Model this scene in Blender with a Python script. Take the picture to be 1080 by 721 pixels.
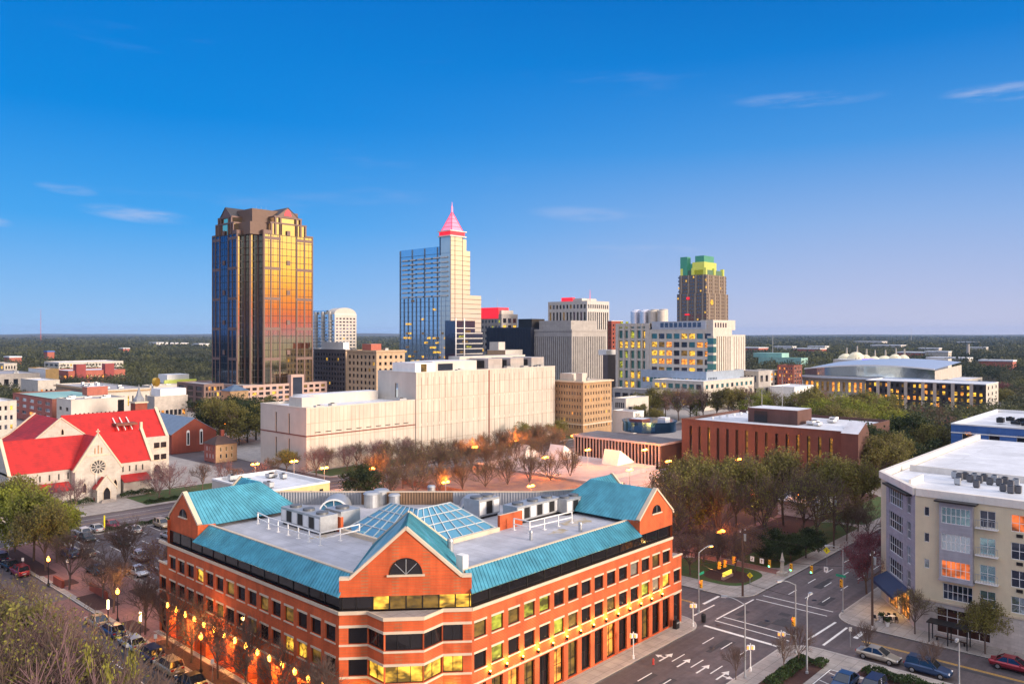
import bpy, math, random
from mathutils import Vector
random.seed(7)
S = bpy.context.scene
for o in list(bpy.data.objects): bpy.data.objects.remove(o)
COL = S.collection
R = math.radians
# ---------------------------------------------------------------- camera
# world grid: +X runs away to the right of the picture, +Y away to the left; metres
H = 40.0; FPX = 837.5; HZ = 352.0
ANG = R(42.6)
FX, FY = math.cos(ANG), math.sin(ANG)          # view direction on the ground
RX, RY = math.sin(ANG), -math.cos(ANG)         # picture right on the ground
cam_d = bpy.data.cameras.new('camera'); cam = bpy.data.objects.new('camera', cam_d); COL.objects.link(cam)
cam.location = (0, 0, H); cam.rotation_euler = (R(90), 0, ANG - R(90))
cam_d.sensor_width = 36; cam_d.lens = FPX / 1080 * 36; cam_d.shift_y = -(360.5 - HZ) / 1080
cam_d.clip_start = 0.5; cam_d.clip_end = 60000
S.camera = cam
# ---------------------------------------------------------------- world, sun, exposure
def lin(c):
    return c / 12.92 if c <= 0.04045 else ((c + 0.055) / 1.055) ** 2.4
def hx(s, k=1.0):
    s = s.lstrip('#')
    return tuple(lin(int(s[i:i + 2], 16) / 255) * k for i in (0, 2, 4)) + (1.0,)
W = bpy.data.worlds.new('World'); S.world = W; W.use_nodes = True
nt = W.node_tree; nt.nodes.clear()
def N(t, **k):
    n = nt.nodes.new(t)
    for a, b in k.items(): setattr(n, a, b)
    return n
def L(a, b): nt.links.new(a, b)
SUN_AZ = R(-78); SUN_EL = R(12)                 # towards +X -Y : the afterglow lies to the right of the camera
tc = N('ShaderNodeTexCoord'); sx = N('ShaderNodeSeparateXYZ'); L(tc.outputs['Generated'], sx.inputs[0])
def ramp(stops, fac):
    r = N('ShaderNodeValToRGB'); r.color_ramp.interpolation = 'EASE' if len(stops) < 3 else 'LINEAR'
    e = r.color_ramp.elements
    while len(e) < len(stops): e.new(0.5)
    for el, (p, c) in zip(e, stops): el.position = p; el.color = c
    L(fac, r.inputs[0]); return r
left = ramp([(0.0, hx('a2c8f0')), (0.05, hx('84bcf2')), (0.13, hx('46a6f0')), (0.25, hx('0089e2')), (0.40, hx('0076d2')), (0.8, hx('0b4fa0'))], sx.outputs[2])
right = ramp([(0.0, hx('cecbe0')), (0.05, hx('b6c2e6')), (0.13, hx('90b4e8')), (0.22, hx('4b9ae4')), (0.32, hx('0f7fd6')), (0.42, hx('0069c0')), (0.8, hx('0b4590'))], sx.outputs[2])
def vdot(vec, v):
    n = N('ShaderNodeVectorMath', operation='DOT_PRODUCT'); L(vec, n.inputs[0]); n.inputs[1].default_value = v; return n.outputs['Value']
def mrange(v, a, b, c=0, d=1):
    n = N('ShaderNodeMapRange'); n.interpolation_type = 'SMOOTHSTEP'; L(v, n.inputs[0])
    n.inputs[1].default_value = a; n.inputs[2].default_value = b; n.inputs[3].default_value = c; n.inputs[4].default_value = d
    return n.outputs[0]
def mth(op, a, b=None):
    n = N('ShaderNodeMath', operation=op)
    for i, q in enumerate((a, b)):
        if q is None: continue
        if isinstance(q, (int, float)): n.inputs[i].default_value = q
        else: L(q, n.inputs[i])
    return n.outputs[0]
def mixc(f, a, b):
    n = N('ShaderNodeMix', data_type='RGBA')
    if isinstance(f, (int, float)): n.inputs[0].default_value = f
    else: L(f, n.inputs[0])
    for i, q in ((6, a), (7, b)):
        if isinstance(q, tuple): n.inputs[i].default_value = q
        else: L(q, n.inputs[i])
    return n.outputs[2]
side = mrange(vdot(tc.outputs['Generated'], (RX, RY, 0)), -0.42, 0.50)
base = mixc(side, left.outputs[0], right.outputs[0])
# thin high clouds
mp = N('ShaderNodeMapping'); mp.inputs['Scale'].default_value = (1.6, 1.6, 11.0); L(tc.outputs['Generated'], mp.inputs[0])
nz = N('ShaderNodeTexNoise'); nz.inputs['Scale'].default_value = 1.9; nz.inputs['Detail'].default_value = 7; nz.inputs['Roughness'].default_value = 0.56; L(mp.outputs[0], nz.inputs[0])
cm = mrange(nz.outputs[0], 0.60, 0.86, 0.0, 0.25)
base = mixc(mth('MULTIPLY', cm, mrange(sx.outputs[2], 0.0, 0.06)), base, hx('b9c0e4'))
nz2 = N('ShaderNodeTexNoise'); nz2.inputs['Scale'].default_value = 3.1; nz2.inputs['Detail'].default_value = 8; nz2.inputs['Roughness'].default_value = 0.6
mp2 = N('ShaderNodeMapping'); mp2.inputs['Scale'].default_value = (1.4, 1.4, 9.0); mp2.inputs['Location'].default_value = (3.3, 1.2, 0.4); L(tc.outputs['Generated'], mp2.inputs[0]); L(mp2.outputs[0], nz2.inputs[0])
base = mixc(mrange(nz2.outputs[0], 0.68, 0.82, 0.0, 0.15), base, hx('bcc6e6'))
def cloud(base, a0, z0, wa, wz, st):       # a small high cloud: stretched patch of torn noise at one place in the sky
    a = mth('DIVIDE', mth('SUBTRACT', vdot(tc.outputs['Generated'], (RX, RY, 0)), a0), wa); b = mth('DIVIDE', mth('ADD', mth('SUBTRACT', sx.outputs[2], z0), mth('MULTIPLY', a, wz * 0.35)), wz)
    r2 = mth('ADD', mth('MULTIPLY', a, a), mth('MULTIPLY', b, b)); m = mth('MULTIPLY', mrange(r2, 1.0, 0.0, 0.0, 1.0), mrange(cn.outputs[0], 0.38, 0.66))
    return mixc(mth('MULTIPLY', mth('MULTIPLY', m, st), mrange(vdot(tc.outputs['Generated'], (FX, FY, 0)), 0.0, 0.2)), base, hx('c4cdea'))
cn = N('ShaderNodeTexNoise'); cn.inputs['Scale'].default_value = 9.0; cn.inputs['Detail'].default_value = 8; cn.inputs['Roughness'].default_value = 0.6; mp3 = N('ShaderNodeMapping'); mp3.inputs['Scale'].default_value = (1, 1, 6); L(tc.outputs['Generated'], mp3.inputs[0]); L(mp3.outputs[0], cn.inputs[0])
for q_ in ((-.4226, .1348, .060, .011, .48), (-.483, .157, .03, .007, .3), (.508, .2507, .055, .011, .48), (.335, .2667, .085, .010, .35), (-.545, .118, .02, .006, .4), (.10, .148, .09, .012, .25), (.16, .10, .12, .012, .3)): base = cloud(base, *q_)
# afterglow of the set sun
gd = vdot(tc.outputs['Generated'], (math.cos(R(-64)), math.sin(R(-64)), 0))
glow_az = mrange(gd, 0.32, 0.80)
glow = ramp([(0.0, hx('ff5216')), (0.02, hx('ff7420')), (0.045, hx('ff9a22', 1.25)), (0.078, hx('ffc42a', 1.55)), (0.16, hx('ffd540', 1.7)), (0.32, hx('d0c890')), (0.5, hx('6f9ad0'))], sx.outputs[2])
gfac = mth('MULTIPLY', glow_az, mrange(sx.outputs[2], 0.62, 0.25))
sky = mixc(gfac, base, glow.outputs[0])
sky = mixc(mrange(sx.outputs[2], 0.0, -0.03), sky, hx('2a3550'))
sky = mixc(mrange(sx.outputs[2], 0.44, 0.85), sky, (1.36, 1.34, 1.46, 1))     # sky above the view raised as added fill light
back_fill = mth('MULTIPLY', mrange(vdot(tc.outputs['Generated'], (-0.40, -0.917, 0)), 0.25, 0.85), mrange(sx.outputs[2], 0.02, 0.2))
sky = mixc(back_fill, sky, (1.6, 1.42, 1.4, 1))                                 # added fill glow in the unseen sky behind the camera
ns = N('ShaderNodeTexSky'); ns.sky_type = 'NISHITA'; ns.sun_disc = False; ns.sun_elevation = R(4); ns.sun_rotation = R(90) - SUN_AZ; ns.altitude = 100
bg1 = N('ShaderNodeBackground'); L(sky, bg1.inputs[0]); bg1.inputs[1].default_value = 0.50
bg2 = N('ShaderNodeBackground'); L(ns.outputs[0], bg2.inputs[0]); bg2.inputs[1].default_value = 0.0006
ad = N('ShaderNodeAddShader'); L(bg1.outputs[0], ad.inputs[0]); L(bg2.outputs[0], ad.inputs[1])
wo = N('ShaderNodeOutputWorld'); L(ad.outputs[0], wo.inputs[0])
sl = bpy.data.lights.new('sun', 'SUN'); sl.energy = 2.7; sl.angle = R(14); sl.color = (1.0, 0.80, 0.64)
so = bpy.data.objects.new('sun', sl); COL.objects.link(so)
sd = Vector((math.cos(SUN_AZ) * math.cos(SUN_EL), math.sin(SUN_AZ) * math.cos(SUN_EL), math.sin(SUN_EL)))
so.rotation_euler = sd.to_track_quat('Z', 'Y').to_euler(); so.location = (0, 0, 200)
S.view_settings.view_transform = 'Standard'; S.view_settings.look = 'None'
S.view_settings.exposure = 1.0; S.view_settings.gamma = 1.0; S.view_settings.use_curve_mapping = False
S.cycles.max_bounces = 5; S.cycles.diffuse_bounces = 2; S.cycles.glossy_bounces = 3; S.cycles.transmission_bounces = 3
S.cycles.transparent_max_bounces = 4; S.cycles.volume_bounces = 0
S.cycles.use_denoising = True; S.cycles.sample_clamp_indirect = 4.0; S.cycles.use_light_tree = True
S.cycles.caustics_reflective = False; S.cycles.caustics_refractive = False
# ---------------------------------------------------------------- where a point of the picture lies
def G(px, py, z=0.0):
    d = (H - z) * FPX / (py - HZ); l = (px - 540) / FPX * d
    return (d * FX + l * RX, d * FY + l * RY)
def xy(px, d):
    l = (px - 540) / FPX * d
    return (d * FX + l * RX, d * FY + l * RY)
def on_y(px, y):           # x where the column px meets the plane Y = y
    t = (px - 540) / FPX; d = y / (FY + RY * t); return d * (FX + RX * t)
def on_x(px, x):
    t = (px - 540) / FPX; d = x / (FX + RX * t); return d * (FY + RY * t)
def zat(py, x, y):         # height of a picture row above the point (x, y)
    return H - (py - HZ) / FPX * (x * FX + y * FY)
# ---------------------------------------------------------------- materials
MATS = {}
def newmat(name):
    m = bpy.data.materials.new(name); m.use_nodes = True; t = m.node_tree; t.nodes.clear()
    out = t.nodes.new('ShaderNodeOutputMaterial'); b = t.nodes.new('ShaderNodeBsdfPrincipled'); t.links.new(b.outputs[0], out.inputs[0])
    return m, t, b
def P(name, col, rough=0.8, metal=0.0, var=0.12, scale=0.6, bump=0.0, kind=None, col2=None, spec=0.5, emit=None, es=0.0, p=None, streak=None, smap=(0.8, 0.8, 0.05)):
    """procedural material; kind: plain | brick | panel | seams | stone"""
    if name in MATS: return MATS[name]
    m, t, b = newmat(name)
    if isinstance(col, str): col = hx(col)
    col = tuple(col[:3]) + (1,)
    def nn(ty, **k):
        n = t.nodes.new(ty)
        for a, v in k.items(): setattr(n, a, v)
        return n
    geo = nn('ShaderNodeTexCoord'); vec = geo.outputs['Object']
    no = nn('ShaderNodeTexNoise'); no.inputs['Scale'].default_value = scale; no.inputs['Detail'].default_value = 6; no.inputs['Roughness'].default_value = 0.62
    t.links.new(vec, no.inputs['Vector'])
    mr = nn('ShaderNodeMapRange'); mr.inputs[1].default_value = 0.3; mr.inputs[2].default_value = 0.7
    mr.inputs[3].default_value = 1 - var; mr.inputs[4].default_value = 1 + var; t.links.new(no.outputs[0], mr.inputs[0])
    hs = nn('ShaderNodeVectorMath', operation='SCALE'); t.links.new(mr.outputs[0], hs.inputs['Scale'])
    st_ = streak if streak is not None else (0.10 if kind in ('brick', 'panel', 'block') else 0.05)
    sm_ = nn('ShaderNodeMapping'); sm_.inputs['Scale'].default_value = smap; t.links.new(vec, sm_.inputs[0])
    s2 = nn('ShaderNodeTexNoise'); s2.inputs['Scale'].default_value = 1.0; s2.inputs['Detail'].default_value = 5; s2.inputs['Roughness'].default_value = 0.7; t.links.new(sm_.outputs[0], s2.inputs['Vector'])
    m2 = nn('ShaderNodeMapRange'); m2.inputs[1].default_value = 0.35; m2.inputs[2].default_value = 0.65; m2.inputs[3].default_value = 1 - st_; m2.inputs[4].default_value = 1 + st_ * 0.5; t.links.new(s2.outputs[0], m2.inputs[0])
    mm = nn('ShaderNodeMath', operation='MULTIPLY'); t.links.new(mr.outputs[0], mm.inputs[0]); t.links.new(m2.outputs[0], mm.inputs[1]); t.links.new(mm.outputs[0], hs.inputs['Scale'])
    src = None
    if kind in ('brick', 'panel', 'block', 'floor'):
        s = nn('ShaderNodeSeparateXYZ'); t.links.new(vec, s.inputs[0])
        a = nn('ShaderNodeMath', operation='ADD'); t.links.new(s.outputs[0], a.inputs[0]); t.links.new(s.outputs[1], a.inputs[1])
        c = nn('ShaderNodeCombineXYZ'); t.links.new(a.outputs[0], c.inputs[0]); t.links.new(s.outputs[2], c.inputs[1])
        br = nn('ShaderNodeTexBrick'); t.links.new(vec if kind == 'floor' else c.outputs[0], br.inputs['Vector'])
        w, h, mo = p if p else ((0.42, 0.16, 0.02) if kind == 'brick' else (3.0, 1.5, 0.03))
        br.inputs['Scale'].default_value = 1.0; br.inputs['Brick Width'].default_value = w; br.inputs['Row Height'].default_value = h
        br.inputs['Mortar Size'].default_value = mo; br.inputs['Mortar Smooth'].default_value = 0.2
        if kind in ('panel', 'floor'): br.offset = 0.0
        c2 = hx(col2) if isinstance(col2, str) else (col2 or tuple(x * 0.8 for x in col[:3]) + (1,))
        br.inputs['Color1'].default_value = col; br.inputs['Color2'].default_value = tuple(x * 0.86 for x in col[:3]) + (1,)
        br.inputs['Mortar'].default_value = c2
        src = br.outputs['Color']
    elif kind == 'mix':
        n2 = nn('ShaderNodeTexNoise'); n2.inputs['Scale'].default_value = p or 0.2; n2.inputs['Detail'].default_value = 5; t.links.new(vec, n2.inputs['Vector'])
        r = nn('ShaderNodeMapRange'); r.inputs[1].default_value = 0.42; r.inputs[2].default_value = 0.58; t.links.new(n2.outputs[0], r.inputs[0])
        mx = nn('ShaderNodeMix', data_type='RGBA'); t.links.new(r.outputs[0], mx.inputs[0]); mx.inputs[6].default_value = col
        mx.inputs[7].default_value = hx(col2) if isinstance(col2, str) else col2
        src = mx.outputs[2]
    if src is None: hs.inputs[0].default_value = col[:3]
    else: t.links.new(src, hs.inputs[0])
    t.links.new(hs.outputs[0], b.inputs['Base Color'])
    b.inputs['Roughness'].default_value = rough; b.inputs['Metallic'].default_value = metal; b.inputs['Specular IOR Level'].default_value = spec
    if bump:
        bp = nn('ShaderNodeBump'); bp.inputs['Strength'].default_value = bump; bp.inputs['Distance'].default_value = 0.05
        n3 = nn('ShaderNodeTexNoise'); n3.inputs['Scale'].default_value = 6; n3.inputs['Detail'].default_value = 5; t.links.new(vec, n3.inputs['Vector'])
        t.links.new(n3.outputs[0], bp.inputs['Height']); t.links.new(bp.outputs[0], b.inputs['Normal'])
    if emit:
        b.inputs['Emission Color'].default_value = hx(emit) if isinstance(emit, str) else tuple(emit[:3]) + (1,)
        b.inputs['Emission Strength'].default_value = es
    MATS[name] = m
    return m
def LIT(name, col, st):                 # a lit interior behind glass: uneven light
    if name in MATS: return MATS[name]
    m, t, b = newmat(name)
    geo = t.nodes.new('ShaderNodeTexCoord')
    mpp = t.nodes.new('ShaderNodeMapping'); mpp.inputs['Scale'].default_value = (0.7, 0.7, 1.3); oi = t.nodes.new('ShaderNodeObjectInfo'); va = t.nodes.new('ShaderNodeVectorMath'); t.links.new(geo.outputs['Object'], va.inputs[0]); t.links.new(oi.outputs['Location'], va.inputs[1]); t.links.new(va.outputs[0], mpp.inputs[0])
    no = t.nodes.new('ShaderNodeTexNoise'); no.inputs['Scale'].default_value = 1.0; no.inputs['Detail'].default_value = 2; no.inputs['Roughness'].default_value = 0.5; t.links.new(mpp.outputs[0], no.inputs['Vector'])
    mr = t.nodes.new('ShaderNodeMapRange'); mr.inputs[1].default_value = 0.36; mr.inputs[2].default_value = 0.66; mr.inputs[3].default_value = 0.10 * st; mr.inputs[4].default_value = 1.25 * st
    t.links.new(no.outputs[0], mr.inputs[0]); t.links.new(mr.outputs[0], b.inputs['Emission Strength'])
    b.inputs['Base Color'].default_value = (0.05, 0.04, 0.02, 1); b.inputs['Roughness'].default_value = 0.15
    b.inputs['Emission Color'].default_value = hx(col)
    MATS[name] = m; return m
def GLASS(name, col, metal=0.9, rough=0.06, wob=0.25, sc=0.35):   # coated facade glass, panes slightly out of true
    if name in MATS: return MATS[name]
    m, t, b = newmat(name)
    b.inputs['Base Color'].default_value = hx(col) if isinstance(col, str) else col
    b.inputs['Metallic'].default_value = metal; b.inputs['Roughness'].default_value = rough
    geo = t.nodes.new('ShaderNodeTexCoord')
    no = t.nodes.new('ShaderNodeTexNoise'); no.inputs['Scale'].default_value = sc; no.inputs['Detail'].default_value = 2; t.links.new(geo.outputs['Object'], no.inputs['Vector'])
    bp = t.nodes.new('ShaderNodeBump'); bp.inputs['Strength'].default_value = wob; bp.inputs['Distance'].default_value = 0.08
    t.links.new(no.outputs[0], bp.inputs['Height']); t.links.new(bp.outputs[0], b.inputs['Normal'])
    MATS[name] = m; return m
brick = P('brick_orange', (0.62, 0.088, 0.016), 0.85, kind='brick', col2=(0.42, 0.13, 0.05, 1), p=(0.42, 0.16, 0.028), var=0.22, scale=0.5, streak=0.2)
brick_red = P('brick_red', (0.26, 0.06, 0.035), 0.85, kind='brick', var=0.16, scale=0.3)
trim = P('cast_stone', (0.58, 0.48, 0.36), 0.75, var=0.08)
teal = P('teal_metal', (0.085, 0.34, 0.44), 0.36, 0.45, var=0.22, scale=0.5, streak=0.15)
darkglass = GLASS('dark_glass', (0.055, 0.05, 0.055, 1), 0.75, 0.05)
frame_dark = P('dark_frame', (0.02, 0.018, 0.018), 0.4, 0.3)
roofgrey = P('membrane_roof', (0.45, 0.46, 0.51), 0.7, kind='floor', col2=(0.33, 0.34, 0.38, 1), p=(1.8, 14, 0.05), var=0.20, scale=0.35)
white = P('white_paint', (0.74, 0.74, 0.73), 0.6, var=0.05)
galv = P('galvanised', (0.42, 0.44, 0.46), 0.45, 0.6, var=0.12, scale=1.5)
black = P('black_paint', (0.015, 0.015, 0.017), 0.4, 0.2)
asphalt = P('asphalt', (0.082, 0.068, 0.075), 0.75, kind='mix', col2=(0.12, 0.098, 0.105, 1), p=0.07, var=0.2, scale=1.3, bump=0.2, streak=0.24, smap=(0.035, 1.1, 1.0))
concrete = P('concrete_walk', (0.36, 0.33, 0.31), 0.85, kind='floor', col2=(0.20, 0.18, 0.17, 1), p=(1.5, 1.5, 0.035), var=0.2, scale=0.5)
paver = P('brick_paver', (0.27, 0.13, 0.115), 0.85, kind='floor', col2=(0.15, 0.08, 0.07, 1), p=(0.8, 0.4, 0.03), var=0.15, scale=2.0)
mulch = P('mulch', (0.055, 0.022, 0.018), 0.95, var=0.4, scale=4, bump=0.8)
grassm = P('grass', (0.035, 0.085, 0.018), 0.95, kind='mix', col2=(0.06, 0.08, 0.02, 1), p=0.5, var=0.3, scale=3, bump=0.8)
paint_w = P('road_paint_white', (0.72, 0.72, 0.70), 0.7, var=0.12, scale=3)
paint_y = P('road_paint_yellow', (0.62, 0.36, 0.05), 0.7, var=0.12, scale=3)
lit_y = LIT('lit_room_yellow', 'ffc040', 0.85)
lit_o = LIT('lit_room_orange', 'ff9a3c', 0.9)
lit_g = LIT('lit_room_green', 'cfcf40', 0.5)
blind = P('blind_behind_glass', (0.20, 0.18, 0.15), 0.2, var=0.3, scale=1.2)
lit_dim = LIT('dim_room', 'd8a040', 0.18)
# ---------------------------------------------------------------- meshes
class MB:
    def __init__(s): s.v = []; s.f = []; s.mi = []; s.m = []
    def m_(s, m):
        if m not in s.m: s.m.append(m)
        return s.m.index(m)
    def face(s, pts, m):
        i = len(s.v); s.v += [tuple(p) for p in pts]; s.f.append(tuple(range(i, i + len(pts)))); s.mi.append(s.m_(m))
    def quad(s, a, b, c, d, m): s.face((a, b, c, d), m)
    def box(s, x0, y0, z0, x1, y1, z1, m, top=None):
        if x1 < x0: x0, x1 = x1, x0
        if y1 < y0: y0, y1 = y1, y0
        s.prism([(x0, y0), (x1, y0), (x1, y1), (x0, y1)], z0, z1, m, top)
    def prism(s, poly, z0, z1, m, top=None, bottom=True):
        a = sum(poly[i][0] * poly[(i + 1) % len(poly)][1] - poly[(i + 1) % len(poly)][0] * poly[i][1] for i in range(len(poly)))
        if a < 0: poly = poly[::-1]
        n = len(poly); i0 = len(s.v)
        s.v += [(p[0], p[1], z0) for p in poly] + [(p[0], p[1], z1) for p in poly]
        k = s.m_(m); kt = s.m_(top or m)
        for i in range(n):
            j = (i + 1) % n; s.f.append((i0 + i, i0 + j, i0 + n + j, i0 + n + i)); s.mi.append(k)
        s.f.append(tuple(i0 + n + i for i in range(n))); s.mi.append(kt)
        if bottom: s.f.append(tuple(i0 + i for i in reversed(range(n)))); s.mi.append(k)
    def tube(s, p, q, r0, r1=None, n=8, m=None, cap=True):
        r1 = r0 if r1 is None else r1
        p = Vector(p); q = Vector(q); d = (q - p)
        if d.length < 1e-6: return
        d.normalize(); u = d.orthogonal().normalized(); w = d.cross(u); i0 = len(s.v)
        for c, r in ((p, r0), (q, r1)):
            for k in range(n):
                a = 2 * math.pi * k / n; s.v.append(tuple(c + u * (math.cos(a) * r) + w * (math.sin(a) * r)))
        k_ = s.m_(m)
        for k in range(n):
            j = (k + 1) % n; s.f.append((i0 + k, i0 + j, i0 + n + j, i0 + n + k)); s.mi.append(k_)
        if cap:
            s.f.append(tuple(i0 + n + k for k in range(n))); s.mi.append(k_)
            s.f.append(tuple(i0 + k for k in reversed(range(n)))); s.mi.append(k_)
    def lathe(s, c, prof, n, m):           # prof: (r, z) list
        i0 = len(s.v)
        for r, z in prof:
            for k in range(n):
                a = 2 * math.pi * k / n; s.v.append((c[0] + r * math.cos(a), c[1] + r * math.sin(a), c[2] + z))
        k_ = s.m_(m)
        for i in range(len(prof) - 1):
            for k in range(n):
                j = (k + 1) % n; s.f.append((i0 + i * n + k, i0 + i * n + j, i0 + (i + 1) * n + j, i0 + (i + 1) * n + k)); s.mi.append(k_)
    def beam(s, p, q, w, h, m):            # rectangular bar
        p = Vector(p); q = Vector(q); d = (q - p).normalized(); up = Vector((0, 0, 1))
        if abs(d.z) > 0.95: up = Vector((0, 1, 0))
        u = d.cross(up).normalized() * (w / 2); t = u.cross(d).normalized() * (h / 2)
        a = [p - u - t, p + u - t, p + u + t, p - u + t]; b = [x + (q - p) for x in a]; i0 = len(s.v)
        s.v += [tuple(x) for x in a + b]; k = s.m_(m)
        for f in ((0, 1, 5, 4), (1, 2, 6, 5), (2, 3, 7, 6), (3, 0, 4, 7), (3, 2, 1, 0), (4, 5, 6, 7)):
            s.f.append(tuple(i0 + x for x in f)); s.mi.append(k)
    def add(s, other, f):                  # other MB moved by function f
        i0 = len(s.v); s.v += [f(p) for p in other.v]
        mp_ = [s.m_(m) for m in other.m]
        for fc, k in zip(other.f, other.mi): s.f.append(tuple(i0 + x for x in fc)); s.mi.append(mp_[k])
    def mesh(s, name, off=(0, 0, 0), smooth=False):
        me = bpy.data.meshes.new(name)
        ox, oy, oz = off
        me.from_pydata([(a - ox, b - oy, c - oz) for a, b, c in s.v], [], s.f)
        for m in s.m: me.materials.append(m)
        me.polygons.foreach_set('material_index', s.mi)
        if smooth: me.polygons.foreach_set('use_smooth', [True] * len(s.f))
        me.update(); return me
    def build(s, name, parent=None, label=None, smooth=False, off=None):
        if off is None: off = tuple(parent['_o']) if parent is not None and '_o' in parent else (0, 0, 0)
        o = bpy.data.objects.new(name, s.mesh(name, off, smooth)); COL.objects.link(o)
        if parent is not None: o.parent = parent; o['_o'] = off
        if label: o['label'] = label
        return o
def put(name, me, parent, loc, rz=0, label=None):
    o = bpy.data.objects.new(name, me); COL.objects.link(o); o.parent = parent; o.location = loc; o.rotation_euler = (0, 0, rz)
    if label: o['label'] = label
    return o
def thing(name, label, cat, loc=(0, 0, 0), group=None):
    o = bpy.data.objects.new(name, None); COL.objects.link(o); o.location = loc; o.empty_display_size = 1
    o['label'] = label; o['category'] = cat; o['_o'] = tuple(float(c) for c in loc)
    if group: o['group'] = group
    return o
def tag(o, label, cat, group=None):
    o['label'] = label; o['category'] = cat
    if group: o['group'] = group
    return o
def struct(o, kind='structure'): o['kind'] = kind; return o
def dup(root, loc=None, rz=None, label=None, group=None, scale=None):
    r = root.copy(); COL.objects.link(r)
    if loc is not None: r.location = loc
    if rz is not None: r.rotation_euler = (0, 0, rz)
    if scale is not None: r.scale = scale if hasattr(scale, '__len__') else (scale,) * 3
    if label: r['label'] = label
    if group: r['group'] = group
    for ch in CH.get(root.name) or kids(root):
        c = ch.copy(); COL.objects.link(c); c.parent = r
        for g in kids(ch):
            d = g.copy(); COL.objects.link(d); d.parent = c
    return r
CH = {}
def kids(o): return [x for x in o.children]
def light(name, parent, loc, col, e, r=0.15, spot=None):
    l = bpy.data.lights.new(name, 'POINT'); l.energy = e; l.color = col; l.shadow_soft_size = r
    o = bpy.data.objects.new(name, l); COL.objects.link(o)
    if parent is not None:
        o.parent = parent; off = parent.get('_o', (0, 0, 0)); loc = tuple(a - b for a, b in zip(loc, off))
    o.location = loc; return o
# ---- walls with real openings; u runs left to right seen from outside
def wall(mb, p0, u, width, z0, z1, holes, m, depth=0.25, mrev=None):
    nx, ny = u[1], -u[0]
    us = sorted({0.0, width} | {round(h[0], 4) for h in holes} | {round(h[1], 4) for h in holes})
    zs = sorted({z0, z1} | {round(h[2], 4) for h in holes} | {round(h[3], 4) for h in holes})
    hs = [(round(a, 4), round(b, 4), round(c, 4), round(d, 4)) for a, b, c, d in holes]
    def pt(a, z, dd=0.0): return (p0[0] + u[0] * a - nx * dd, p0[1] + u[1] * a - ny * dd, z)
    cells = {}
    for j in range(len(zs) - 1):
        zc = (zs[j] + zs[j + 1]) / 2; row = [h for h in hs if h[2] < zc < h[3]]
        if not row:
            mb.quad(pt(0, zs[j]), pt(width, zs[j]), pt(width, zs[j + 1]), pt(0, zs[j + 1]), m); continue
        start = None
        for i in range(len(us) - 1):
            uc = (us[i] + us[i + 1]) / 2; hole = any(h[0] < uc < h[1] for h in row)
            if not hole and start is None: start = us[i]
            if hole and start is not None:
                mb.quad(pt(start, zs[j]), pt(us[i], zs[j]), pt(us[i], zs[j + 1]), pt(start, zs[j + 1]), m); start = None
        if start is not None: mb.quad(pt(start, zs[j]), pt(width, zs[j]), pt(width, zs[j + 1]), pt(start, zs[j + 1]), m)
    r = mrev or m
    for a, b, c, d in hs:
        mb.quad(pt(a, c), pt(a, c, depth), pt(a, d, depth), pt(a, d), r)
        mb.quad(pt(b, d), pt(b, d, depth), pt(b, c, depth), pt(b, c), r)
        mb.quad(pt(a, c), pt(b, c), pt(b, c, depth), pt(a, c, depth), r)
        mb.quad(pt(a, d, depth), pt(b, d, depth), pt(b, d), pt(a, d), r)
WPROTO = {}
def wproto(w, h, nx, nz, gl, fr, depth, sill=None):
    k = (round(w, 2), round(h, 2), nx, nz, gl.name, fr.name, depth, sill.name if sill else '')
    if k in WPROTO: return WPROTO[k]
    mb = MB(); pn = MB(); e = 0.07 if w > 0.6 else 0.04; w2 = w / 2
    pn.quad((-w2, depth, 0), (w2, depth, 0), (w2, depth, h), (-w2, depth, h), gl)
    y0, y1 = depth - 0.06, depth - 0.004
    for a, b in ((-w2 + 0.002, -w2 + e), (w2 - e, w2 - 0.002)): mb.box(a, y0, 0.002, b, y1, h - 0.002, fr)
    for a, b in ((0.002, e), (h - e, h - 0.002)): mb.box(-w2 + e, y0, a, w2 - e, y1, b, fr)
    for i in range(1, nx): x = -w2 + w * i / nx; mb.box(x - e / 2, y0 + 0.01, e, x + e / 2, y1, h - e, fr)
    for i in range(1, nz): z = h * i / nz; mb.box(-w2 + e, y0 + 0.014, z - e / 2, w2 - e, y1 - 0.002, z + e / 2, fr)
    if sill:
        mb.box(-w2 - 0.08, -0.09, -0.14, w2 + 0.08, 0.0, -0.004, sill)
        mb.box(-w2 - 0.08, -0.05, h + 0.004, w2 + 0.08, 0.0, h + 0.22, sill)
    al = MB(); idt = lambda p: p; al.add(pn, idt); al.add(mb, idt)
    WPROTO[k] = (al, al.mesh('window'), mb.mesh('window'), pn.mesh('pane')); return WPROTO[k]
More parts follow.
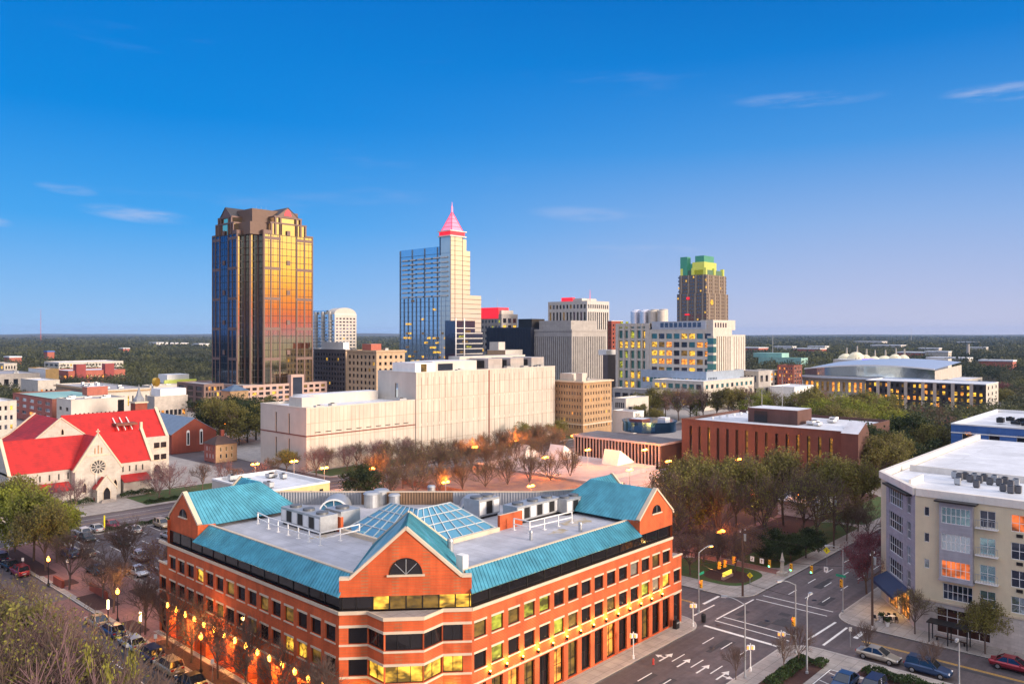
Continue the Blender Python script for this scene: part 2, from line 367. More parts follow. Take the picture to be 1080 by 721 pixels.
class Bld:
    """one building: an Empty with wall, roof, window ... parts"""
    def __init__(s, name, label, cat, x0, y0, x1, y1, h, z0=0.0, group=None):
        s.x0, s.y0, s.x1, s.y1, s.h, s.z0 = x0, y0, x1, y1, h, z0
        s.root = thing(name, label, cat, ((x0 + x1) / 2, (y0 + y1) / 2, z0), group); s.wins = []; s.body = MB()
    def win(s, p0, u, a, b, c, d, gl, fr, nx=1, nz=1, depth=0.25, sill=None):
        cx = (a + b) / 2; ang = math.atan2(u[1], u[0])
        s.wins.append((p0[0] + u[0] * cx, p0[1] + u[1] * cx, c, ang, wproto(b - a, d - c, nx, nz, gl, fr, depth, sill)))
    def face(s, side, m, cols, rows, zb, zt, fw=0.55, fh=0.55, mu=0.8, gls=(None,), fr=None, nx=1, nz=1, depth=0.3, z0=None, z1=None, rng=None, span=None, lit=0.0, lits=(), skip=None, sill=None, rows_z=None):
        z0 = s.z0 if z0 is None else z0; z1 = s.h if z1 is None else z1
        if side == 'L': p0, u, wd = (s.x0, s.y1), (0, -1), s.y1 - s.y0
        elif side == 'R': p0, u, wd = (s.x0, s.y0), (1, 0), s.x1 - s.x0
        elif side == 'B': p0, u, wd = (s.x1, s.y1), (-1, 0), s.x1 - s.x0
        else: p0, u, wd = (s.x1, s.y0), (0, 1), s.y1 - s.y0
        a0, a1 = span if span else (mu, wd - mu)
        holes = []
        if cols and rows:
            cw = (a1 - a0) / cols; rh = (zt - zb) / rows
            for j in range(rows):
                zz0, zz1 = (zb + rh * (j + 0.5 - fh / 2), zb + rh * (j + 0.5 + fh / 2)) if not rows_z else rows_z[j]
                for i in range(cols):
                    if skip and skip(i, j): continue
                    aa, bb = a0 + cw * (i + 0.5 - fw / 2), a0 + cw * (i + 0.5 + fw / 2)
                    holes.append((aa, bb, zz0, zz1))
                    g = random.choice(gls) or darkglass
                    if lits and random.random() < lit: g = random.choice(lits)
                    s.win(p0, u, aa, bb, zz0, zz1, g, fr or frame_dark, nx, nz, depth - 0.01, sill)
        wall(s.body, p0, u, wd, z0, z1, holes, m, depth)
        return p0, u, wd
    def plain(s, side, m):
        s.face(side, m, 0, 0, 0, 0)
    def roof(s, m, par=0.5, mp=None, inset=0.35, name='roof'):
        mb = MB(); x0, y0, x1, y1, h = s.x0, s.y0, s.x1, s.y1, s.h
        mb.quad((x0 + inset, y0 + inset, h - par), (x1 - inset, y0 + inset, h - par), (x1 - inset, y1 - inset, h - par), (x0 + inset, y1 - inset, h - par), m)
        mp = mp or m
        e = 0.06
        ring = [(x0 - e, y0 - e), (x1 + e, y0 - e), (x1 + e, y1 + e), (x0 - e, y1 + e)]; inn = [(x0 + inset, y0 + inset), (x1 - inset, y0 + inset), (x1 - inset, y1 - inset), (x0 + inset, y1 - inset)]
        for i in range(4):
            j = (i + 1) % 4
            mb.quad((*ring[i], h), (*ring[j], h), (*inn[j], h), (*inn[i], h), mp)
            mb.quad((*inn[i], h), (*inn[j], h), (*inn[j], h - par), (*inn[i], h - par), mp)
            mb.quad((*ring[j], h), (*ring[i], h), (*ring[i], h - 0.35), (*ring[j], h - 0.35), mp)
            k1, k0 = ring[i], ring[j]
        return mb.build(name, s.root)
    def units(s, n, m=None, zmax=1.8, seed=1, area=None, name='rooftop_unit'):
        r = random.Random(seed); x0, y0, x1, y1 = area or (s.x0 + 2, s.y0 + 2, s.x1 - 2, s.y1 - 2)
        for i in range(n):
            a, b = r.uniform(x0, x1), r.uniform(y0, y1); w, d, hh = r.uniform(1, 3.2), r.uniform(1, 2.6), r.uniform(0.7, zmax); z = s.h - 0.5
            mb = MB(); mm = m or galv
            mb.box(a - w / 2, b - d / 2, z + 0.15, a + w / 2, b + d / 2, z + hh, mm); mb.box(a - w / 2 + 0.1, b - d / 2 + 0.1, z, a + w / 2 - 0.1, b + d / 2 - 0.1, z + 0.15, frame_dark)
            mb.tube((a, b, z + hh), (a, b, z + hh + 0.2), min(w, d) * 0.32, None, 12, frame_dark)
            mb.build(name, s.root)
    def box(s, name, x0, y0, z0, x1, y1, z1, m, top=None, label=None):
        mb = MB(); mb.box(x0, y0, z0, x1, y1, z1, m, top); return mb.build(name, s.root, label)
    def done(s, wallname='wall', wname='window', near=False):
        if s.body.f: s.body.build(wallname, s.root)
        ws = sorted(s.wins, key=lambda w: w[0] * w[0] + w[1] * w[1] - 40 * w[2])
        ox, oy, oz = s.root['_o']
        for w in ws[:100]:
            o = put(wname, w[4][2 if near else 1], s.root, (w[0] - ox, w[1] - oy, w[2] - oz), w[3])
            if near: put('pane', w[4][3], o, (0, 0, 0))
        if len(ws) > 100:
            mb = MB()
            for w in ws[100:]:
                ca, sa = math.cos(w[3]), math.sin(w[3])
                mb.add(w[4][0], lambda p, w=w, ca=ca, sa=sa: (w[0] + p[0] * ca - p[1] * sa, w[1] + p[0] * sa + p[1] * ca, w[2] + p[2]))
            o = mb.build(wname, s.root); o['kind'] = 'stuff'
        return s.root
def block_dims(pn, pl, pr, pt, d):
    x0, y0 = xy(pn, d); x1 = on_y(pr, y0); y1 = on_x(pl, x0); return x0, y0, x1, y1, zat(pt, x0, y0)
def B(name, label, cat, pn, pl, pr, pt, d, group=None, deep=None):
    x0, y0, x1, y1, h = block_dims(pn, pl, pr, pt, d)
    if deep:
        if deep[0]: x1 = x0 + deep[0]
        if deep[1]: y1 = y0 + deep[1]
    return Bld(name, label, cat, x0, y0, x1, y1, h, group=group)
def slope(mb, a, b, c, d, m, rib=0.45, rh=0.06, th=0.12, mu=None):   # standing-seam roof plane, a-b eave, d-c ridge
    a, b, c, d = map(Vector, (a, b, c, d)); n = (b - a).cross(d - a).normalized()
    if n.z < 0: n = -n
    mb.face([a, b, c, d], m); lo = [p - n * th for p in (a, b, c, d)]
    mb.face([lo[3], lo[2], lo[1], lo[0]], mu or m)
    t = [a, b, c, d]
    for i in range(4): j = (i + 1) % 4; mb.face([t[i], lo[i], lo[j], t[j]], m)
    if rib > 0:
        k = max(1, int(max((b - a).length, (c - d).length) / rib))
        e = (b - a).normalized() * 0.035
        for i in range(k + 1):
            f = i / k; p = a + (b - a) * f; q = d + (c - d) * f
            if (q - p).length < 0.2: continue
            mb.face([p - e + n * rh, p + e + n * rh, q + e + n * rh, q - e + n * rh], m)
            mb.face([p - e, p - e + n * rh, q - e + n * rh, q - e], m); mb.face([p + e + n * rh, p + e, q + e, q + e + n * rh], m)
# ================================================================ ground, roads, pavements
def rrect(x0, y0, x1, y1, r=4.0, n=6):
    p = []
    for cx, cy, a in ((x1 - r, y0 + r, -90), (x1 - r, y1 - r, 0), (x0 + r, y1 - r, 90), (x0 + r, y0 + r, 180)):
        for i in range(n + 1):
            t = R(a + 90 * i / n); p.append((cx + r * math.cos(t), cy + r * math.sin(t)))
    return p
def sheet(name, polys, z, m, kind='structure'):
    mb = MB()
    for p in polys: mb.face([(a, b, z) for a, b in p], m)
    o = mb.build(name); struct(o, kind); return o
def R4(x0, y0, x1, y1): return [(x0, y0), (x1, y0), (x1, y1), (x0, y1)]
forestfloor = P('forest_floor', (0.024, 0.030, 0.016), 0.95, kind='mix', col2=(0.036, 0.032, 0.022, 1), p=0.01, var=0.35, scale=0.05)
sheet('ground', [R4(-15500, -15500, 15500, 15500)], -0.35, forestfloor)
sheet('road', [R4(-100, -60, 700, 640)], -0.13, asphalt)
curb = P('kerb_stone', (0.44, 0.42, 0.40), 0.8, var=0.1)
blocks = [(43.2, 54.6, 99.5, 172), (111.5, 54.9, 246, 172), (112, -58, 246, 42.5), (-60, -58, 101, 43.5), (-90, 54.6, 30.5, 172),
          (43.2, 187, 116, 302), (-90, 187, 30.5, 302), (128, 187, 246, 302)]
for a in (258, 400, 545):
    for b in (-58, 54.6, 187, 316, 470):
        blocks.append((a, b, a + 128, {-58: 42, 54.6: 172, 187: 302, 316: 456, 470: 620}[b]))
for a, c in ((43.2, 116), (128, 246), (-90, 30.5)):
    blocks += [(a, 316, c, 456), (a, 470, c, 620)]
mb = MB(); kb = MB()
for b in blocks:
    mb.prism(rrect(*b), -0.2, 0.0, concrete)
    o_, i_ = rrect(*b), rrect(b[0] + 0.18, b[1] + 0.18, b[2] - 0.18, b[3] - 0.18, 3.82)
    for i in range(len(o_)):
        j = (i + 1) % len(o_)
        kb.face([(*o_[i], 0.012), (*o_[j], 0.012), (*i_[j], 0.012), (*i_[i], 0.012)], curb); kb.face([(*o_[i], -0.1), (*o_[j], -0.1), (*o_[j], 0.012), (*o_[i], 0.012)], curb)
struct(mb.build('pavement')); struct(kb.build('kerb'))
# markings on the roads
mk = MB(); ZR = -0.124
def stripe(x0, y0, x1, y1, w, m=paint_w, z=None):
    d = math.hypot(x1 - x0, y1 - y0); nx, ny = -(y1 - y0) / d * w / 2, (x1 - x0) / d * w / 2; z = ZR if z is None else z
    mk.face([(x0 - nx, y0 - ny, z), (x1 - nx, y1 - ny, z), (x1 + nx, y1 + ny, z), (x0 + nx, y0 + ny, z)], m)
for k, yy in enumerate((46.3, 48.9, 51.5)):
    x = 40.0
    while x < 96: stripe(x, yy, x + 3, yy, 0.16); x += 7.5
    x = 119.0
    while x < 250: stripe(x, yy, x + 3, yy, 0.16); x += 7.5
stripe(98.3, 43.7, 98.5, 54.6, 0.55)
stripe(101.0, 43.6, 101.2, 54.4, 0.22); stripe(103.2, 43.6, 103.3, 54.2, 0.22)
stripe(113.6, 43.5, 113.6, 54.2, 0.22); stripe(115.9, 43.5, 115.9, 54.2, 0.22)
stripe(101.8, 54.5, 113.2, 54.4, 0.25); stripe(101.0, 57.6, 107.0, 57.6, 0.25); stripe(106.2, 59.0, 111.0, 59.0, 0.45)
stripe(103.0, 42.0, 112.0, 41.7, 0.32); stripe(102.6, 39.8, 111.0, 39.8, 0.32); stripe(107.8, 37.6, 110.9, 37.6, 0.6)
stripe(107.3, 36.6, 107.3, -50, 0.13, paint_y); stripe(107.6, 36.6, 107.6, -50, 0.13, paint_y)
stripe(105.6, 60, 105.6, 170, 0.13, paint_y); stripe(105.9, 60, 105.9, 170, 0.13, paint_y)
stripe(36.6, 60, 36.6, 170, 0.13, paint_y); stripe(36.9, 60, 36.9, 170, 0.13, paint_y)
stripe(-60, 180, 240, 180, 0.13, paint_y); stripe(44, 176.5, 240, 176.5, 0.13); stripe(44, 183.5, 240, 183.5, 0.13)
stripe(38.5, 104.0, 38.5, 60, 0.12)
def arrow(x, y, head_s=False, L_=3.2):
    stripe(x - L_ / 2, y, x + L_ / 2 - 1.0, y, 0.22)
    mk.face([(x + L_ / 2 - 1.1, y - 0.5, ZR), (x + L_ / 2, y, ZR), (x + L_ / 2 - 1.1, y + 0.5, ZR)], paint_w)
    if head_s:
        sg = head_s; stripe(x - 0.2, y, x - 0.2, y + sg * 0.75, 0.22, z=ZR + 0.001)
        mk.face([(x - 0.7, y + sg * 0.7, ZR), (x + 0.3, y + sg * 0.7, ZR), (x - 0.2, y + sg * 1.45, ZR)][::1 if sg < 0 else -1], paint_w)
arrow(85.6, 52.7, 1); arrow(85.6, 50.2); arrow(85.6, 47.6); arrow(85.6, 45.0, -1)
arrow(60, 52.7, 1); arrow(60, 50.2); arrow(60, 47.6); arrow(60, 45.0, -1)
struct(mk.build('road_marking'))
pa = P('asphalt_patch', (0.045, 0.043, 0.05), .85, var=.25, scale=1.0); mb = MB(); rp_ = random.Random(8)
for (x, y, w, d) in [(rp_.uniform(40, 96), rp_.uniform(44.2, 53), rp_.uniform(1.5, 9), rp_.uniform(.6, 1.6)) for _ in range(12)] + [(rp_.uniform(102, 110), rp_.uniform(2, 36), rp_.uniform(.6, 1.6), rp_.uniform(2, 8)) for _ in range(5)] + [(rp_.uniform(101, 112), rp_.uniform(44, 54), rp_.uniform(1, 3), rp_.uniform(.8, 2.5)) for _ in range(6)] + [(rp_.uniform(116, 200), rp_.uniform(44.2, 53), rp_.uniform(2, 9), rp_.uniform(.6, 1.5)) for _ in range(10)] + [(rp_.uniform(32, 41), rp_.uniform(70, 165), rp_.uniform(.6, 1.6), rp_.uniform(2, 9)) for _ in range(12)]:
    zp = -.1285 + .00006 * len(mb.f); mb.face([(x, y, zp), (x + w, y, zp), (x + w, y + d, zp), (x, y + d, zp)], pa)
for (x, y) in ((92, 49.9), (106, 49), (104.6, 30), (99.9, 53.2), (119, 47.5), (108.5, 61), (74, 52.4), (38, 118)):
    mb.face([(x + .38 * math.cos(k * math.pi / 8), y + .38 * math.sin(k * math.pi / 8), -.1225) for k in range(16)], frame_dark)
struct(mb.build('road_patch'))
# patches on the blocks: brick pavement, mulch strips, lawns, parking lots
sheet('brick_path', [R4(44.2, 108, 53.5, 171), R4(31, 108.5, 43, 121)[:0] or R4(44.2, 55.6, 46.0, 108)], 0.006, paver)
sheet('crossing_path', [R4(31, 119.5, 43.1, 131)], -0.124, paver)
sheet('planting_strip', [rrect(43.8, 60, 45.9, 104, 0.6), rrect(43.8, 108.5, 46.0, 114.5, 0.6), rrect(43.8, 122.0, 47.4, 130.5, 0.6), rrect(43.8, 137.5, 47.0, 141, 0.6), rrect(43.8, 146, 46.4, 168, 0.6), rrect(50.5, 116.5, 52.8, 128, .6)], 0.012, mulch)
sheet('parking_lot', [R4(54.5, 112, 97, 168)], 0.008, asphalt)
mk = MB()
for i in range(14):
    for (ya, yb) in ((113, 118), (131, 136), (136.2, 141.2), (152, 157), (162, 167)):
        x = 56 + i * 2.9; stripe(x, ya, x, yb, 0.12, z=0.013)
struct(mk.build('parking_marking'))
sheet('near_parking_lot', [R4(60, 20, 95.6, 36.3)], 0.008, asphalt)
mk = MB()
for i in range(13): stripe(94.5 - i * 2.8, 36.0, 93.0 - i * 2.8, 31.0, 0.12, z=0.013)
stripe(95.45, 20, 95.45, 36.2, 0.14, z=0.013); stripe(60, 36.15, 95.4, 36.15, 0.14, z=0.0135)
struct(mk.build('near_parking_marking'))
sheet('near_planting_bed', [rrect(74, 37.0, 97.2, 40.8, 0.8), R4(96.0, 2, 98.6, 33.5)], 0.012, mulch)
sheet('park_lawn', [rrect(116.0, 58.2, 127, 74, 3.5), rrect(130, 58.2, 170, 66, 2), rrect(172, 58.2, 205, 74, 2)], 0.010, grassm)
sheet('park_bed', [rrect(117.5, 58.9, 124.5, 66.5, 3.0), rrect(130, 66, 207, 105, 2), rrect(116.5, 76, 127, 108, 2), rrect(150, 160, 200, 170, 2)], 0.016, mulch)
sheet('park_path', [R4(113, 74.3, 205, 75.8), R4(127.2, 56, 129.8, 110)], 0.020, paver)
sheet('church_lawn', [R4(46, 189, 66, 201), R4(79, 189, 114, 201), R4(84, 201, 114, 204)], 0.010, grassm)
sheet('cream_lawn', [R4(130, 189, 245, 199)], 0.010, grassm)
orange_paver = P('plaza_paver', (0.36, 0.19, 0.12), 0.8, kind='mix', col2=(0.26, 0.14, 0.11, 1), p=0.3, var=0.15, scale=1.0)
sheet('plaza_paving', [R4(129, 108, 200, 171)], 0.008, orange_paver)
# ================================================================ the brick office building in front
mbd = Bld('office_building', 'four storey orange brick office building with teal metal roofs and gables at the street corner', 'building', 46.7, 57.5, 97.5, 108, 15.3)
root = mbd.root; body = MB(); tr = MB(); glz = []
A = (46.7, 66.4); Cc = (56.5, 57.5); LBy = 105.2; RX1 = 95.0
E = Vector((Cc[0] - A[0], Cc[1] - A[1])); CL = E.length; E /= CL; NN = Vector((E.y, -E.x))
def CP(s, o): v = Vector(A) + E * s + NN * o; return (v.x, v.y)
SP = 2.55; NW = 15
rowsz = [(9.0, 10.62), (5.8, 7.45)]
gset = [darkglass] * 8 + [lit_dim, lit_dim, lit_y, blind]
def facade_main(p0, u, width, first, n, lowx, left):
    holes = []
    for (a, b) in rowsz:
        for i in range(n):
            c = first + SP * i; holes.append((c, c + 1.75, a, b)); g = random.choice(gset)
            if not left and random.random() < .12: g = lit_g
            mbd.win(p0, u, c, c + 1.75, a, b, g, frame_dark, 1, 1, 0.22, trim)
    for i in range(n):
        c = first + SP * i
        holes.append((c + (-0.15 if left else 0), c + (1.9 if left else 1.75), 0.12, 3.6 if left else 4.15))
        if not left: mbd.win(p0, u, c, c + 1.75, 0.12, 4.15, random.choice([darkglass, darkglass, lit_dim, lit_o]), frame_dark, 2, 2, 0.42)
        else: mbd.win(p0, u, c - 0.15, c + 1.9, 0.12, 3.6, random.choice([darkglass, lit_dim, lit_o]), frame_dark, 2, 2, 1.75)
    wall(body, p0, u, width, 0, 12.2, holes, mat_l if left else brick, 0.23 if not left else 1.78, None)
mat_l = brick
# left (street) and right (avenue) faces; lower part projects past the end gables
facade_main((46.7, LBy), (0, -1), LBy - 66.4, 0.7, NW, 0, True)
facade_main(Cc, (1, 0), RX1 - Cc[0], 0.35, NW, 0, False)
# bay on the cut corner
pl = [(0, 0), (2.8, 0), (4.55, 2.1), (8.45, 2.1), (10.3, 0), (CL, 0)]
for i in range(5):
    a, b = CP(*pl[i]), CP(*pl[i + 1]); w = math.dist(a, b); u = ((b[0] - a[0]) / w, (b[1] - a[1]) / w)
    e0, e1 = (0.9 if i == 0 else 0.03), (w - 0.9 if i == 4 else w - 0.03); hl = []
    for (z0, z1) in rowsz + [(0.3, 4.1)]:
        hl.append((e0, e1, z0, z1)); k = max(1, round((e1 - e0) / 1.3))
        g = lit_y if (z0 == 5.8 and i in (1, 2, 3)) or (z0 == 5.8 and i == 4) else darkglass
        mbd.win(a, u, e0, e1, z0, z1, g, frame_dark, k, 1, 0.22)
    wall(body, a, u, w, 0, 12.2, hl, brick, 0.23)
    nx, ny = u[1], -u[0]
    for (z0, z1, o) in ((11.95, 12.3, 0.14), (10.64, 10.9, 0.08), (8.78, 8.98, 0.08), (7.48, 7.72, 0.08), (5.56, 5.78, 0.08), (4.2, 4.45, 0.08)):
        tr.prism([a, b, (b[0] + nx * o + u[0] * o * .4, b[1] + ny * o + u[1] * o * .4), (a[0] + nx * o - u[0] * o * .4, a[1] + ny * o - u[1] * o * .4)], z0 + i * 0.002, z1 + i * 0.002, trim)
bf = [CP(2.8, 0), CP(4.55, 2.1), CP(8.45, 2.1), CP(10.3, 0)]
body.face([(*p, 12.2) for p in bf], concrete)
# storey band under the fourth floor windows, and stone bands
tr.box(46.55, 66.4, 11.95, 46.7, LBy + 2.3, 12.28, trim); tr.box(56.5, 57.35, 11.95, RX1, 57.5, 12.28, trim)
tr.box(46.62, 66.4, 4.3, 46.7, LBy + 2.3, 4.5, trim); tr.box(56.5, 57.42, 4.3, RX1 + 2.4, 57.5, 4.5, trim)
# lower ends past the gables
for (p0, u, wd) in (((46.7, LBy + 2.4), (0, -1), 2.4), ((RX1, 57.5), (1, 0), 2.4)):
    hl = [(0.35, 2.0, 5.8, 7.45), (0.35, 2.0, 0.12, 4.15)]
    for h_ in hl: mbd.win(p0, u, *h_, darkglass, frame_dark, 1, 1, 0.22, trim)
    wall(body, p0, u, wd, 0, 9.3, hl, brick, 0.23)
body.quad((RX1, 57.5, 9.3), (RX1 + 2.4, 57.5, 9.3), (RX1 + 2.4, 72, 9.3), (RX1, 72, 9.3), concrete); body.quad((RX1 + 2.4, 57.5, 0), (RX1 + 2.4, 72, 0), (RX1 + 2.4, 72, 9.3), (RX1 + 2.4, 57.5, 9.3), brick)
body.quad((46.7, LBy, 9.3), (60, LBy, 9.3), (60, LBy + 2.4, 9.3), (46.7, LBy + 2.4, 9.3), concrete); body.quad((46.7, LBy + 2.4, 0), (60, LBy + 2.4, 0), (60, LBy + 2.4, 9.3), (46.7, LBy + 2.4, 9.3), brick)
tr.box(RX1 - .02, 57.38, 9.3, RX1 + 2.5, 57.62, 9.5, trim); tr.box(46.6, LBy + .02, 9.3, 46.82, LBy + 2.5, 9.5, trim)
# back and side walls
back = [(RX1, 57.5), (RX1, 72.4), (88.1, 76.3), (70.9, 95.1), (62, LBy), (46.7, LBy)]
for i in range(5):
    a, b = back[i], back[i + 1]; w = math.dist(a, b); u = ((b[0] - a[0]) / w, (b[1] - a[1]) / w)
    wall(body, a, u, w, 0, 15.3, [], brick)
# fourth floor: continuous glazing set back behind the band
strip = MB(); S4 = 0.4
def strip_glass(p0, u, wd, z0, z1, step, lits):
    nx, ny = u[1], -u[0]; k = int(wd / step); q = wd / k
    for i in range(k):
        a = (p0[0] + u[0] * q * i, p0[1] + u[1] * q * i); lit = lits(i / k)
        pm = wproto(q, z1 - z0, 1, 1, lit, frame_dark, 0.0)
        c = (a[0] + u[0] * q / 2 - nx * S4, a[1] + u[1] * q / 2 - ny * S4); mbd.wins.append((c[0], c[1], z0, math.atan2(u[1], u[0]), pm))
strip_glass((46.7, LBy), (0, -1), LBy - 66.4, 12.22, 13.9, 2.9, lambda f: darkglass)
strip_glass(Cc, (1, 0), RX1 - Cc[0], 12.22, 13.9, 2.9, lambda f: darkglass)
strip_glass(A, tuple(E), CL, 12.22, 13.7, 1.5, lambda f: lit_y if .2 < f < .36 or .74 < f < .88 else lit_dim if .3 < f < .68 else darkglass)
# gable of the cut corner
gp = [(0, 13.7), (CL, 13.7), (CL, 15.45), (CL - 1.0, 15.45), (CL / 2, 20.4), (1.0, 15.45), (0, 15.45)]
for o, rv in ((0.0, 1), (-0.4, -1)):
    body.face([(*CP(s, o), z) for s, z in gp][::rv], brick)
body.face([(*CP(0, 0), 13.7), (*CP(0, -.4), 13.7), (*CP(CL, -.4), 13.7), (*CP(CL, 0), 13.7)], brick)
cop = gp[2:] 
for i in range(len(cop) - 1):
    a, b = cop[i], cop[i + 1]
    tr.beam((*CP(a[0], -0.18), a[1] + 0.08), (*CP(b[0], -0.18), b[1] + 0.08), 0.62, 0.26, trim)
# fan window with its sill
fw = MB(); fp = MB(); cs, cz, rr = CL / 2, 15.85, 1.6
arc = [(cs - rr * math.cos(math.pi * i / 20), cz + rr * math.sin(math.pi * i / 20)) for i in range(21)]
fp.face([(*CP(s, 0.03), z) for s, z in arc], darkglass)
for i in range(20): fw.beam((*CP(arc[i][0], 0.05), arc[i][1]), (*CP(arc[i + 1][0], 0.05), arc[i + 1][1]), 0.1, 0.1, frame_dark)
for a in (45, 90, 135): fw.beam((*CP(cs, 0.05), cz), (*CP(cs + rr * math.cos(R(a)), 0.05), cz + rr * math.sin(R(a))), 0.06, 0.06, galv)
fw.beam((*CP(cs - rr - .3, 0.08), cz - 0.1), (*CP(cs + rr + .3, 0.08), cz - 0.1), 0.3, 0.18, trim)
w_ = fw.build('arched_window', root); fp.build('pane', w_)
# its roof
def VP(s, o, z): return (*CP(s, o), z)
rf = MB()
slope(rf, VP(0.7, -0.4, 15.25), VP(2.2, -14.2, 15.25), VP(CL / 2, -8.0, 20.3), VP(CL / 2, -0.4, 20.3), teal, .5)
slope(rf, VP(CL - 2.2, -14.2, 15.25), VP(CL - 0.7, -0.4, 15.25), VP(CL / 2, -0.4, 20.3), VP(CL / 2, -8.0, 20.3), teal, .5)
rf.face([VP(CL - 2.2, -14.2, 15.2), VP(2.2, -14.2, 15.2), VP(CL / 2, -8.0, 20.25)], teal)
for q_ in (2.2, CL - 2.2): rf.beam(VP(q_, -14.2, 15.3), VP(CL / 2, -8.0, 20.35), .3, .2, trim)
rf.build('gable_roof', root)
# teal skirt roofs above the strip windows
aw = MB(); slope(aw, (46.35, 97.2, 13.85), (46.35, 66.1, 13.85), (48.6, 67.2, 15.5), (48.6, 97.2, 15.5), teal, 0.5); aw.build('skirt_roof', root)
aw = MB(); slope(aw, (56.2, 57.15, 13.85), (87.0, 57.15, 13.85), (87.0, 59.4, 15.5), (57.4, 59.4, 15.5), teal, 0.5); aw.build('skirt_roof', root)
tr.box(48.6, 67.0, 15.1, 48.95, 97.4, 15.62, trim); tr.box(57.2, 59.4, 15.1, 87.0, 59.75, 15.62, trim)
body.box(46.9, 66.4, 13.85, 48.6, 97.2, 13.95, brick); body.box(56.5, 57.7, 13.85, 87, 59.4, 13.95, brick)
# end gables and their cross roofs
def end_gable(T, sw):
    f = (lambda a, b, z: (a, b, z)) if not sw else (lambda a, b, z: (b - 10.4, a + 10.4, z))
    q = lambda pts: pts if not sw else pts[::-1]
    g0, g1, gc = 87.0, RX1, 91.0; ez, rz = 15.45, 19.3
    for yy, rv in ((57.5, 1), (57.9, -1)):
        body.face(q([f(g0, yy, 13.9), f(g1, yy, 13.9), f(g1, yy, ez), f(gc + .9, yy, rz - .95)][:3] + [f(g1 + .0, yy, ez + .35), f(gc, yy, rz), f(g0, yy, ez + .35)])[::rv], brick)
    body.face([f(g0, 57.5, 13.9), f(g0, 59.9, 13.9), f(g0, 59.9, 15.6), f(g0, 57.5, 15.8)], brick)
    for a, b in (((g1 + .25, ez + .1), (g1, ez + .4)), ((g1 + .15, ez + .4), (gc, rz + .1)), ((gc, rz + .1), (g0 - .15, ez + .4))):
        tr.beam(f(a[0], 57.68, a[1]), f(b[0], 57.68, b[1]), 0.6, 0.24, trim)
    w = MB(); p = MB(); r2 = 1.0; c2 = 16.2
    ar = [(gc - r2 * math.cos(math.pi * i / 14), c2 + r2 * math.sin(math.pi * i / 14)) for i in range(15)]
    p.face([f(s, 57.46, z) for s, z in ar], darkglass)
    for i in range(14): w.beam(f(ar[i][0], 57.45, ar[i][1]), f(ar[i + 1][0], 57.45, ar[i + 1][1]), 0.08, 0.08, frame_dark)
    w.beam(f(gc, 57.45, c2), f(gc, 57.45, c2 + r2), 0.06, 0.06, galv); w.beam(f(gc - 1.2, 57.42, c2 - .08), f(gc + 1.2, 57.42, c2 - .08), 0.2, 0.16, trim)
    o = w.build('arched_window', root); p.build('pane', o)
    r = MB(); yb = 68.4
    slope(r, f(g0, 57.9, 15.5), f(g0, 72.2, 15.5), f(gc, yb, rz), f(gc, 57.9, rz), teal, 0.5)
    slope(r, f(g1, 72.2, 15.5), f(g1, 57.9, 15.5), f(gc, 57.9, rz), f(gc, yb, rz), teal, 0.5)
    r.build('gable_roof', root)
    r = MB()                              # cross roof with its own gable
    slope(r, f(g1 - 3.6, 64.6, 15.6), f(g1 + 1.2, 64.6, 15.6), f(g1 + 1.2, yb, rz + .02), f(gc, yb, rz + .02), teal, 0.5)
    slope(r, f(g1 + 1.2, 72.2, 15.6), f(g0, 72.2, 15.6), f(gc, yb, rz + .02), f(g1 + 1.2, yb, rz + .02), teal, 0.5)
    r.face([f(g1 + 1.1, 64.6, 13.5), f(g1 + 1.1, 72.2, 13.5), f(g1 + 1.1, 72.2, 15.6), f(g1 + 1.1, yb, rz), f(g1 + 1.1, 64.6, 15.6)], brick)
    r.build('cross_roof', root)
    tr.beam(f(g1 + 1.2, 64.4, 15.65), f(g1 + 1.2, yb, rz + .15), 0.3, 0.3, trim); tr.beam(f(g1 + 1.2, yb, rz + .15), f(g1 + 1.2, 72.4, 15.65), 0.3, 0.3, trim)
end_gable(0, False); end_gable(0, True)
# flat roof
fr_ = MB(); fr_.face([(x, y, 15.0) for x, y in [CP(1.5, -.4), CP(CL - 1.5, -.4), (57.5, 59.6), (RX1, 59.6), (RX1, 72.4), (88.1, 76.3), (70.9, 95.1), (62, LBy), (48.8, LBy), (48.8, 67.6)]], roofgrey)
fr_.build('flat_roof', root)
stn = P('rust_stain', (.40, .33, .22), .8, kind='mix', col2=(.46, .45, .46, 1), p=.8, var=.15); rs = random.Random(12)
for (px, py, r0) in ((316, 556, 3.0), (340, 565, 2.0), (606, 551, 3.4), (590, 560, 2.0), (250, 548, 1.5)):
    x, y = G(px, py, 15); m_ = MB(); m_.face([(x + r0 * rs.uniform(.5, 1.2) * math.cos(k * .449), y + r0 * .5 * rs.uniform(.5, 1.2) * math.sin(k * .449), 15.012 + px * 1e-5) for k in range(14)], stn); m_.build('roof_stain', root)
# screen wall along the back
scr = P('screen_panel', (0.34, 0.36, 0.40), 0.6, 0.2, var=0.08); scrb = P('screen_panel_brown', (0.24, 0.15, 0.09), 0.7, var=0.1)
for a, b, m in (((62.0, LBy - .3), (70.9, 95.1), scr), ((70.9, 95.1), (80.0, 85.2), scrb), ((80.0, 85.2), (88.1, 76.3), scr), ((88.1, 76.3), (94.8, 72.5), scr)):
    s_ = MB(); n = int(math.dist(a, b) / 0.4)
    s_.beam((*a, 15.9), (*b, 15.9), 0.2, 1.8, m)
    for i in range(n): x, y = a[0] + (b[0] - a[0]) * i / n, a[1] + (b[1] - a[1]) * i / n; s_.box(x - .16, y - .16, 15.05, x - .04, y - .04, 16.8, m)
    s_.beam((*a, 16.86), (*b, 16.86), 0.4, 0.12, trim); s_.build('screen_wall', root)
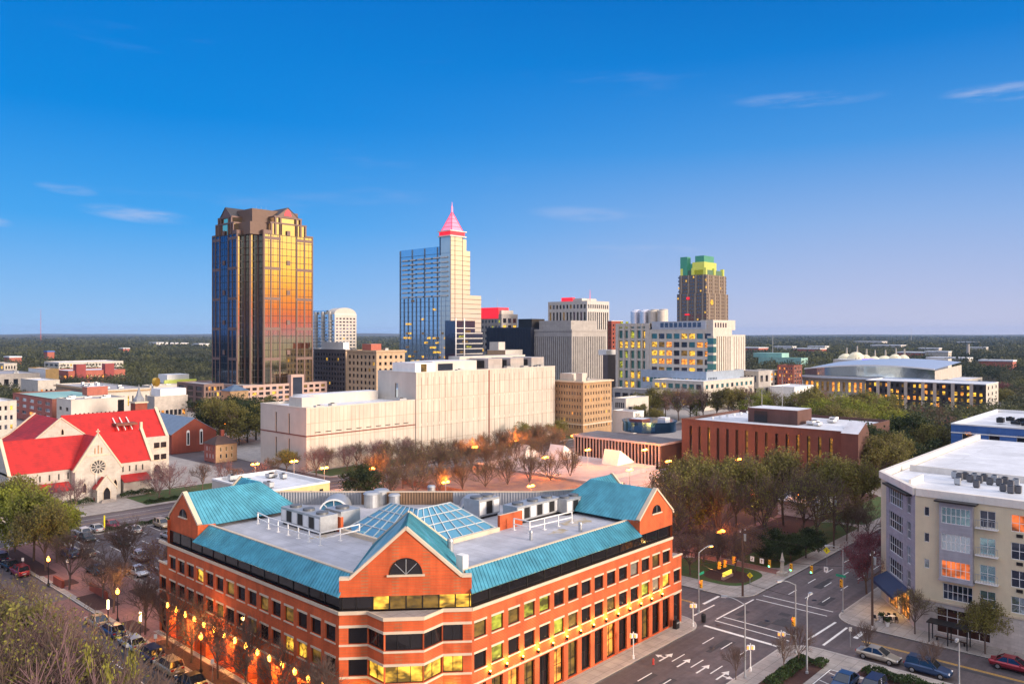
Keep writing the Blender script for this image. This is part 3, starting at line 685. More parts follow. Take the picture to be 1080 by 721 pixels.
# glazed skylight over the atrium
sky_gl = GLASS('skylight_glass', (0.13, 0.36, 0.50, 1), 0.8, 0.10)
sk = MB(); K = (63.5, 73.9, 18.6); b0 = (59.3, 69.7, 15.4); r1 = (68.8, 73.9, 18.6); br_ = (72.7, 69.7, 15.4); l1 = (63.5, 79.2, 18.6); bl = (59.3, 83.1, 15.4)
fm = P('skylight_bar', (0.55, 0.62, 0.66), 0.4, 0.4, var=0.05)
bars = MB()
def glazed(a, b, c, d, n, k):
    sk.face([a, b, c, d], sky_gl); a, b, c, d = map(Vector, (a, b, c, d)); up = Vector((0, 0, 0.07))
    for i in range(n + 1): f = i / n; bars.beam(a.lerp(b, f) + up, d.lerp(c, f) + up + Vector((0.001 * i, 0, 0)), 0.1, 0.14, fm)
    for i in range(k + 1): f = i / k; bars.beam(a.lerp(d, f) + up, b.lerp(c, f) + up, 0.09, 0.12, fm)
glazed(b0, br_, r1, K, 7, 4); glazed(bl, b0, K, l1, 7, 4)
sk.face([br_, (72.7, 78.1, 15.4), r1], sky_gl); sk.face([(72.7, 78.1, 15.4), (67.7, 78.1, 15.4), K, r1], sky_gl)
sk.face([(67.7, 78.1, 15.4), (67.7, 83.1, 15.4), l1, K], sky_gl); sk.face([(67.7, 83.1, 15.4), bl, l1], sky_gl)
skr = sk.build('skylight', root); bars.build('glazing_bar', skr)
w_ = MB(); w_.box(58.9, 69.3, 15.0, 73.1, 69.68, 15.5, trim); w_.box(58.9, 69.7, 15.0, 59.28, 83.3, 15.5, trim); w_.build('skylight_kerb', root)
w_ = MB(); w_.box(73.3, 69.5, 15.0, 77.6, 69.9, 16.9, brick, trim); w_.build('parapet_upstand', root); w_ = MB(); w_.box(59.1, 83.7, 15.0, 59.5, 88.0, 16.9, brick, trim); w_.build('parapet_upstand', root)
tr.build('stone_trim', root)
mbd.body = body; mbd.done(near=True)
def railing(pts, z, h=1.5):
    r = MB()
    for i in range(len(pts) - 1):
        a, b = pts[i], pts[i + 1]; n = max(1, round(math.dist(a, b) / 2.6))
        for k in range(1 if i else 0, n + 1):
            x, y = a[0] + (b[0] - a[0]) * k / n, a[1] + (b[1] - a[1]) * k / n; r.box(x - .07, y - .07, z, x + .07, y + .07, z + h, white)
            r.box(x - .22, y - .22, z, x + .22, y + .22, z + .06, white)
        for zz in (h, h * 0.52): r.beam((*a, z + zz - .03), (*b, z + zz - .03), 0.11, 0.11, white)
    return r.build('roof_railing', root)
railing([G(272, 552, 15), G(283, 557.3, 15), G(337.5, 575, 15), G(379, 565, 15)], 15.0)
railing([G(542, 558.5, 15), G(558.5, 562, 15), G(603, 551, 15)], 15.0)
def roof_unit(cx, cy, w, d, h, fans=2, name='air_handler', m=None):
    u = MB(); z = 15.0; m = m or galv
    u.box(cx - w / 2, cy - d / 2, z + .35, cx + w / 2, cy + d / 2, z + h, m); u.box(cx - w / 2 + .2, cy - d / 2 + .2, z, cx + w / 2 - .2, cy + d / 2 - .2, z + .35, frame_dark)
    k = max(1, int(max(w, d) / 1.2))
    for i in range(k):                    # louvre panels
        if w >= d: a = cx - w / 2 + w * (i + .1) / k; u.box(a, cy - d / 2 - .04, z + .6, a + w / k * .8, cy - d / 2, z + h - .3, frame_dark if i % 2 else white)
        else: a = cy - d / 2 + d * (i + .1) / k; u.box(cx - w / 2 - .04, a, z + .6, cx - w / 2, a + d / k * .8, z + h - .3, frame_dark if i % 2 else white)
    for i in range(fans):
        f = (i + .5) / fans; x, y = (cx - w / 2 + w * f, cy) if w >= d else (cx, cy - d / 2 + d * f)
        u.tube((x, y, z + h), (x, y, z + h + .25), min(w, d) * .30, None, 16, P('fan_guard', (.16, .17, .18), .5, .5))
    return u.build(name, root)
a = G(330, 563, 15); roof_unit(a[0] + 1.5, a[1] + 3.2, 2.6, 9.0, 2.3, 3)
a = G(366, 556, 15); roof_unit(a[0], a[1] + 1, 3.0, 3.6, 2.4, 1)
a = G(562, 551, 15); roof_unit(a[0] + 2.2, a[1] + 2.0, 9.0, 2.6, 2.3, 3); a = G(530, 546, 15); roof_unit(a[0] - 1, a[1] + 3, 4, 3, 2.6, 2)
a = G(600, 540, 15); roof_unit(a[0], a[1], 4, 2.4, 2.2, 2)
for (px, py) in ((352, 541), (500, 541)):  # barrel dormers beside the atrium
    x, y = G(px, py, 15); u = MB(); n = 12
    pr = [(-2.0 * math.cos(math.pi * i / n), 1.9 * math.sin(math.pi * i / n)) for i in range(n + 1)]
    for i in range(n):
        (a, za), (b, zb) = pr[i], pr[i + 1]
        f = lambda s, o, z: (x + E.x * s - NN.x * o, y + E.y * s - NN.y * o, 15.0 + z)
        u.quad(f(a, 0, za), f(b, 0, zb), f(b, 4.5, zb), f(a, 4.5, za), galv); u.beam(f(a, -.05, za), f(b, -.05, zb), .2, .2, white)
        if i % 3 == 0: u.beam(f(0, -.05, 0), f(a, -.05, za), .07, .07, white)
    u.face([f(s, 0, z) for s, z in pr], sky_gl); u.build('barrel_dormer', root)
for (px, py, r_, h_) in ((392, 534, 1.1, 1.9), (402, 531, 1.1, 1.9), (416, 533, 0.8, 1.5), (455, 522, .6, 1.3), (612, 560, .25, .9), (560, 569, .2, .9), (475, 585, .35, 1.6)):
    x, y = G(px, py, 15); u = MB(); u.lathe((x, y, 15.0), [(r_, 0), (r_, h_), (r_ * 1.15, h_), (r_ * .9, h_ + .25), (0.01, h_ + .3)], 18, galv); u.build('roof_vent', root)
x, y = G(489, 604, 15); u = MB(); u.box(x - .6, y - .5, 15, x + .2, y + .5, 17.0, white); u.build('roof_box', root)
# wall lamps of the arcade and the avenue front, each with its own light
def sconce(x, y, z, dx, dy, e, col=(1, .62, .18)):
    u = MB(); u.lathe((x + dx * .2, y + dy * .2, z - .2), [(0.02, 0), (.12, .05), (.16, .35), (.1, .42)], 8, black); u.beam((x, y, z), (x + dx * .2, y + dy * .2, z), .05, .05, black)
    u.lathe((x + dx * .2, y + dy * .2, z + .2), [(.1, 0), (.1, .12), (.01, .14)], 8, LAMP)
    o = u.build('wall_lamp', root)
    light('wall_lamp_light', o, (x + dx * .45, y + dy * .45, z + .55), col, e, .12)
LAMP = P('lamp_glow', (1, .6, .2), 0.5, emit='ffa838', es=14)
for i in range(1, 15):
    xx = Cc[0] + .35 + SP * i - .4; sconce(xx, 57.5, 4.9, 0, -1, 75, (1, .55, .14))
for i in range(0, 15, 1):
    yy = LBy - .7 - SP * i + .4
    if i % 2 == 0: light('arcade_light', root, (47.6, yy - 1.2, 3.0), (1, .52, .12), 400, .2)
    u = MB(); u.lathe((46.6, yy, 3.7), [(.02, 0), (.16, .1), (.2, .5), (.02, .75)], 8, LAMP); u.build('arcade_lamp', root)
for s in (2, 6.6, 11.2):
    x, y = CP(s, 2.7 if 4 < s < 9 else .6); light('entrance_light', root, (x, y, 4.3), (1, .6, .15), 60, .15)
# ================================================================ other buildings
cream = P('cream_panel', (0.54, 0.50, 0.44), 0.8, kind='panel', p=(1.45, 4.6, 0.09), col2=(0.38, 0.32, 0.26, 1), var=0.08, scale=0.15, streak=.14)
cream2 = P('cream_stucco', (0.52, 0.49, 0.44), 0.85, var=0.08, scale=0.2)
tan = P('tan_stone', (0.50, 0.36, 0.23), 0.85, kind='block', p=(1.2, 0.6, 0.02), var=0.1)
tan2 = P('tan_brick', (0.44, 0.29, 0.16), 0.85, kind='brick', var=0.12)
concr = P('pale_concrete', (0.38, 0.36, 0.34), 0.85, kind='panel', p=(3, 1.6, 0.04), var=0.08)
whiteroof = P('white_roof', (0.66, 0.69, 0.74), 0.7, kind='floor', col2=(0.50, 0.52, 0.57, 1), p=(2.2, 16, 0.05), var=0.14, scale=.25)
greyroof = P('gravel_roof', (0.33, 0.32, 0.34), 0.9, kind='mix', col2=(0.42, 0.41, 0.43, 1), p=0.08, var=0.12)
redroof = P('red_tile', (0.46, 0.010, 0.008), 0.65, kind='brick', col2=(0.34, 0.01, 0.008, 1), p=(1.1, .45, .05), var=0.24, scale=0.35, streak=.15)
whitestone = P('white_stone', (0.50, 0.47, 0.42), 0.85, kind='block', p=(0.9, 0.4, 0.02), var=0.10)
brick_pink = P('brick_pink', (0.42, 0.13, 0.09), 0.85, kind='brick', var=0.12)
brick_dk = P('brick_brown', (0.20, 0.07, 0.05), 0.85, kind='brick', var=0.15)
slate_b = P('slate_roof', (0.07, 0.12, 0.20), 0.6, var=0.15)
gl_blue = GLASS('glass_blue', (0.52, 0.66, 0.80, 1), 0.92, 0.08, 0.15)
gl_gold = GLASS('glass_gold', (0.92, 0.80, 0.50, 1), 1.0, 0.05, 0.10, 0.2)
gl_navy = GLASS('glass_navy', (0.10, 0.12, 0.17, 1), 0.85, 0.06, 0.15)
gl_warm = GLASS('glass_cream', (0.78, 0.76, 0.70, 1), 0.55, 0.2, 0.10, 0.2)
wframe = P('pale_frame', (0.62, 0.60, 0.56), 0.5)
granite = P('brown_granite', (0.15, 0.088, 0.072), 0.55, var=0.1)
redlit = P('red_floodlit', (0.7, 0.03, 0.05), 0.5, emit='ff1c28', es=0.5)
pinklit = P('pink_spire', (0.6, 0.2, 0.25), 0.5, emit='ff6f96', es=0.62)
greenlit = P('green_floodlit', (0.05, 0.22, 0.15), 0.5, emit='3f9878', es=0.12)
limelit = P('lime_floodlit', (0.30, 0.34, 0.10), 0.5, emit='d0d040', es=0.22)
WD = [darkglass, darkglass, gl_navy]
# ---- cream telephone exchange : low wing and tall block
b = B('utility_building', 'low windowless cream stone block with white parapet, joined before the taller cream block', 'building', 323, 274.8, 437.8, 430, 231)
LW = b
b.face('R', cream, 10, 1, 10.9, 11.2, fw=.55, fh=.9, mu=2, gls=[frame_dark], depth=.1)
b.face('L', cream2, 2, 2, 2.0, 17.0, fw=.12, fh=.8, mu=5.5, gls=[gl_blue]); b.plain('B', cream2); b.plain('X', cream2)
b.roof(whiteroof, 0.8, cream2)
m_ = MB(); m_.box(b.x0 - .12, b.y0 - .12, 10.0, b.x1, b.y0 - .001, 10.35, brick_dk); m_.box(b.x0 - .12, b.y0, 10.0, b.x0 - .001, b.y1, 10.35, brick_dk); m_.build('stone_band', b.root)
b.box('penthouse', b.x0 + 3, b.y0 + 7, b.h - .8, b.x0 + 9, b.y0 + 14, b.h + 2.4, cream2, whiteroof)
b.box('penthouse', b.x0 + 9.5, b.y0 + 17, b.h - .8, b.x1 - 2, b.y1 - 3, b.h + 2.2, cream2, whiteroof); b.units(3, seed=3, area=(b.x0 + 3, b.y0 + 1.5, b.x1 - 3, b.y0 + 5), zmax=1)
b.done()
x0 = b.x1 + .02; y0 = b.y0
b = Bld('telephone_building', 'tall windowless cream panelled block with rooftop machinery, behind the row of bare trees', 'building', x0, y0 - .5, on_y(585.3, y0 - .5), on_x(398.5, x0), 27.4)
b.face('R', cream, 26, 3, 2, 26, fw=.05, fh=.9, mu=1, gls=[cream2], depth=.12)
b.face('L', cream2, 1, 1, 18, 24, fw=.2, fh=.8, mu=6, gls=[gl_blue]); b.plain('B', cream2); b.plain('X', cream2); b.roof(whiteroof, .8, cream2)
b.body.box(b.x0 + 34, b.y0 - .12, 0, b.x0 + 34.6, b.y0 - .001, 27, brick_dk)
b.box('penthouse', b.x0 + 3, b.y0 + 4, 26.6, b.x0 + 12, b.y0 + 16, 30.2, white, whiteroof, 'white rooftop plant room')
b.box('penthouse', b.x0 + 12.5, b.y0 + 6, 26.6, b.x0 + 34, b.y0 + 18, 30.4, cream2, whiteroof)
b.box('penthouse_window', b.x0 + 5.5, b.y0 + 3.9, 27.2, b.x0 + 8, b.y0 + 3.99, 29.8, lit_dim); b.box('penthouse_window', b.x0 + 15, b.y0 + 5.9, 27.2, b.x0 + 22, b.y0 + 5.99, 29.6, gl_navy)
for k in range(3):
    xx = b.x0 + 37 + k * 12
    b.box('cooling_tower', xx, b.y0 + 3, 26.8, xx + 7.4, b.y0 + 13, 30.9, concr, greyroof)
    b.box('louvre', xx - .1, b.y0 + 5, 27.4, xx - .01, b.y0 + 12, 30.2, frame_dark)
b.box('rooftop_wall', b.x0 + 33, b.y0 + 14, 26.6, b.x1 - 2, b.y0 + 20, 31.6, cream2, greyroof); b.units(6, seed=5, area=(b.x0 + 14, b.y0 + 1.5, b.x1 - 3, b.y0 + 3.5), zmax=1.2); b.done()
# ---- golden granite tower
def tower_hannover():
    d = 430; yb = xy(278, d)[1]; xr0 = xy(278, d)[0]; xr1 = on_y(330, yb)
    n = 5.2                                          # notch step
    xs0 = xr0 - 2 * n * .9                            # left face plane
    lw = on_x(224, xs0); ys = on_x(250, xs0)
    top = zat(240, xr0, yb)
    t = thing('granite_tower', 'tall brown granite tower with mirrored golden glass, stepped corners and gabled top', 'tower', ((xs0 + xr1) / 2, (yb + lw) / 2, 0))
    n1 = (ys - yb) / 2; st = (xr0 - xs0) / 2
    xb, ybk = xr1, lw
    poly = [(xs0, ys), (xs0 + st, ys), (xs0 + st, yb + n1), (xr0, yb + n1), (xr0, yb), (xr1, yb), (xr1, ybk), (xs0, ybk)]
    core = MB()
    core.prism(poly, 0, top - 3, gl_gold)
    lf_ = GLASS('glass_left_sky_reflection', (0.055, 0.10, 0.20, 1), 1.0, 0.06, 0.10, 0.2); k_ = core.m_(lf_)  # same glass tinted darker on left faces: blue sky reflection put into its colour
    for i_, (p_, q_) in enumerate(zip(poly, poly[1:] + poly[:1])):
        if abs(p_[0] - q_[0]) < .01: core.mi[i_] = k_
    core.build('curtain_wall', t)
    cb = MB(); stone = MB(); mul = MB()
    zb = 9.0
    def faceit(p, q, piers, bands, z1, mw=2.6, m=granite):
        w = math.dist(p, q); u = ((q[0] - p[0]) / w, (q[1] - p[1]) / w); nx, ny = u[1], -u[0]
        def bx(mb, a, b_, z0, z1_, o, mm): mb.prism([(p[0] + u[0] * a - nx * .05, p[1] + u[1] * a - ny * .05), (p[0] + u[0] * b_ - nx * .05, p[1] + u[1] * b_ - ny * .05), (p[0] + u[0] * b_ + nx * o, p[1] + u[1] * b_ + ny * o), (p[0] + u[0] * a + nx * o, p[1] + u[1] * a + ny * o)], z0, z1_, mm)
        for a, b_ in piers: bx(stone, a * w, b_ * w, zb, z1, .30, m)
        for z0, zz, a, b_ in bands: bx(stone, a * w, b_ * w, z0, zz, .22, m)
        z = zb
        while z < z1: bx(mul, 0, w, z, z + .28, .09, frame_dark); z += 3.7
        k = int(w / mw)
        for i in range(k): bx(mul, w * i / k, w * i / k + .18, zb, z1, .08, frame_dark)
    bz = [zb + 16.5 * i for i in range(1, 6)]
    # right face: five bays, the middle one wider
    P5 = [(0, .022), (.13, .152), (.305, .327), (.65, .672), (.81, .832), (.978, 1)]
    bands = [(z, z + 1.5, a, c) for z in bz for a, c in ((0, .335), (.64, 1))]
    faceit((xr0, yb), (xr1, yb), P5, bands, top - 3)
    w = xr1 - xr0
    for z in bz: stone.box(xr0 + w * .455, yb - .5, z + 3, xr0 + w * .52, yb, z + 5.5, granite)
    lwid = ybk - ys
    faceit((xs0, ybk), (xs0, ys), P5, [(z, z + 1.5, a, c) for z in bz for a, c in ((0, .335), (.64, 1))], top - 3)
    for z in bz: stone.box(xs0 - .5, ys + lwid * .48, z + 3, xs0, ys + lwid * .545, z + 5.5, granite)
    for p, q in ((poly[0], poly[1]), (poly[1], poly[2]), (poly[2], poly[3]), (poly[3], poly[4])):
        faceit(p, q, [(0, .10), (.90, 1)], [], top - 1, 1.8)
    mul.build('mullion', t)
    # stepped parapets and gables
    def cap(a, c, z0, z1, side):
        if side == 'R': stone.box(xr0 + w * a, yb - .3, z0, xr0 + w * c, yb + 6, z1, granite)
        else: stone.box(xs0 - .3, ys + lwid * a, z0, xs0 + 6, ys + lwid * c, z1, granite)
    sm = P('tan_parapet', (0.15, 0.095, 0.07), 0.7, var=0.08)
    for sd in 'RL':
        cap(0, .16, top - 3, top - 1, sd); cap(.84, 1, top - 3, top - 2.2, sd)
    # gable-fronted upper bays
    gz = zat(213, (xr0 + xr1) / 2, yb)
    ro = MB(); up = MB()
    for a, c, zz in ((.14, .86, 3.0), (.22, .76, 6.5)):
        up.box(xr0 + w * a, yb + .1 + .1 * zz, top - 3.2, xr0 + w * c, yb + 8, top + zz, gl_gold); up.box(xs0 + .1 + .1 * zz, ys + lwid * a, top - 3.2, xs0 + 8, ys + lwid * c, top + zz, gl_gold)
        stone.box(xr0 + w * a - .3, yb - .1, top + zz - .1, xr0 + w * c + .3, yb + 8, top + zz + .7, granite); stone.box(xs0 - .1, ys + lwid * a - .3, top + zz - .1, xs0 + 8, ys + lwid * c + .3, top + zz + .7, granite)
        for f in (a, a + (c - a) / 2 - .17, a + (c - a) / 2 + .15, c - .03): stone.box(xr0 + w * f, yb - .25, top - 3, xr0 + w * (f + .03), yb + .6, top + zz, granite); stone.box(xs0 - .25, ys + lwid * f, top - 3, xs0 + .6, ys + lwid * (f + .03), top + zz, granite)
    # gables: right and left
    gm = xr0 + w * .49; ga = w * .23; zz = top + 7.0; gl_ = ys + lwid * .49; gb = lwid * .23
    up.face([(gm - ga, yb + .6, zz), (gm + ga, yb + .6, zz), (gm, yb + .6, zz + 5.5)], granite)
    up.face([(xs0 + .6, gl_ + gb, zz), (xs0 + .6, gl_ - gb, zz), (xs0 + .6, gl_, zz + 5.5)], granite)
    ym = (yb + ybk) / 2; xm = (xs0 + xr1) / 2
    slate = P('dark_standing_seam', (0.05, 0.045, 0.05), 0.5, 0.3, var=.1)
    slope(ro, (gm - ga, yb + .3, zz), (gm - ga, ym, zz), (gm, ym, zz + 5.6), (gm, yb + .3, zz + 5.6), slate, 1.2)
    slope(ro, (gm + ga, ym, zz), (gm + ga, yb + .3, zz), (gm, yb + .3, zz + 5.6), (gm, ym, zz + 5.6), slate, 1.2)
    slope(ro, (xs0 + .3, gl_ + gb, zz), (xm, gl_ + gb, zz), (xm, gl_, zz + 5.6), (xs0 + .3, gl_, zz + 5.6), slate, 1.2)
    slope(ro, (xm, gl_ - gb, zz), (xs0 + .3, gl_ - gb, zz), (xs0 + .3, gl_, zz + 5.6), (xm, gl_, zz + 5.6), slate, 1.2)
    ro.build('gable_roof', t)
    up.box(xs0 + 3.2, yb + 3.2, top - 3.5, xr1 - 3, ybk - 3, top + 3.2, sm); up.box(xs0 + 6, yb + 6, top + 3.2, xr1 - 6, ybk - 6, top + 10.8, sm, greyroof)
    up.build('crown', t); stone.build('granite_piers', t)
    # red mark on the gable
    sg = MB(); sg.face([(gm - 2.2, yb + .45, zz + .9), (gm + 2.2, yb + .45, zz + .9), (gm + 1.6, yb + .45, zz + 3.2), (gm, yb + .45, zz + 4.5), (gm - 1.6, yb + .45, zz + 3.2)], redlit); sg.build('lit_sign', t)
    for k in range(3): a = MB(); a.tube((xm - 4 + k * 3, ym, top + 10.5), (xm - 4 + k * 3, ym, top + 14.5), .12, .05, 5, galv); a.build('antenna', t)
    return xs0, xr0, xr1, yb, ys, lw
hx0, hx1, hx2, hyb, hys, hlw = tower_hannover()
# its podium
b = Bld('tower_podium', 'low granite podium with bands of square windows around the foot of the golden tower', 'building', hx0 - 7, hyb - 8, on_y(345, hyb - 8), hlw + 12, zat(406, hx0 - 2, hyb - 8))
pk = P('pink_granite', (0.42, 0.29, 0.25), 0.6, var=.08)
b.face('R', pk, 13, 4, 2, b.h - .8, fw=.66, fh=.6, gls=WD + [lit_dim], lits=[lit_y], lit=.08); b.face('L', pk, 12, 4, 2, b.h - .8, fw=.66, fh=.6, gls=WD, lits=[lit_y, lit_o], lit=.12)
b.plain('B', pk); b.plain('X', pk); b.roof(greyroof, .6, pk)
gx = (hx1 + hx2) / 2
b.box('entrance_bay', gx - 4.5, b.y0 - 1.5, 0, gx + 3.5, b.y0 + 2, b.h + 4.6, pk); b.box('entrance_glass', gx - 3.4, b.y0 - 1.6, 1, gx + 2.4, b.y0 - 1.52, b.h + 3.2, gl_navy)
b.done()
# ---- offices right of the tower
b = B('office_block', 'dark grey office block with a grid of square windows beside the golden tower', 'building', 364.5, 331, 372, 368, 470)
dkstone = P('dark_precast', (0.12, 0.10, 0.10), .8)
b.face('L', dkstone, 11, 9, 3, b.h - 2, fw=.62, fh=.55, gls=[gl_navy], lits=[lit_y], lit=.01, depth=.5); b.face('R', tan, 0, 0, 0, 0); b.plain('B', dkstone); b.roof(whiteroof, .6, white)
b.box('penthouse', b.x0 + .5, b.y0 + 3, b.h - .5, b.x1 - .5, b.y1 - 8, b.h + 4, white, whiteroof); b.done()
b = B('stone_office_building', 'tan stone office building with rows of square windows and a projecting cornice', 'building', 397, 366, 427, 369.5, 430)
b.face('L', tan, 7, 8, 1, b.h - 2, fw=.5, fh=.55, gls=WD, lits=[lit_y, lit_dim], lit=.08, depth=.4); b.face('R', tan, 5, 8, 1, b.h - 2, fw=.45, fh=.5, gls=WD, lits=[lit_y], lit=.05, depth=.4)
b.plain('B', tan); b.plain('X', tan); b.roof(greyroof, .6, tan); m_ = MB(); m_.box(b.x0 - .8, b.y0 - .8, b.h - .9, b.x1 + .8, b.y1 + .8, b.h - .3, tan); m_.build('cornice', b.root)
b.box('penthouse', b.x0 + 1, b.y0 + 6, b.h, b.x0 + 8, b.y0 + 14, b.h + 3.5, brick_pink, greyroof, 'red brick plant room'); b.units(4, seed=11); b.done()
# ---- condominium with arched top
b = B('condominium_tower', 'blue and cream apartment tower with an arched top, seen between two office towers', 'tower', 353, 322, 376, 331, 800)
b.face('L', gl_blue, 9, 11, 20, b.h - 2, fw=.7, fh=.45, gls=[gl_navy, gl_blue], fr=white, depth=.3); b.face('R', cream2, 6, 11, 20, b.h - 3, fw=.6, fh=.5, gls=[gl_navy, gl_blue], lits=[lit_y], lit=.05, fr=white, depth=.5)
b.plain('B', cream2); b.plain('X', cream2); b.roof(greyroof, .5, white)
for k in range(4):
    yy = b.y0 + (b.y1 - b.y0) * (.12 + .24 * k); m_ = MB(); m_.box(b.x0 - 1.6, yy, 0, b.x0, yy + 2.6, b.h + 2.5, cream2)
    for j in range(10): m_.box(b.x0 - 2.4, yy - 1.6, 22 + j * (b.h - 26) / 10, b.x0, yy + 4.2, 22.6 + j * (b.h - 26) / 10, white)
    m_.build('balcony_stack', b.root)
m_ = MB(); n = 16; wx = (b.x1 - b.x0)
pr = [(b.x0 + wx * (1 - math.cos(math.pi * i / n)) / 2, b.h + 6.5 * math.sin(math.pi * i / n)) for i in range(n + 1)]
m_.face([(x, b.y0 + .5, z) for x, z in pr], cream2)
for i in range(n): m_.quad((pr[i][0], b.y0 + .5, pr[i][1]), (pr[i + 1][0], b.y0 + .5, pr[i + 1][1]), (pr[i + 1][0], b.y0 + 14, pr[i + 1][1]), (pr[i][0], b.y0 + 14, pr[i][1]), cream2)
m_.build('arched_roof', b.root); b.box('roof_screen', b.x0 + 1, b.y0 + 16, b.h, b.x1 - 1, b.y1 - 1, b.h + 4, gl_blue, greyroof); b.done()
# ---- glass tower with red spire
def tower_spire():
    d = 640; x0, y0 = xy(475, d); t = thing('spire_tower', 'blue glass tower with a bright side face, red floodlit crown and pink pyramid spire', 'tower', (x0, y0, 0))
    yl = on_x(421.5, x0); ym = on_x(464, x0); x1, x2, x3 = on_y(488, y0), on_y(496.5, y0), on_y(508.5, y0)
    z1, z2, z3, zs = zat(249, x0, y0), zat(265, x2, y0), zat(312, x3, y0), zat(259, x0, ym)
    zg = zat(313, x0, y0)
    c = MB(); D = 30
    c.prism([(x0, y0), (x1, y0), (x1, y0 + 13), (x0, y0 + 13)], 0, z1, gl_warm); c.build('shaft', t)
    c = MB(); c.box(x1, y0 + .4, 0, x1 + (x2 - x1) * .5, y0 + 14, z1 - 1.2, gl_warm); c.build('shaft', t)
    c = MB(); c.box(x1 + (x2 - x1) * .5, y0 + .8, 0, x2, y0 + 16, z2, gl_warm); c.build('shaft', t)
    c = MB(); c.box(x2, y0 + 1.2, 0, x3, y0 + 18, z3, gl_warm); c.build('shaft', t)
    c = MB(); c.box(x0 + .6, y0 + 13, 0, x0 + D, yl, zs - .5, gl_blue); c.build('slab', t)
    c = MB(); c.box(x0 - .1, ym - 1, zs - 8, x0 + 13, y0 + 13, z1 - .1, gl_navy)
    c.build('upper_block', t)
    m_ = MB(); bal = MB(); litp = MB(); sfr = P('steel_blue_frame', (.22, .30, .40), .4, .4)
    # left face: floors, balconies above, office glazing below
    z = 4.0; r = random.Random(4)
    while z < zs - 4:
        hot = z > zg
        m_.box(x0 - .15, y0 + .1, z, x0 + .55, yl - .1, z + (.3 if not hot else .2), sfr)
        if hot and z < zs - 9:
            k = 6
            for i in range(k):
                a = y0 + 3 + (yl - y0 - 5) * i / k; w = (yl - y0 - 5) / k * .72
                bal.box(x0 - 1.0, a, z, x0 + .5, a + w, z + .25, concr); bal.box(x0 - 1.0, a, z + .25, x0 - .9, a + w, z + 1.25, wframe)
        if not hot:
            for i in range(18):
                if r.random() < (.22 if z < zg - 30 else .06) and not i % 3 == 9:
                    a = y0 + 1 + (yl - y0 - 2) * i / 18; litp.box(x0 - .04, a, z + .6, x0 + .5, a + (yl - y0) / 18 * .9, z + 2.2, r.choice([lit_y, lit_y, lit_dim])); litp.build('lit_window', t); litp = MB()
        z += 3.9
    for i in range(13):
        a = y0 + (yl - y0 - .3) * i / 12; m_.box(x0 - .2, a, 0, x0 + .56, a + .22, (zg if i % 3 else zs - 1), sfr)
    m_.build('mullion', t); bal.build('balcony', t)
    m_ = MB(); z = 6
    while z < z1:
        xe = x3 if z < z3 - 1 else x2 if z < z2 - 1 else x1
        m_.box(x0, y0 - .12, z, x1, y0 - .01, z + .22, frame_dark); 
        if xe > x1: m_.box(x1, y0 + .25, z, xe, y0 + .39, z + .22, frame_dark)
        z += 3.9
    for x in (x0, x0 + (x1 - x0) * .35, x1 - .4): m_.box(x, y0 - .16, 0, x + .45, y0 - .02, z1, granite)
    m_.build('mullion', t)
    # dark lower wing in front of the bright face
    xa = on_y(480, y0 - 12); zl = zat(338, xa, y0 - 12); x4, x5 = on_y(501, y0 - 12), on_y(509, y0 - 12)
    c = MB(); c.box(xa, y0 - 12, 0, x4, y0 - .2, zl, gl_navy); c.box(x4, y0 - 12, 0, x5, y0 - .2, zl - 9, gl_navy)
    for k in range(11):
        z = 3 + k * (zl - 5) / 11; c.box(xa - .1, y0 - 12.2, z, (x5 if z < zl - 10 else x4), y0 - 12.02, z + .6, wframe)
        if k < 10: c.box(xa + 3 + (k * 7) % 11, y0 - 12.1, z + 1.2, xa + 9 + (k * 7) % 11, y0 - 12.03, z + 2.6, lit_dim if k % 2 else lit_g)
    for x in (xa, xa + (x4 - xa) * .42): c.box(x, y0 - 12.6, 0, x + .9, y0 - 12.21, zl + 2, white)
    c.build('lower_wing', t)
    # crown
    c = MB(); c.box(x0 - 1.2, y0 - 1.2, z1, x1 + 3.2, y0 + 14, z1 + 1.0, wframe); c.box(x0 - .4, y0 - .4, z1 + 1.0, x1 + 2, y0 + 13, z1 + 4.2, redlit); c.box(x0 - 1.4, y0 - 1.4, z1 + 4.2, x1 + 3.4, y0 + 14, z1 + 5.0, wframe); c.build('crown', t)
    cx, cy = (x0 + x1) / 2 + .6, y0 + 6; zb = z1 + 5; zt = zat(223, cx, cy); r0 = (x1 - x0) * .46
    c = MB(); q = [(cx - r0, cy - r0), (cx + r0, cy - r0), (cx + r0, cy + r0), (cx - r0, cy + r0)]
    for i in range(4):
        j = (i + 1) % 4; c.face([(*q[i], zb), (*q[j], zb), (cx, cy, zt)], pinklit)
        c.beam((*q[i], zb), (cx, cy, zt), .5, .5, redlit)
        for f in (.2, .4, .6, .8):
            a = Vector((*q[i], zb)).lerp(Vector((cx, cy, zt)), f); b_ = Vector((*q[j], zb)).lerp(Vector((cx, cy, zt)), f); c.beam(a, b_, .3, .3, redlit)
    c.build('spire', t); c = MB(); c.tube((cx, cy, zt - 1), (cx, cy, zt + 4), .8, .6, 8, pinklit); c.tube((cx, cy, zt + 4), (cx, cy, zat(213, cx, cy)), .3, .1, 6, pinklit); c.build('mast', t)
tower_spire()
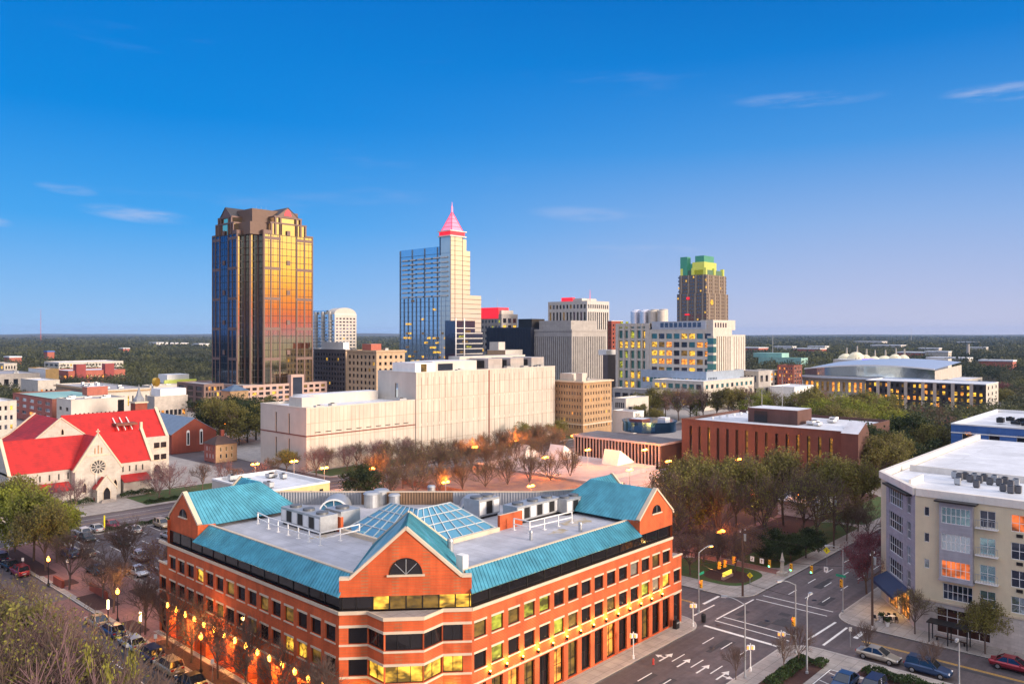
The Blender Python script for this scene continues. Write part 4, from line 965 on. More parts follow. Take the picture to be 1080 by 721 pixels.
# ---- red-topped building, black box, little classical house
b = B('red_topped_building', 'white pillared office building with a red floodlit roof band beside the spire tower', 'building', 529, 500, 546, 331, 720)
b.face('L', concr, 8, 8, 12, b.h - 4, fw=.5, fh=.5, gls=WD, lits=[lit_y, lit_g], lit=.3); b.face('R', concr, 3, 7, 12, b.h - 3, fw=.66, fh=.7, gls=WD, lits=[lit_y], lit=.15, fr=white); b.plain('B', concr); b.plain('X', concr); b.roof(greyroof, .5, concr)
b.box('red_band', b.x0 - .3, b.y0 + 4, b.h - 4, b.x1 - 8, b.y1 + .5, b.h + 6, redlit); b.box('penthouse', b.x0 + 1, b.y0 + 1, b.h, b.x1 - 5, b.y0 + 12, b.h + 3.4, cream2, greyroof)
m_ = MB(); m_.tube((b.x0 + 3, b.y0 + 8, b.h), (b.x0 + 3, b.y0 + 8, b.h + 14), .2, .08, 5, galv); m_.build('antenna', b.root); b.done()
blk = P('black_cladding', (0.022, 0.027, 0.045), .35, .3)
b = B('black_office_building', 'low black office building with plain cladding behind the small classical house', 'building', 560, 513, 570, 345, 560)
b.face('L', blk, 0, 0, 0, 0); b.face('R', blk, 2, 6, 8, b.h - 4, fw=.5, fh=.5, gls=[lit_g, darkglass], mu=2); b.plain('B', blk); b.plain('X', blk); b.roof(frame_dark, .5, blk)
m_ = MB(); 
for k in range(30): yy = b.y0 + .6 + (b.y1 - b.y0 - 1.2) * k / 29; m_.box(b.x0 - .3, yy - .12, 4, b.x0, yy + .12, b.h - 1, blk)
m_.build('fins', b.root); b.box('penthouse', b.x0 + 2, b.y0 + 1, b.h - .2, b.x0 + 16, b.y0 + 14, b.h + 6, frame_dark); b.done()
b = B('classical_house', 'small tan stone house with arched top storey on the skyline before the black office building', 'building', 533, 514, 551, 369, 500)
b.face('L', tan2, 5, 4, 2, b.h - 2, fw=.4, fh=.55, gls=WD); b.face('R', cream2, 4, 2, b.h - 14, b.h - 2, fw=.42, fh=.66, gls=WD, depth=.6); b.plain('B', tan2); b.plain('X', tan2); b.roof(greyroof, .4, cream2)
b.box('turret', b.x0 + 1, b.y1 - 9, b.h - .5, b.x0 + 7, b.y1 - 1, b.h + 5, cream2, greyroof); b.done()
# ---- ribbed concrete tower
b = B('ribbed_concrete_building', 'square grey concrete office building ribbed with close vertical fins', 'building', 603, 556.8, 639.5, 347, 540)
for sd, n in (('L', 21), ('R', 18)): b.face(sd, concr, n, 1, 3, b.h - 5, fw=.42, fh=1, mu=.6, gls=[gl_navy, gl_navy, frame_dark], depth=.9)
b.plain('B', concr); b.plain('X', concr); b.roof(greyroof, .6, concr); m_ = MB(); m_.box(b.x0 - .5, b.y0 - .5, b.h - 1.4, b.x1 + .5, b.y1 + .5, b.h - .4, concr); m_.build('cornice', b.root)
b.box('penthouse', b.x0 + 3, b.y0 + 3, b.h - .3, b.x1 - 7, b.y1 - 8, b.h + 6, concr, whiteroof); b.done()
b = B('striped_tower', 'white concrete tower with tall dark window slots and small square windows under its roof', 'tower', 619.3, 578, 642.5, 317, 680)
wc = P('white_concrete', (0.50, 0.48, 0.45), .8)
for sd, n in (('L', 11), ('R', 10)):
    b.face(sd, wc, n, 2, 6, b.h - 1, fw=.56, fh=.9, gls=[frame_dark, gl_navy], lits=[lit_dim], lit=.06, depth=.7, rows_z=[(8, b.h - 9.5), (b.h - 6.5, b.h - 3)])
b.plain('B', wc); b.plain('X', wc); b.roof(greyroof, .6, wc); b.box('red_roof_sign', b.x0 + 2, b.y0 + 18, b.h - .4, b.x0 + 6, b.y0 + 30, b.h + 3.4, redlit); b.box('penthouse', b.x0 + 3, b.y0 + 8, b.h - .4, b.x1 - 8, b.y0 + 18, b.h + 2.4, wc)
m_ = MB(); m_.tube((b.x0 + 12, b.y0 + 6, b.h), (b.x0 + 12, b.y0 + 6, b.h + 10), .25, .1, 5, redlit); m_.build('antenna', b.root); b.done()
b = B('brick_hotel', 'red brick building with white bands squeezed between the striped tower and the courthouse', 'building', 645, 641, 657, 338, 660)
b.face('R', brick_red, 4, 12, 6, b.h - 2, fw=.5, fh=.5, gls=WD, lits=[lit_y], lit=.05); b.face('L', brick_red, 2, 12, 6, b.h - 2, fw=.5, fh=.5, gls=WD); b.plain('B', brick_red); b.plain('X', brick_red); b.roof(whiteroof, .5, white); b.done()
b = B('dark_stone_building', 'plain dark stone building right of the ribbed concrete block', 'building', 641, 636, 655, 374, 500)
b.plain('R', dkstone); b.plain('L', dkstone); b.plain('B', dkstone); b.plain('X', dkstone); b.roof(greyroof, .5, dkstone); b.box('penthouse', b.x0 + 1, b.y0 + 2, b.h - .3, b.x1 - 3, b.y0 + 8, b.h + 3, white, whiteroof); b.done()
# ---- courthouse
def courthouse():
    d = 440; x0, y0 = xy(752, d); y1 = on_x(685, x0); h = zat(347, x0, y0); x1 = on_y(772, y0)
    b = Bld('courthouse', 'white stone courthouse with deep window grid lit yellow, metal drums above its stair tower', 'courthouse', x0, y0, x1, y1, h)
    wst = P('courthouse_stone', (0.52, 0.48, 0.42), .8)
    teal_gl = GLASS('teal_glass', (0.10, 0.30, 0.32, 1), .7, .1)
    b.face('L', wst, 8, 6, 12, h - 1.5, fw=.78, fh=.62, gls=[teal_gl, gl_navy, lit_dim], lits=[lit_y, lit_o], lit=.36, fr=frame_dark, nx=2, depth=.7)
    b.face('R', wst, 7, 1, 13, h - 4, fw=.38, fh=1, span=(3.5, x1 - x0 - 1), gls=[lit_y, lit_y, lit_dim], depth=.5); b.plain('B', wst); b.plain('X', wst); b.roof(greyroof, .5, wst)
    b.box('glass_corner', x0 - .4, y0 - .4, 12, x0 + 3.0, y0 + 3.2, h - 4, teal_gl)
    for k in range(6): b.box('corner_band', x0 - .5, y0 - .5, 14 + k * (h - 19) / 5, x0 + 3.1, y0 + 3.3, 15.3 + k * (h - 19) / 5, wst)
    b.box('attic', x0 + 1.0, y0 + 5, h - .4, x1 - 3, y1 - 1, h + 4.6, P('grey_attic', (.42, .46, .52), .6), greyroof)
    for k in range(9): b.box('attic_window', x0 + .9, y0 + 8 + k * (y1 - y0 - 14) / 9, h + 1.2, x0 + .98, y0 + 10.2 + k * (y1 - y0 - 14) / 9, h + 3.8, gl_navy)
    b.box('roof_wing', x0 + 2, y0 + 1, h - .4, x1 + 6, y0 + 9, h + 5.2, wst, greyroof)
    for k in range(5): b.box('attic_window', x0 + 4 + k * 3.0, y0 + .9, h + 1, x0 + 5.4 + k * 3.0, y0 + .98, h + 3.6, gl_navy)
    # stair tower to the left
    yt = on_x(648, x0 - 1); ht = h + 3.6; c = MB(); c.box(x0 + 1.2, y1 + .1, 0, x1 - 2, yt, ht - .2, teal_gl); c.build('stair_glass', b.root)
    c = MB(); W_ = yt - y1
    for f, w in ((.0, 2.8), (.2, 1.0), (.36, 1.6), (.55, 1.6), (.72, 1.3), (.90, 2.0)): c.box(x0 - .4, y1 + W_ * f, 0, x0 + 1.2, y1 + W_ * f + w, ht, wst)
    for k in range(7): c.box(x0 + .2, y1, 6 + k * 6, x0 + 1.3, yt, 7.4 + k * 6, wst)
    c.box(x0 + .4, y1, ht - 2, x1 - 2, yt, ht, wst); c.build('stair_tower', b.root)
    c = MB(); r = random.Random(2)
    for k in range(7):
        for f in (.1, .3, .47, .64, .8):
            if r.random() < .5: c.box(x0 + 1.05, y1 + W_ * f, 7.6 + k * 6, x0 + 1.18, y1 + W_ * (f + .08), 11.4 + k * 6, r.choice([lit_y, lit_g, lit_y]))
    c.build('lit_stair_window', b.root)
    drum = P('metal_drum', (.78, .78, .85), .22, .75, var=.05); y_ = y1 + 1.5
    for k in range(4): c = MB(); c.lathe((x0 + 4, on_x(698 - k * 9.5, x0 + 4), ht - .5), [(2.6, 0), (2.6, 7.6), (2.2, 8.0), (.01, 8.0)], 20, drum if k > 1 else wst); c.build('metal_drum', b.root)
    for k in range(4): c = MB(); c.lathe((x0 + 10, on_x(700 - k * 9.5, x0 + 10), ht - .5), [(2.6, 0), (2.6, 8.6), (2.2, 9.0), (.01, 9.0)], 20, drum if k > 1 else wst); c.build('metal_drum', b.root)
    b.done()
    # right rear wing
    b2 = Bld('courthouse_annex', 'pale ribbed annex with a strip of dark windows on the right of the courthouse', 'building', x1 + 2, y0 + 4, on_y(786, y0 + 4), y0 + 22, zat(353, x1, y0 + 4))
    b2.face('R', wst, 6, 1, 6, b2.h - 1, fw=.2, fh=1, gls=[gl_navy], span=(4, b2.x1 - b2.x0 - .5)); b2.face('L', wst, 2, 8, 4, b2.h - 2, fw=.6, fh=.6, gls=[teal_gl]); b2.plain('B', wst); b2.plain('X', wst); b2.roof(whiteroof, .5, wst); b2.done()
    # podium in front
    xp = x0 - 10; yp = on_x(745, xp)
    b3 = Bld('glass_podium', 'long pale blue glass podium in front of the courthouse', 'building', xp, yp, on_y(776, yp) + 10, on_x(676, xp), zat(392, xp, yp))
    pb = P('pale_blue_panel', (.36, .44, .54), .35, .3)
    b3.face('L', pb, 16, 1, b3.h - 7, b3.h - 4.0, fw=.8, fh=.9, gls=[lit_dim, teal_gl], lits=[lit_y], lit=.2); b3.face('R', pb, 6, 1, b3.h - 6, b3.h - 3, fw=.6, fh=.8, gls=[gl_navy], span=(2, 12)); b3.plain('B', pb); b3.plain('X', pb); b3.roof(whiteroof, .5, pb); b3.done()
    xq = xp - 18; yq = on_x(742, xq)
    b4 = Bld('stone_annex', 'three storey white stone annex with dark square windows before the glass podium', 'building', xq, yq, on_y(795, yq), on_x(688, xq), zat(402, xq, yq))
    b4.face('L', wst, 7, 3, 1.5, b4.h - 1, fw=.72, fh=.6, gls=[teal_gl, gl_navy], lits=[lit_y, lit_y], lit=.3, nx=2, depth=.6); b4.face('R', wst, 10, 3, 1.5, b4.h - 1, fw=.5, fh=.5, gls=[teal_gl, gl_navy]); b4.plain('B', wst); b4.plain('X', wst); b4.roof(whiteroof, .5, wst); b4.done()
courthouse()
# ---- brown tower with green crown
def tower_green():
    d = 800; x0, y0 = xy(745, d); t = thing('green_crowned_tower', 'brown stone apartment tower stepping up to a green floodlit crown', 'tower', (x0, y0, 0))
    x1 = on_y(768, y0); y1 = on_x(714, x0); br = P('brown_stone', (.17, .13, .10), .8); lt = P('tan_stone_rib', (.36, .29, .22), .8)
    z1, z2 = zat(309, x0, y0), zat(289, x0, y0); c = MB(); c.box(x0, y0, 0, x1, y1, z1, br); c.build('base_storeys', t)
    i = 1.6; c = MB(); c.box(x0 + i, y0 + i, z1, x1 - i, y1 - i, z2, br); c.build('upper_storeys', t)
    g = MB(); r = random.Random(5)
    w1, w2 = x1 - x0, y1 - y0
    for k in range(12):
        f = (k + .5) / 12
        if k % 3 == 1: g.box(x0 - .5, y0 + w2 * f - .7, 0, x0, y0 + w2 * f + .7, z1, lt); g.box(x0 + w1 * f - .6, y0 - .5, 0, x0 + w1 * f + .6, y0, z1, lt)
        if k % 3 == 1: g.box(x0 + i - .5, y0 + w2 * f - .7, z1, x0 + i, y0 + w2 * f + .7, z2, lt); g.box(x0 + w1 * f - .6, y0 + i - .5, z1, x0 + w1 * f + .6, y0 + i, z2, lt)
    g.build('stone_rib', t)
    n = 0; st = MB(); z = z2 - 3.2
    wp = wproto(1.7, 1.9, 2, 1, gl_navy, lt, -.06); wl = wproto(1.7, 1.9, 2, 1, lit_y, lt, -.06)
    while z > z1 - 34:
        up_ = z > z1
        for k in range(12):
            if k % 3 == 1: continue
            f = (k + .5) / 12; q = i if up_ else 0
            for p_, rz in (((x0 + q, y0 + w2 * f), -R(90)), ((x0 + w1 * f, y0 + q), 0)):
                w = wl if r.random() < .035 else wp
                if n < 100: put('window', w[1], t, (p_[0] - x0, p_[1] - y0, z), rz); n += 1
                else: ca, sa = math.cos(rz), math.sin(rz); st.add(w[0], lambda p, p_=p_, z=z, ca=ca, sa=sa: (p_[0] + p[0] * ca - p[1] * sa, p_[1] + p[0] * sa + p[1] * ca, z + p[2]))
        z -= 3.6
    o = st.build('window', t); o['kind'] = 'stuff'
    c = MB(); c.box(x0 + 3, y0 + 3, z2, x1 - 3, y1 - 3, z2 + 5, P('green_brown', (.08, .16, .10), .6)); c.box(x0 + 2, y0 + w2 * .68, z2, x0 + 9, y0 + w2 * .92, z2 + 19, greenlit); c.box(x0 + 6, y0 + w2 * .52, z2, x1 - 6, y0 + w2 * .9, z2 + 12, greenlit)
    c.box(x0 + 3, y0 + w2 * .12, z2, x0 + w1 * .62, y0 + w2 * .52, z2 + 13, limelit); c.box(x0 + 5, y0 + w2 * .16, z2 + 13, x0 + w1 * .55, y0 + w2 * .46, z2 + 19.5, greenlit)
    for (fx, fy) in ((.02, .02), (.8, .02), (.02, .8), (.02, .42), (.4, .02)): c.box(x0 + w1 * fx + 1, y0 + w2 * fy + 1, z2, x0 + w1 * fx + 4, y0 + w2 * fy + 4, z2 + 7, limelit)
    c.build('crown', t)
    c = MB(); c.box(x0 - .7, y0 + w2 * .56, z1 - 6, x0 - .5, y0 + w2 * .66, z1 - 3.5, redlit); c.build('lit_sign', t); c = MB(); c.box(x0 - .7, y0 + w2 * .56, z1 - 22, x0 - .5, y0 + w2 * .72, z1 - 20.6, redlit); c.build('lit_sign', t)
    c = MB(); c.tube((x0 + w1 * .22, y0 - .55, z1 - 9), (x0 + w1 * .22, y0 - .9, z1 - 9), 2.6, None, 20, lit_y); c.build('lit_clock', t)
tower_green()
# ---- tan hotel, low white buildings, marble office, brick office
b = B('tan_brick_hotel', 'seven storey tan brick hotel with a stone cornice behind the finned office', 'hotel', 615, 584, 645, 402, 307)
for sd, n in (('L', 10), ('R', 10)): b.face(sd, tan2, n, 7, 2.5, b.h - 1.0, fw=.45, fh=.5, gls=WD, lits=[lit_y, lit_o], lit=.08, fr=trim, depth=.25)
b.plain('B', tan2); b.plain('X', tan2); b.roof(greyroof, .6, trim); m_ = MB(); m_.box(b.x0 - .7, b.y0 - .7, b.h - .6, b.x1 + .7, b.y1 + .7, b.h - .15, trim)
m_.build('cornice', b.root); m_ = MB()
for (a0, a1, c0, c1) in ((b.x0 - .2, b.y0 - .2, b.x1 + .2, b.y0 - .01), (b.x0 - .2, b.y0, b.x0 - .01, b.y1)): m_.box(a0, a1, 4.6, c0, c1, 5.1, trim)
m_.build('stone_band', b.root); b.box('penthouse', b.x0 + 3, b.y0 + 8, b.h - .5, b.x0 + 9, b.y0 + 14, b.h + 2.6, cream2); b.box('penthouse', b.x0 + 2, b.y0 + 2, b.h - .5, b.x0 + 5, b.y0 + 5, b.h + 3, cream2); b.units(5, seed=8); b.done()
for (nm, lb, a) in (('parking_deck', 'low grey concrete deck with open strips between the hotel and the stone annex', (690, 646, 700, 411, 372)), ('white_workshop', 'small plain white building with dark garage opening right of the tan hotel', (660, 647, 684, 420, 345)), ('grey_shed', 'low shed with a flat grey roof behind the blue glass roof drum', (668, 646, 679, 434, 318))):
    b = B(nm, lb, 'building', *a); m = {'parking_deck': concr, 'white_workshop': cream2, 'grey_shed': white}[nm]
    b.face('L', m, 5 if nm != 'grey_shed' else 0, 2, 1, b.h - .5, fw=.75, fh=.45, gls=[gl_navy, darkglass]); b.face('R', m, 3 if nm == 'white_workshop' else 0, 1, 1, b.h - 2, fw=.5, fh=.6, gls=[gl_navy]); b.plain('B', m); b.plain('X', m); b.roof(greyroof if nm != 'white_workshop' else whiteroof, .4, m); b.done()
b = B('finned_office', 'low flat-roofed office faced with close white marble fins, blue glass drum on its roof', 'building', 696, 606.5, 719, 468, 235)
fin = P('marble_fin', (.64, .52, .48), .6); dk = P('office_dark_glass', (.03, .02, .025), .2, .4)
b.face('L', dk, 0, 0, 0, 0); b.face('R', dk, 0, 0, 0, 0); b.plain('B', dk); b.plain('X', dk)
m_ = MB(); n = 27
for k in range(n): yy = b.y0 + (b.y1 - b.y0 - .3) * k / (n - 1); m_.box(b.x0 - .45, yy, .6, b.x0 - .001, yy + .24, b.h - .5, fin)
for k in range(22): xx = b.x0 + (b.x1 - b.x0 - .3) * k / 21; m_.box(xx, b.y0 - .45, .6, xx + .22, b.y0 - .001, b.h - .5, granite)
m_.build('stone_fins', b.root); m_ = MB(); m_.box(b.x0 - .7, b.y0 - .7, b.h - .5, b.x1 + .6, b.y1 + .6, b.h + .15, fin, P('dark_gravel', (.15, .14, .15), .9, var=.3, scale=.3)); m_.build('roof', b.root)
cx, cy = G(685, 455, b.h); m_ = MB(); m_.lathe((cx + 3, cy + 2, b.h), [(9, 0), (9, 3.2), (9.3, 3.2), (9.3, 3.5), (8.4, 3.5), (.01, 3.4)], 40, P('drum_glass', (.06, .20, .42), .12, .8)); m_.build('glass_drum', b.root)
for (a, c, w, hh) in ((-3, 1, 5, 4.2), (5, -3, 3, 4.4)): b.box('plant_box', cx + a, cy + c, b.h, cx + a + w, cy + c + w, b.h + hh, white if w == 3 else brick_dk, whiteroof)
b.done()
brick_red2 = P('brick_russet', (0.115, 0.055, 0.045), 0.85, kind='brick', var=0.16, scale=0.3)
b = Bld('brick_office', 'long dark red brick office with tall window slots and a rooftop brick plant room', 'building', 209, 76, 246, 123.3, 14.8)
b.face('L', brick_red2, 15, 1, 1, 13.0, fw=.30, fh=1, mu=1.6, gls=[darkglass, darkglass, frame_dark], lits=[lit_dim], lit=.2, nz=4, depth=.6, rows_z=[(2.0, 12.8)]); b.face('R', brick_red2, 3, 1, 2, 12, fw=.2, fh=1, gls=[darkglass], nz=3); b.plain('B', brick_red2); b.plain('X', brick_red2); b.roof(whiteroof, .8, brick_red2)
px0, py0 = G(815, 446, 14.8); b.box('brick_plant_room', 221, 93, 14, 231, 108, 18.2, brick_red2, whiteroof); b.box('plant_door', 220.9, 102, 14.2, 220.98, 106, 17.4, frame_dark)
b.box('stair_block', 207.2, 71.5, 0, 215, 75.9, 14.6, brick_red2); m_ = MB(); m_.face([(207.2, 75.9, 14.6), (207.2, 71.5, 14.6), (213, 71.5, 17.2), (213, 75.9, 17.2)], whiteroof); m_.face([(207.2, 71.5, 14.6), (215, 71.5, 14.6), (213, 71.5, 17.2)], brick_red2); m_.face([(213, 71.5, 17.2), (215, 71.5, 14.6), (215, 75.9, 14.6), (213, 75.9, 17.2)], brick_red2); m_.build('sloped_skylight', b.root)
b.units(5, m=white, seed=3, area=(222, 88, 240, 92), zmax=1.0)
for k in range(6): xx = 218 + 4.6 * k; m_ = MB(); m_.tube((xx, 118, 14.3), (xx, 118, 15), .4, None, 10, white); m_.build('roof_vent', b.root)
m_ = MB(); m_.tube((226, 106, 18.2), (226, 106, 27), .09, .05, 5, galv); m_.build('antenna', b.root); m_ = MB(); m_.tube((229, 101, 18.2), (229, 101, 28), .09, .05, 5, galv); m_.build('antenna', b.root)
b.done(near=True)
# ---- museum plaza with wedge skylights
t = thing('museum_terrace', 'pale sunken museum terrace with white wedge skylights glowing under orange street lamps', 'terrace', (165, 138, 0))
pl_ = P('terrace_stone', (.40, .36, .36), .75, kind='panel', p=(3, 3, .03), var=.08)
m_ = MB(); m_.box(150, 113, 0, 198, 124, 1.0, pl_); m_.build('deck', t); m_ = MB(); m_.box(163, 124.1, 0, 196, 165, 2.2, pl_); m_.build('deck', t)
m_ = MB(); m_.box(136, 124.1, 0, 162.9, 165, 1.6, orange_paver); m_.build('deck', t)
for (px, py, zz) in ((553, 484, 2.2), (592, 485, 2.2), (651, 491, 2.2)):
    x, y = G(px, py, zz); m_ = MB(); w, l, hh = 5.5, 9, 4.2
    A_, B_, C_, D_ = (x, y, zz), (x + l, y, zz), (x + l, y + w, zz), (x, y + w, zz); E_, F_ = (x + 1.5, y, zz + hh), (x + 1.5, y + w, zz + hh)
    for f in ((A_, B_, E_), (B_, C_, F_, E_), (C_, D_, F_), (D_, A_, E_, F_)): m_.face(f, white)
    m_.build('wedge_skylight', t)
m_ = MB(); m_.box(135, 112, 0, 162.9, 112.4, 3.4, P('glass_front', (.2, .2, .2), .2)); 
for k in range(12): m_.box(135 + k * 2.4, 111.8, 0, 135.3 + k * 2.4, 112, 3.6, white)
m_.build('front_screen', t)
for k in range(2):
    m_ = MB(); y = 108 + 6 * k; m_.box(131, y, 0, 196, y + .5, 1.1, orange_paver, pl_); m_.build('retaining_wall', t)
x, y = G(797, 536); t = thing('lit_stair_pavilion', 'narrow glazed stair pavilion glowing orange and yellow among the park trees', 'pavilion', (x, y, 0))
m_ = MB(); m_.box(x - .8, y - 1.1, 0, x + .8, y + 1.1, 7.2, frame_dark); m_.build('frame', t)
for z0_, z1_, mt_ in ((5.2, 6.8, P('orange_pane', (1, .3, .05), .5, emit='ff5a1a', es=1.6)), (3.0, 4.5, MATS['orange_pane']), (.5, 2.0, limelit)): m_ = MB(); m_.box(x - .86, y - .95, z0_, x - .81, y + .95, z1_, mt_); m_.build('lit_pane', t)
light('pavilion_light', t, (x - 2, y, 2), (1, .5, .1), 250, .3)
b = Bld('white_shed', 'low shed with a pale sloping roof half hidden behind the corner apartments', 'shed', 170, 68, 181, 76, 3.4); b.plain('L', white); b.plain('R', white); b.plain('B', white); b.plain('X', white)
m_ = MB(); slope(m_, (169.4, 76.5, 3.3), (169.4, 67.5, 3.3), (181.5, 67.5, 4.6), (181.5, 76.5, 4.6), P('pale_metal_roof', (.5, .58, .66), .5, .3), 1.0); m_.build('roof', b.root); b.done()
# ---- yellow low building behind the left gable
b = Bld('yellow_office', 'low pale yellow office with a flat white roof behind the left teal gable', 'building', 83.5, 144.5, 99.2, 166, 8.4)
b = Bld('yellow_office_', '', '', 0, 0, 1, 1, 1) if False else b
yel = P('yellow_stucco', (.58, .47, .22), .85)
b.face('R', yel, 5, 1, 4.4, 7, fw=.34, fh=1, span=(1, 15.0), gls=[darkglass], depth=.2); b.face('L', cream2, 3, 1, 4.5, 7, fw=.2, fh=1, gls=[lit_o, darkglass]); b.plain('B', yel); b.plain('X', yel); b.roof(whiteroof, .7, white, .5); b.units(6, m=galv, seed=21, zmax=1.2); b.done(near=True)
# ---- church
def church():
    t = thing('church', 'white stone church with steep bright red roofs and a rose window in its front gable', 'church', (73, 212, 0))
    w = MB(); tr2 = MB()
    def gableroof(name, x0, x1, y0, y1, ze, zr, along):
        r = MB(); e = .25
        if along == 'x':
            ym = (y0 + y1) / 2; slope(r, (x0, y0 - e, ze), (x1, y0 - e, ze), (x1, ym, zr), (x0, ym, zr), redroof, 0); slope(r, (x1, y1 + e, ze), (x0, y1 + e, ze), (x0, ym, zr), (x1, ym, zr), redroof, 0)
        else:
            xm = (x0 + x1) / 2; slope(r, (x0 - e, y1, ze), (x0 - e, y0, ze), (xm, y0, zr), (xm, y1, zr), redroof, 0); slope(r, (x1 + e, y0, ze), (x1 + e, y1, ze), (xm, y1, zr), (xm, y0, zr), redroof, 0)
        r.build(name, t)
    def gwall(pts, n, th=.5):   # vertical gable outline pts in order, pushed along n
        w.face(pts, whitestone); w.face([(p[0] - n[0] * th, p[1] - n[1] * th, p[2]) for p in pts][::-1], whitestone)
    # nave
    w.box(55.2, 205.6, 0, 87, 218, 8, whitestone); gableroof('nave_roof', 55.4, 86.8, 205.6, 218.4, 7.9, 15, 'x')
    for x, nx in ((55.2, -1), (87.2, 1)):
        w.face([(x, 205.2, 7.5), (x, 218.8, 7.5), (x, 212, 15.4)], whitestone)
        for a, b_ in (((205.0, 7.7), (212, 15.5)), ((212, 15.5), (219, 7.7))): tr2.beam((x, a[0], a[1]), (x, b_[0], b_[1]), .7, .3, trim)
    tr2.box(86.9, 211.7, 15.3, 87.5, 212.3, 17.0, trim)
    for k in range(6):
        for dx in (0, 1.1): tr2.box(57.4 + k * 2.0 - (0 if k < 5 else 0) + dx * .0, 205.5, 5.6, 57.7 + k * 2.0, 205.59, 7.0, black) if dx == 0 else None
    # side aisle
    w.box(57.5, 201.9, 0, 67.6, 205.5, 3.6, whitestone); r = MB(); slope(r, (57.3, 201.6, 3.5), (67.6, 201.6, 3.5), (67.6, 205.55, 5.0), (57.3, 205.55, 5.0), redroof, 0); r.build('aisle_roof', t)
    r = MB(); slope(r, (79.2, 202.4, 3.5), (86, 202.4, 3.5), (86, 205.55, 4.9), (79.2, 205.55, 4.9), redroof, 0); r.build('aisle_roof', t); w.box(79.2, 202.7, 0, 85.8, 205.5, 3.6, whitestone)
    for k in range(4): tr2.box(80 + k * 1.6, 205.5, 5.6, 80.3 + k * 1.6, 205.59, 7.0, black)
    # transept with the rose window
    X0, X1, XM = 68.2, 78.6, 73.4; zr = 15.6
    w.box(X0, 203.1, 0, X1, 212, 7.6, whitestone); gwall([(X0, 203, 0), (X1, 203, 0), (X1, 203, 7.7), (XM, 203, zr), (X0, 203, 7.7)], (0, -1)); gableroof('transept_roof', X0, X1, 203.4, 212.2, 7.6, 15.2, 'y')
    for a, b_ in (((X0 - .4, 7.3), (XM, zr + .3)), ((XM, zr + .3), (X1 + .4, 7.3))): tr2.beam((a[0], 203.2, a[1]), (b_[0], 203.2, b_[1]), .7, .35, trim)
    tr2.box(XM - .12, 203.1, zr, XM + .12, 203.3, zr + 1.5, trim); tr2.box(XM - .45, 203.1, zr + .8, XM + .45, 203.3, zr + 1.05, trim)
    rw = MB(); 
    for k in range(12):
        a = 2 * math.pi * k / 12; c, s = math.cos(a), math.sin(a); p, q = (-s, c)
        rw.face([(XM + c * .5 + p * .06, 202.95, 8.0 + s * .5 + q * .06), (XM + c * 1.45 + p * .26, 202.95, 8.0 + s * 1.45 + q * .26), (XM + c * 1.6, 202.95, 8.0 + s * 1.6), (XM + c * 1.45 - p * .26, 202.95, 8.0 + s * 1.45 - q * .26), (XM + c * .5 - p * .06, 202.95, 8.0 + s * .5 - q * .06)], black)
        b2 = 2 * math.pi * (k + 1) / 12; rw.beam((XM + c * 1.8, 202.92, 8 + s * 1.8), (XM + math.cos(b2) * 1.8, 202.92, 8 + math.sin(b2) * 1.8), .14, .14, trim)
    rw.tube((XM, 202.98, 8), (XM, 202.9, 8), .3, None, 12, black); rw.build('rose_window', t)
    for k in (-1, 0, 1): tr2.box(XM + k * .75 - .12, 202.9, 11.2, XM + k * .75 + .12, 202.99, 12.6 + (.6 if k == 0 else 0), P('louvre_tan', (.35, .2, .1), .8))
    tr2.box(X0 + 2.6, 202.85, 10.7, X1 - 2.6, 203, 10.95, trim)
    # porch
    w.box(72.2, 200.0, 0, 76.2, 203, 3.0, whitestone); gwall([(72.0, 199.9, 0), (76.4, 199.9, 0), (76.4, 199.9, 3.2), (74.2, 199.9, 6.0), (72.0, 199.9, 3.2)], (0, -1), .4); gableroof('porch_roof', 72.1, 76.3, 200.3, 203, 3.0, 5.6, 'y')
    for a, b_ in (((71.8, 3.0), (74.2, 6.2)), ((74.2, 6.2), (76.6, 3.0))): tr2.beam((a[0], 199.95, a[1]), (b_[0], 199.95, b_[1]), .45, .25, trim)
    def lancet(x, y, z, ww, hh, nm):
        m_ = MB(); pts = [(x - ww / 2, y, z), (x + ww / 2, y, z), (x + ww / 2, y, z + hh * .62), (x + ww * .3, y, z + hh * .85), (x, y, z + hh), (x - ww * .3, y, z + hh * .85), (x - ww / 2, y, z + hh * .62)]
        m_.face(pts, darkglass)
        for i in range(len(pts)): m_.beam(pts[i], pts[(i + 1) % len(pts)], .12, .12, trim)
        m_.build(nm, t)
    lancet(74.2, 199.85, .1, 1.7, 3.4, 'door'); lancet(77.3, 202.93, 2.2, .9, 2.4, 'lancet_window'); lancet(70.3, 202.93, 2.2, .9, 2.4, 'lancet_window')
    # rear wing, school block
    gableroof('rear_roof', 74, 98.6, 223.6, 237.4, 11.4, 18.4, 'x'); w.box(64, 223.8, 0, 98.8, 237.2, 11.5, whitestone)
    w.box(88.6, 222.4, 0, 99.2, 223.7, 11.4, whitestone)
    w.face([(99.0, 223, 11.2), (99.0, 238, 11.2), (99.0, 230.5, 19)], whitestone)
    for a, b_ in (((222.6, 11.0), (230.5, 18.9)), ((230.5, 18.9), (238.2, 11.0))): tr2.beam((98.9, a[0], a[1]), (98.9, b_[0], b_[1]), .8, .35, trim)
    for z in (8.3, 5.0):
        for x in (90.0, 91.9, 95.0, 96.9):
            m_ = MB(); m_.box(x, 222.3, z, x + 1.5, 222.39, z + 1.5, darkglass); m_.box(x - .1, 222.25, z - .25, x + 1.6, 222.39, z - .02, trim); m_.build('school_window', t)
    for x in (91.5, 95.8): lancet(x, 222.33, 1.0, 1.9, 2.8, 'lancet_window')
    m_ = MB(); m_.box(85.8, 224.6, 15.0, 91.5, 227.5, 15.6, brick_dk); 
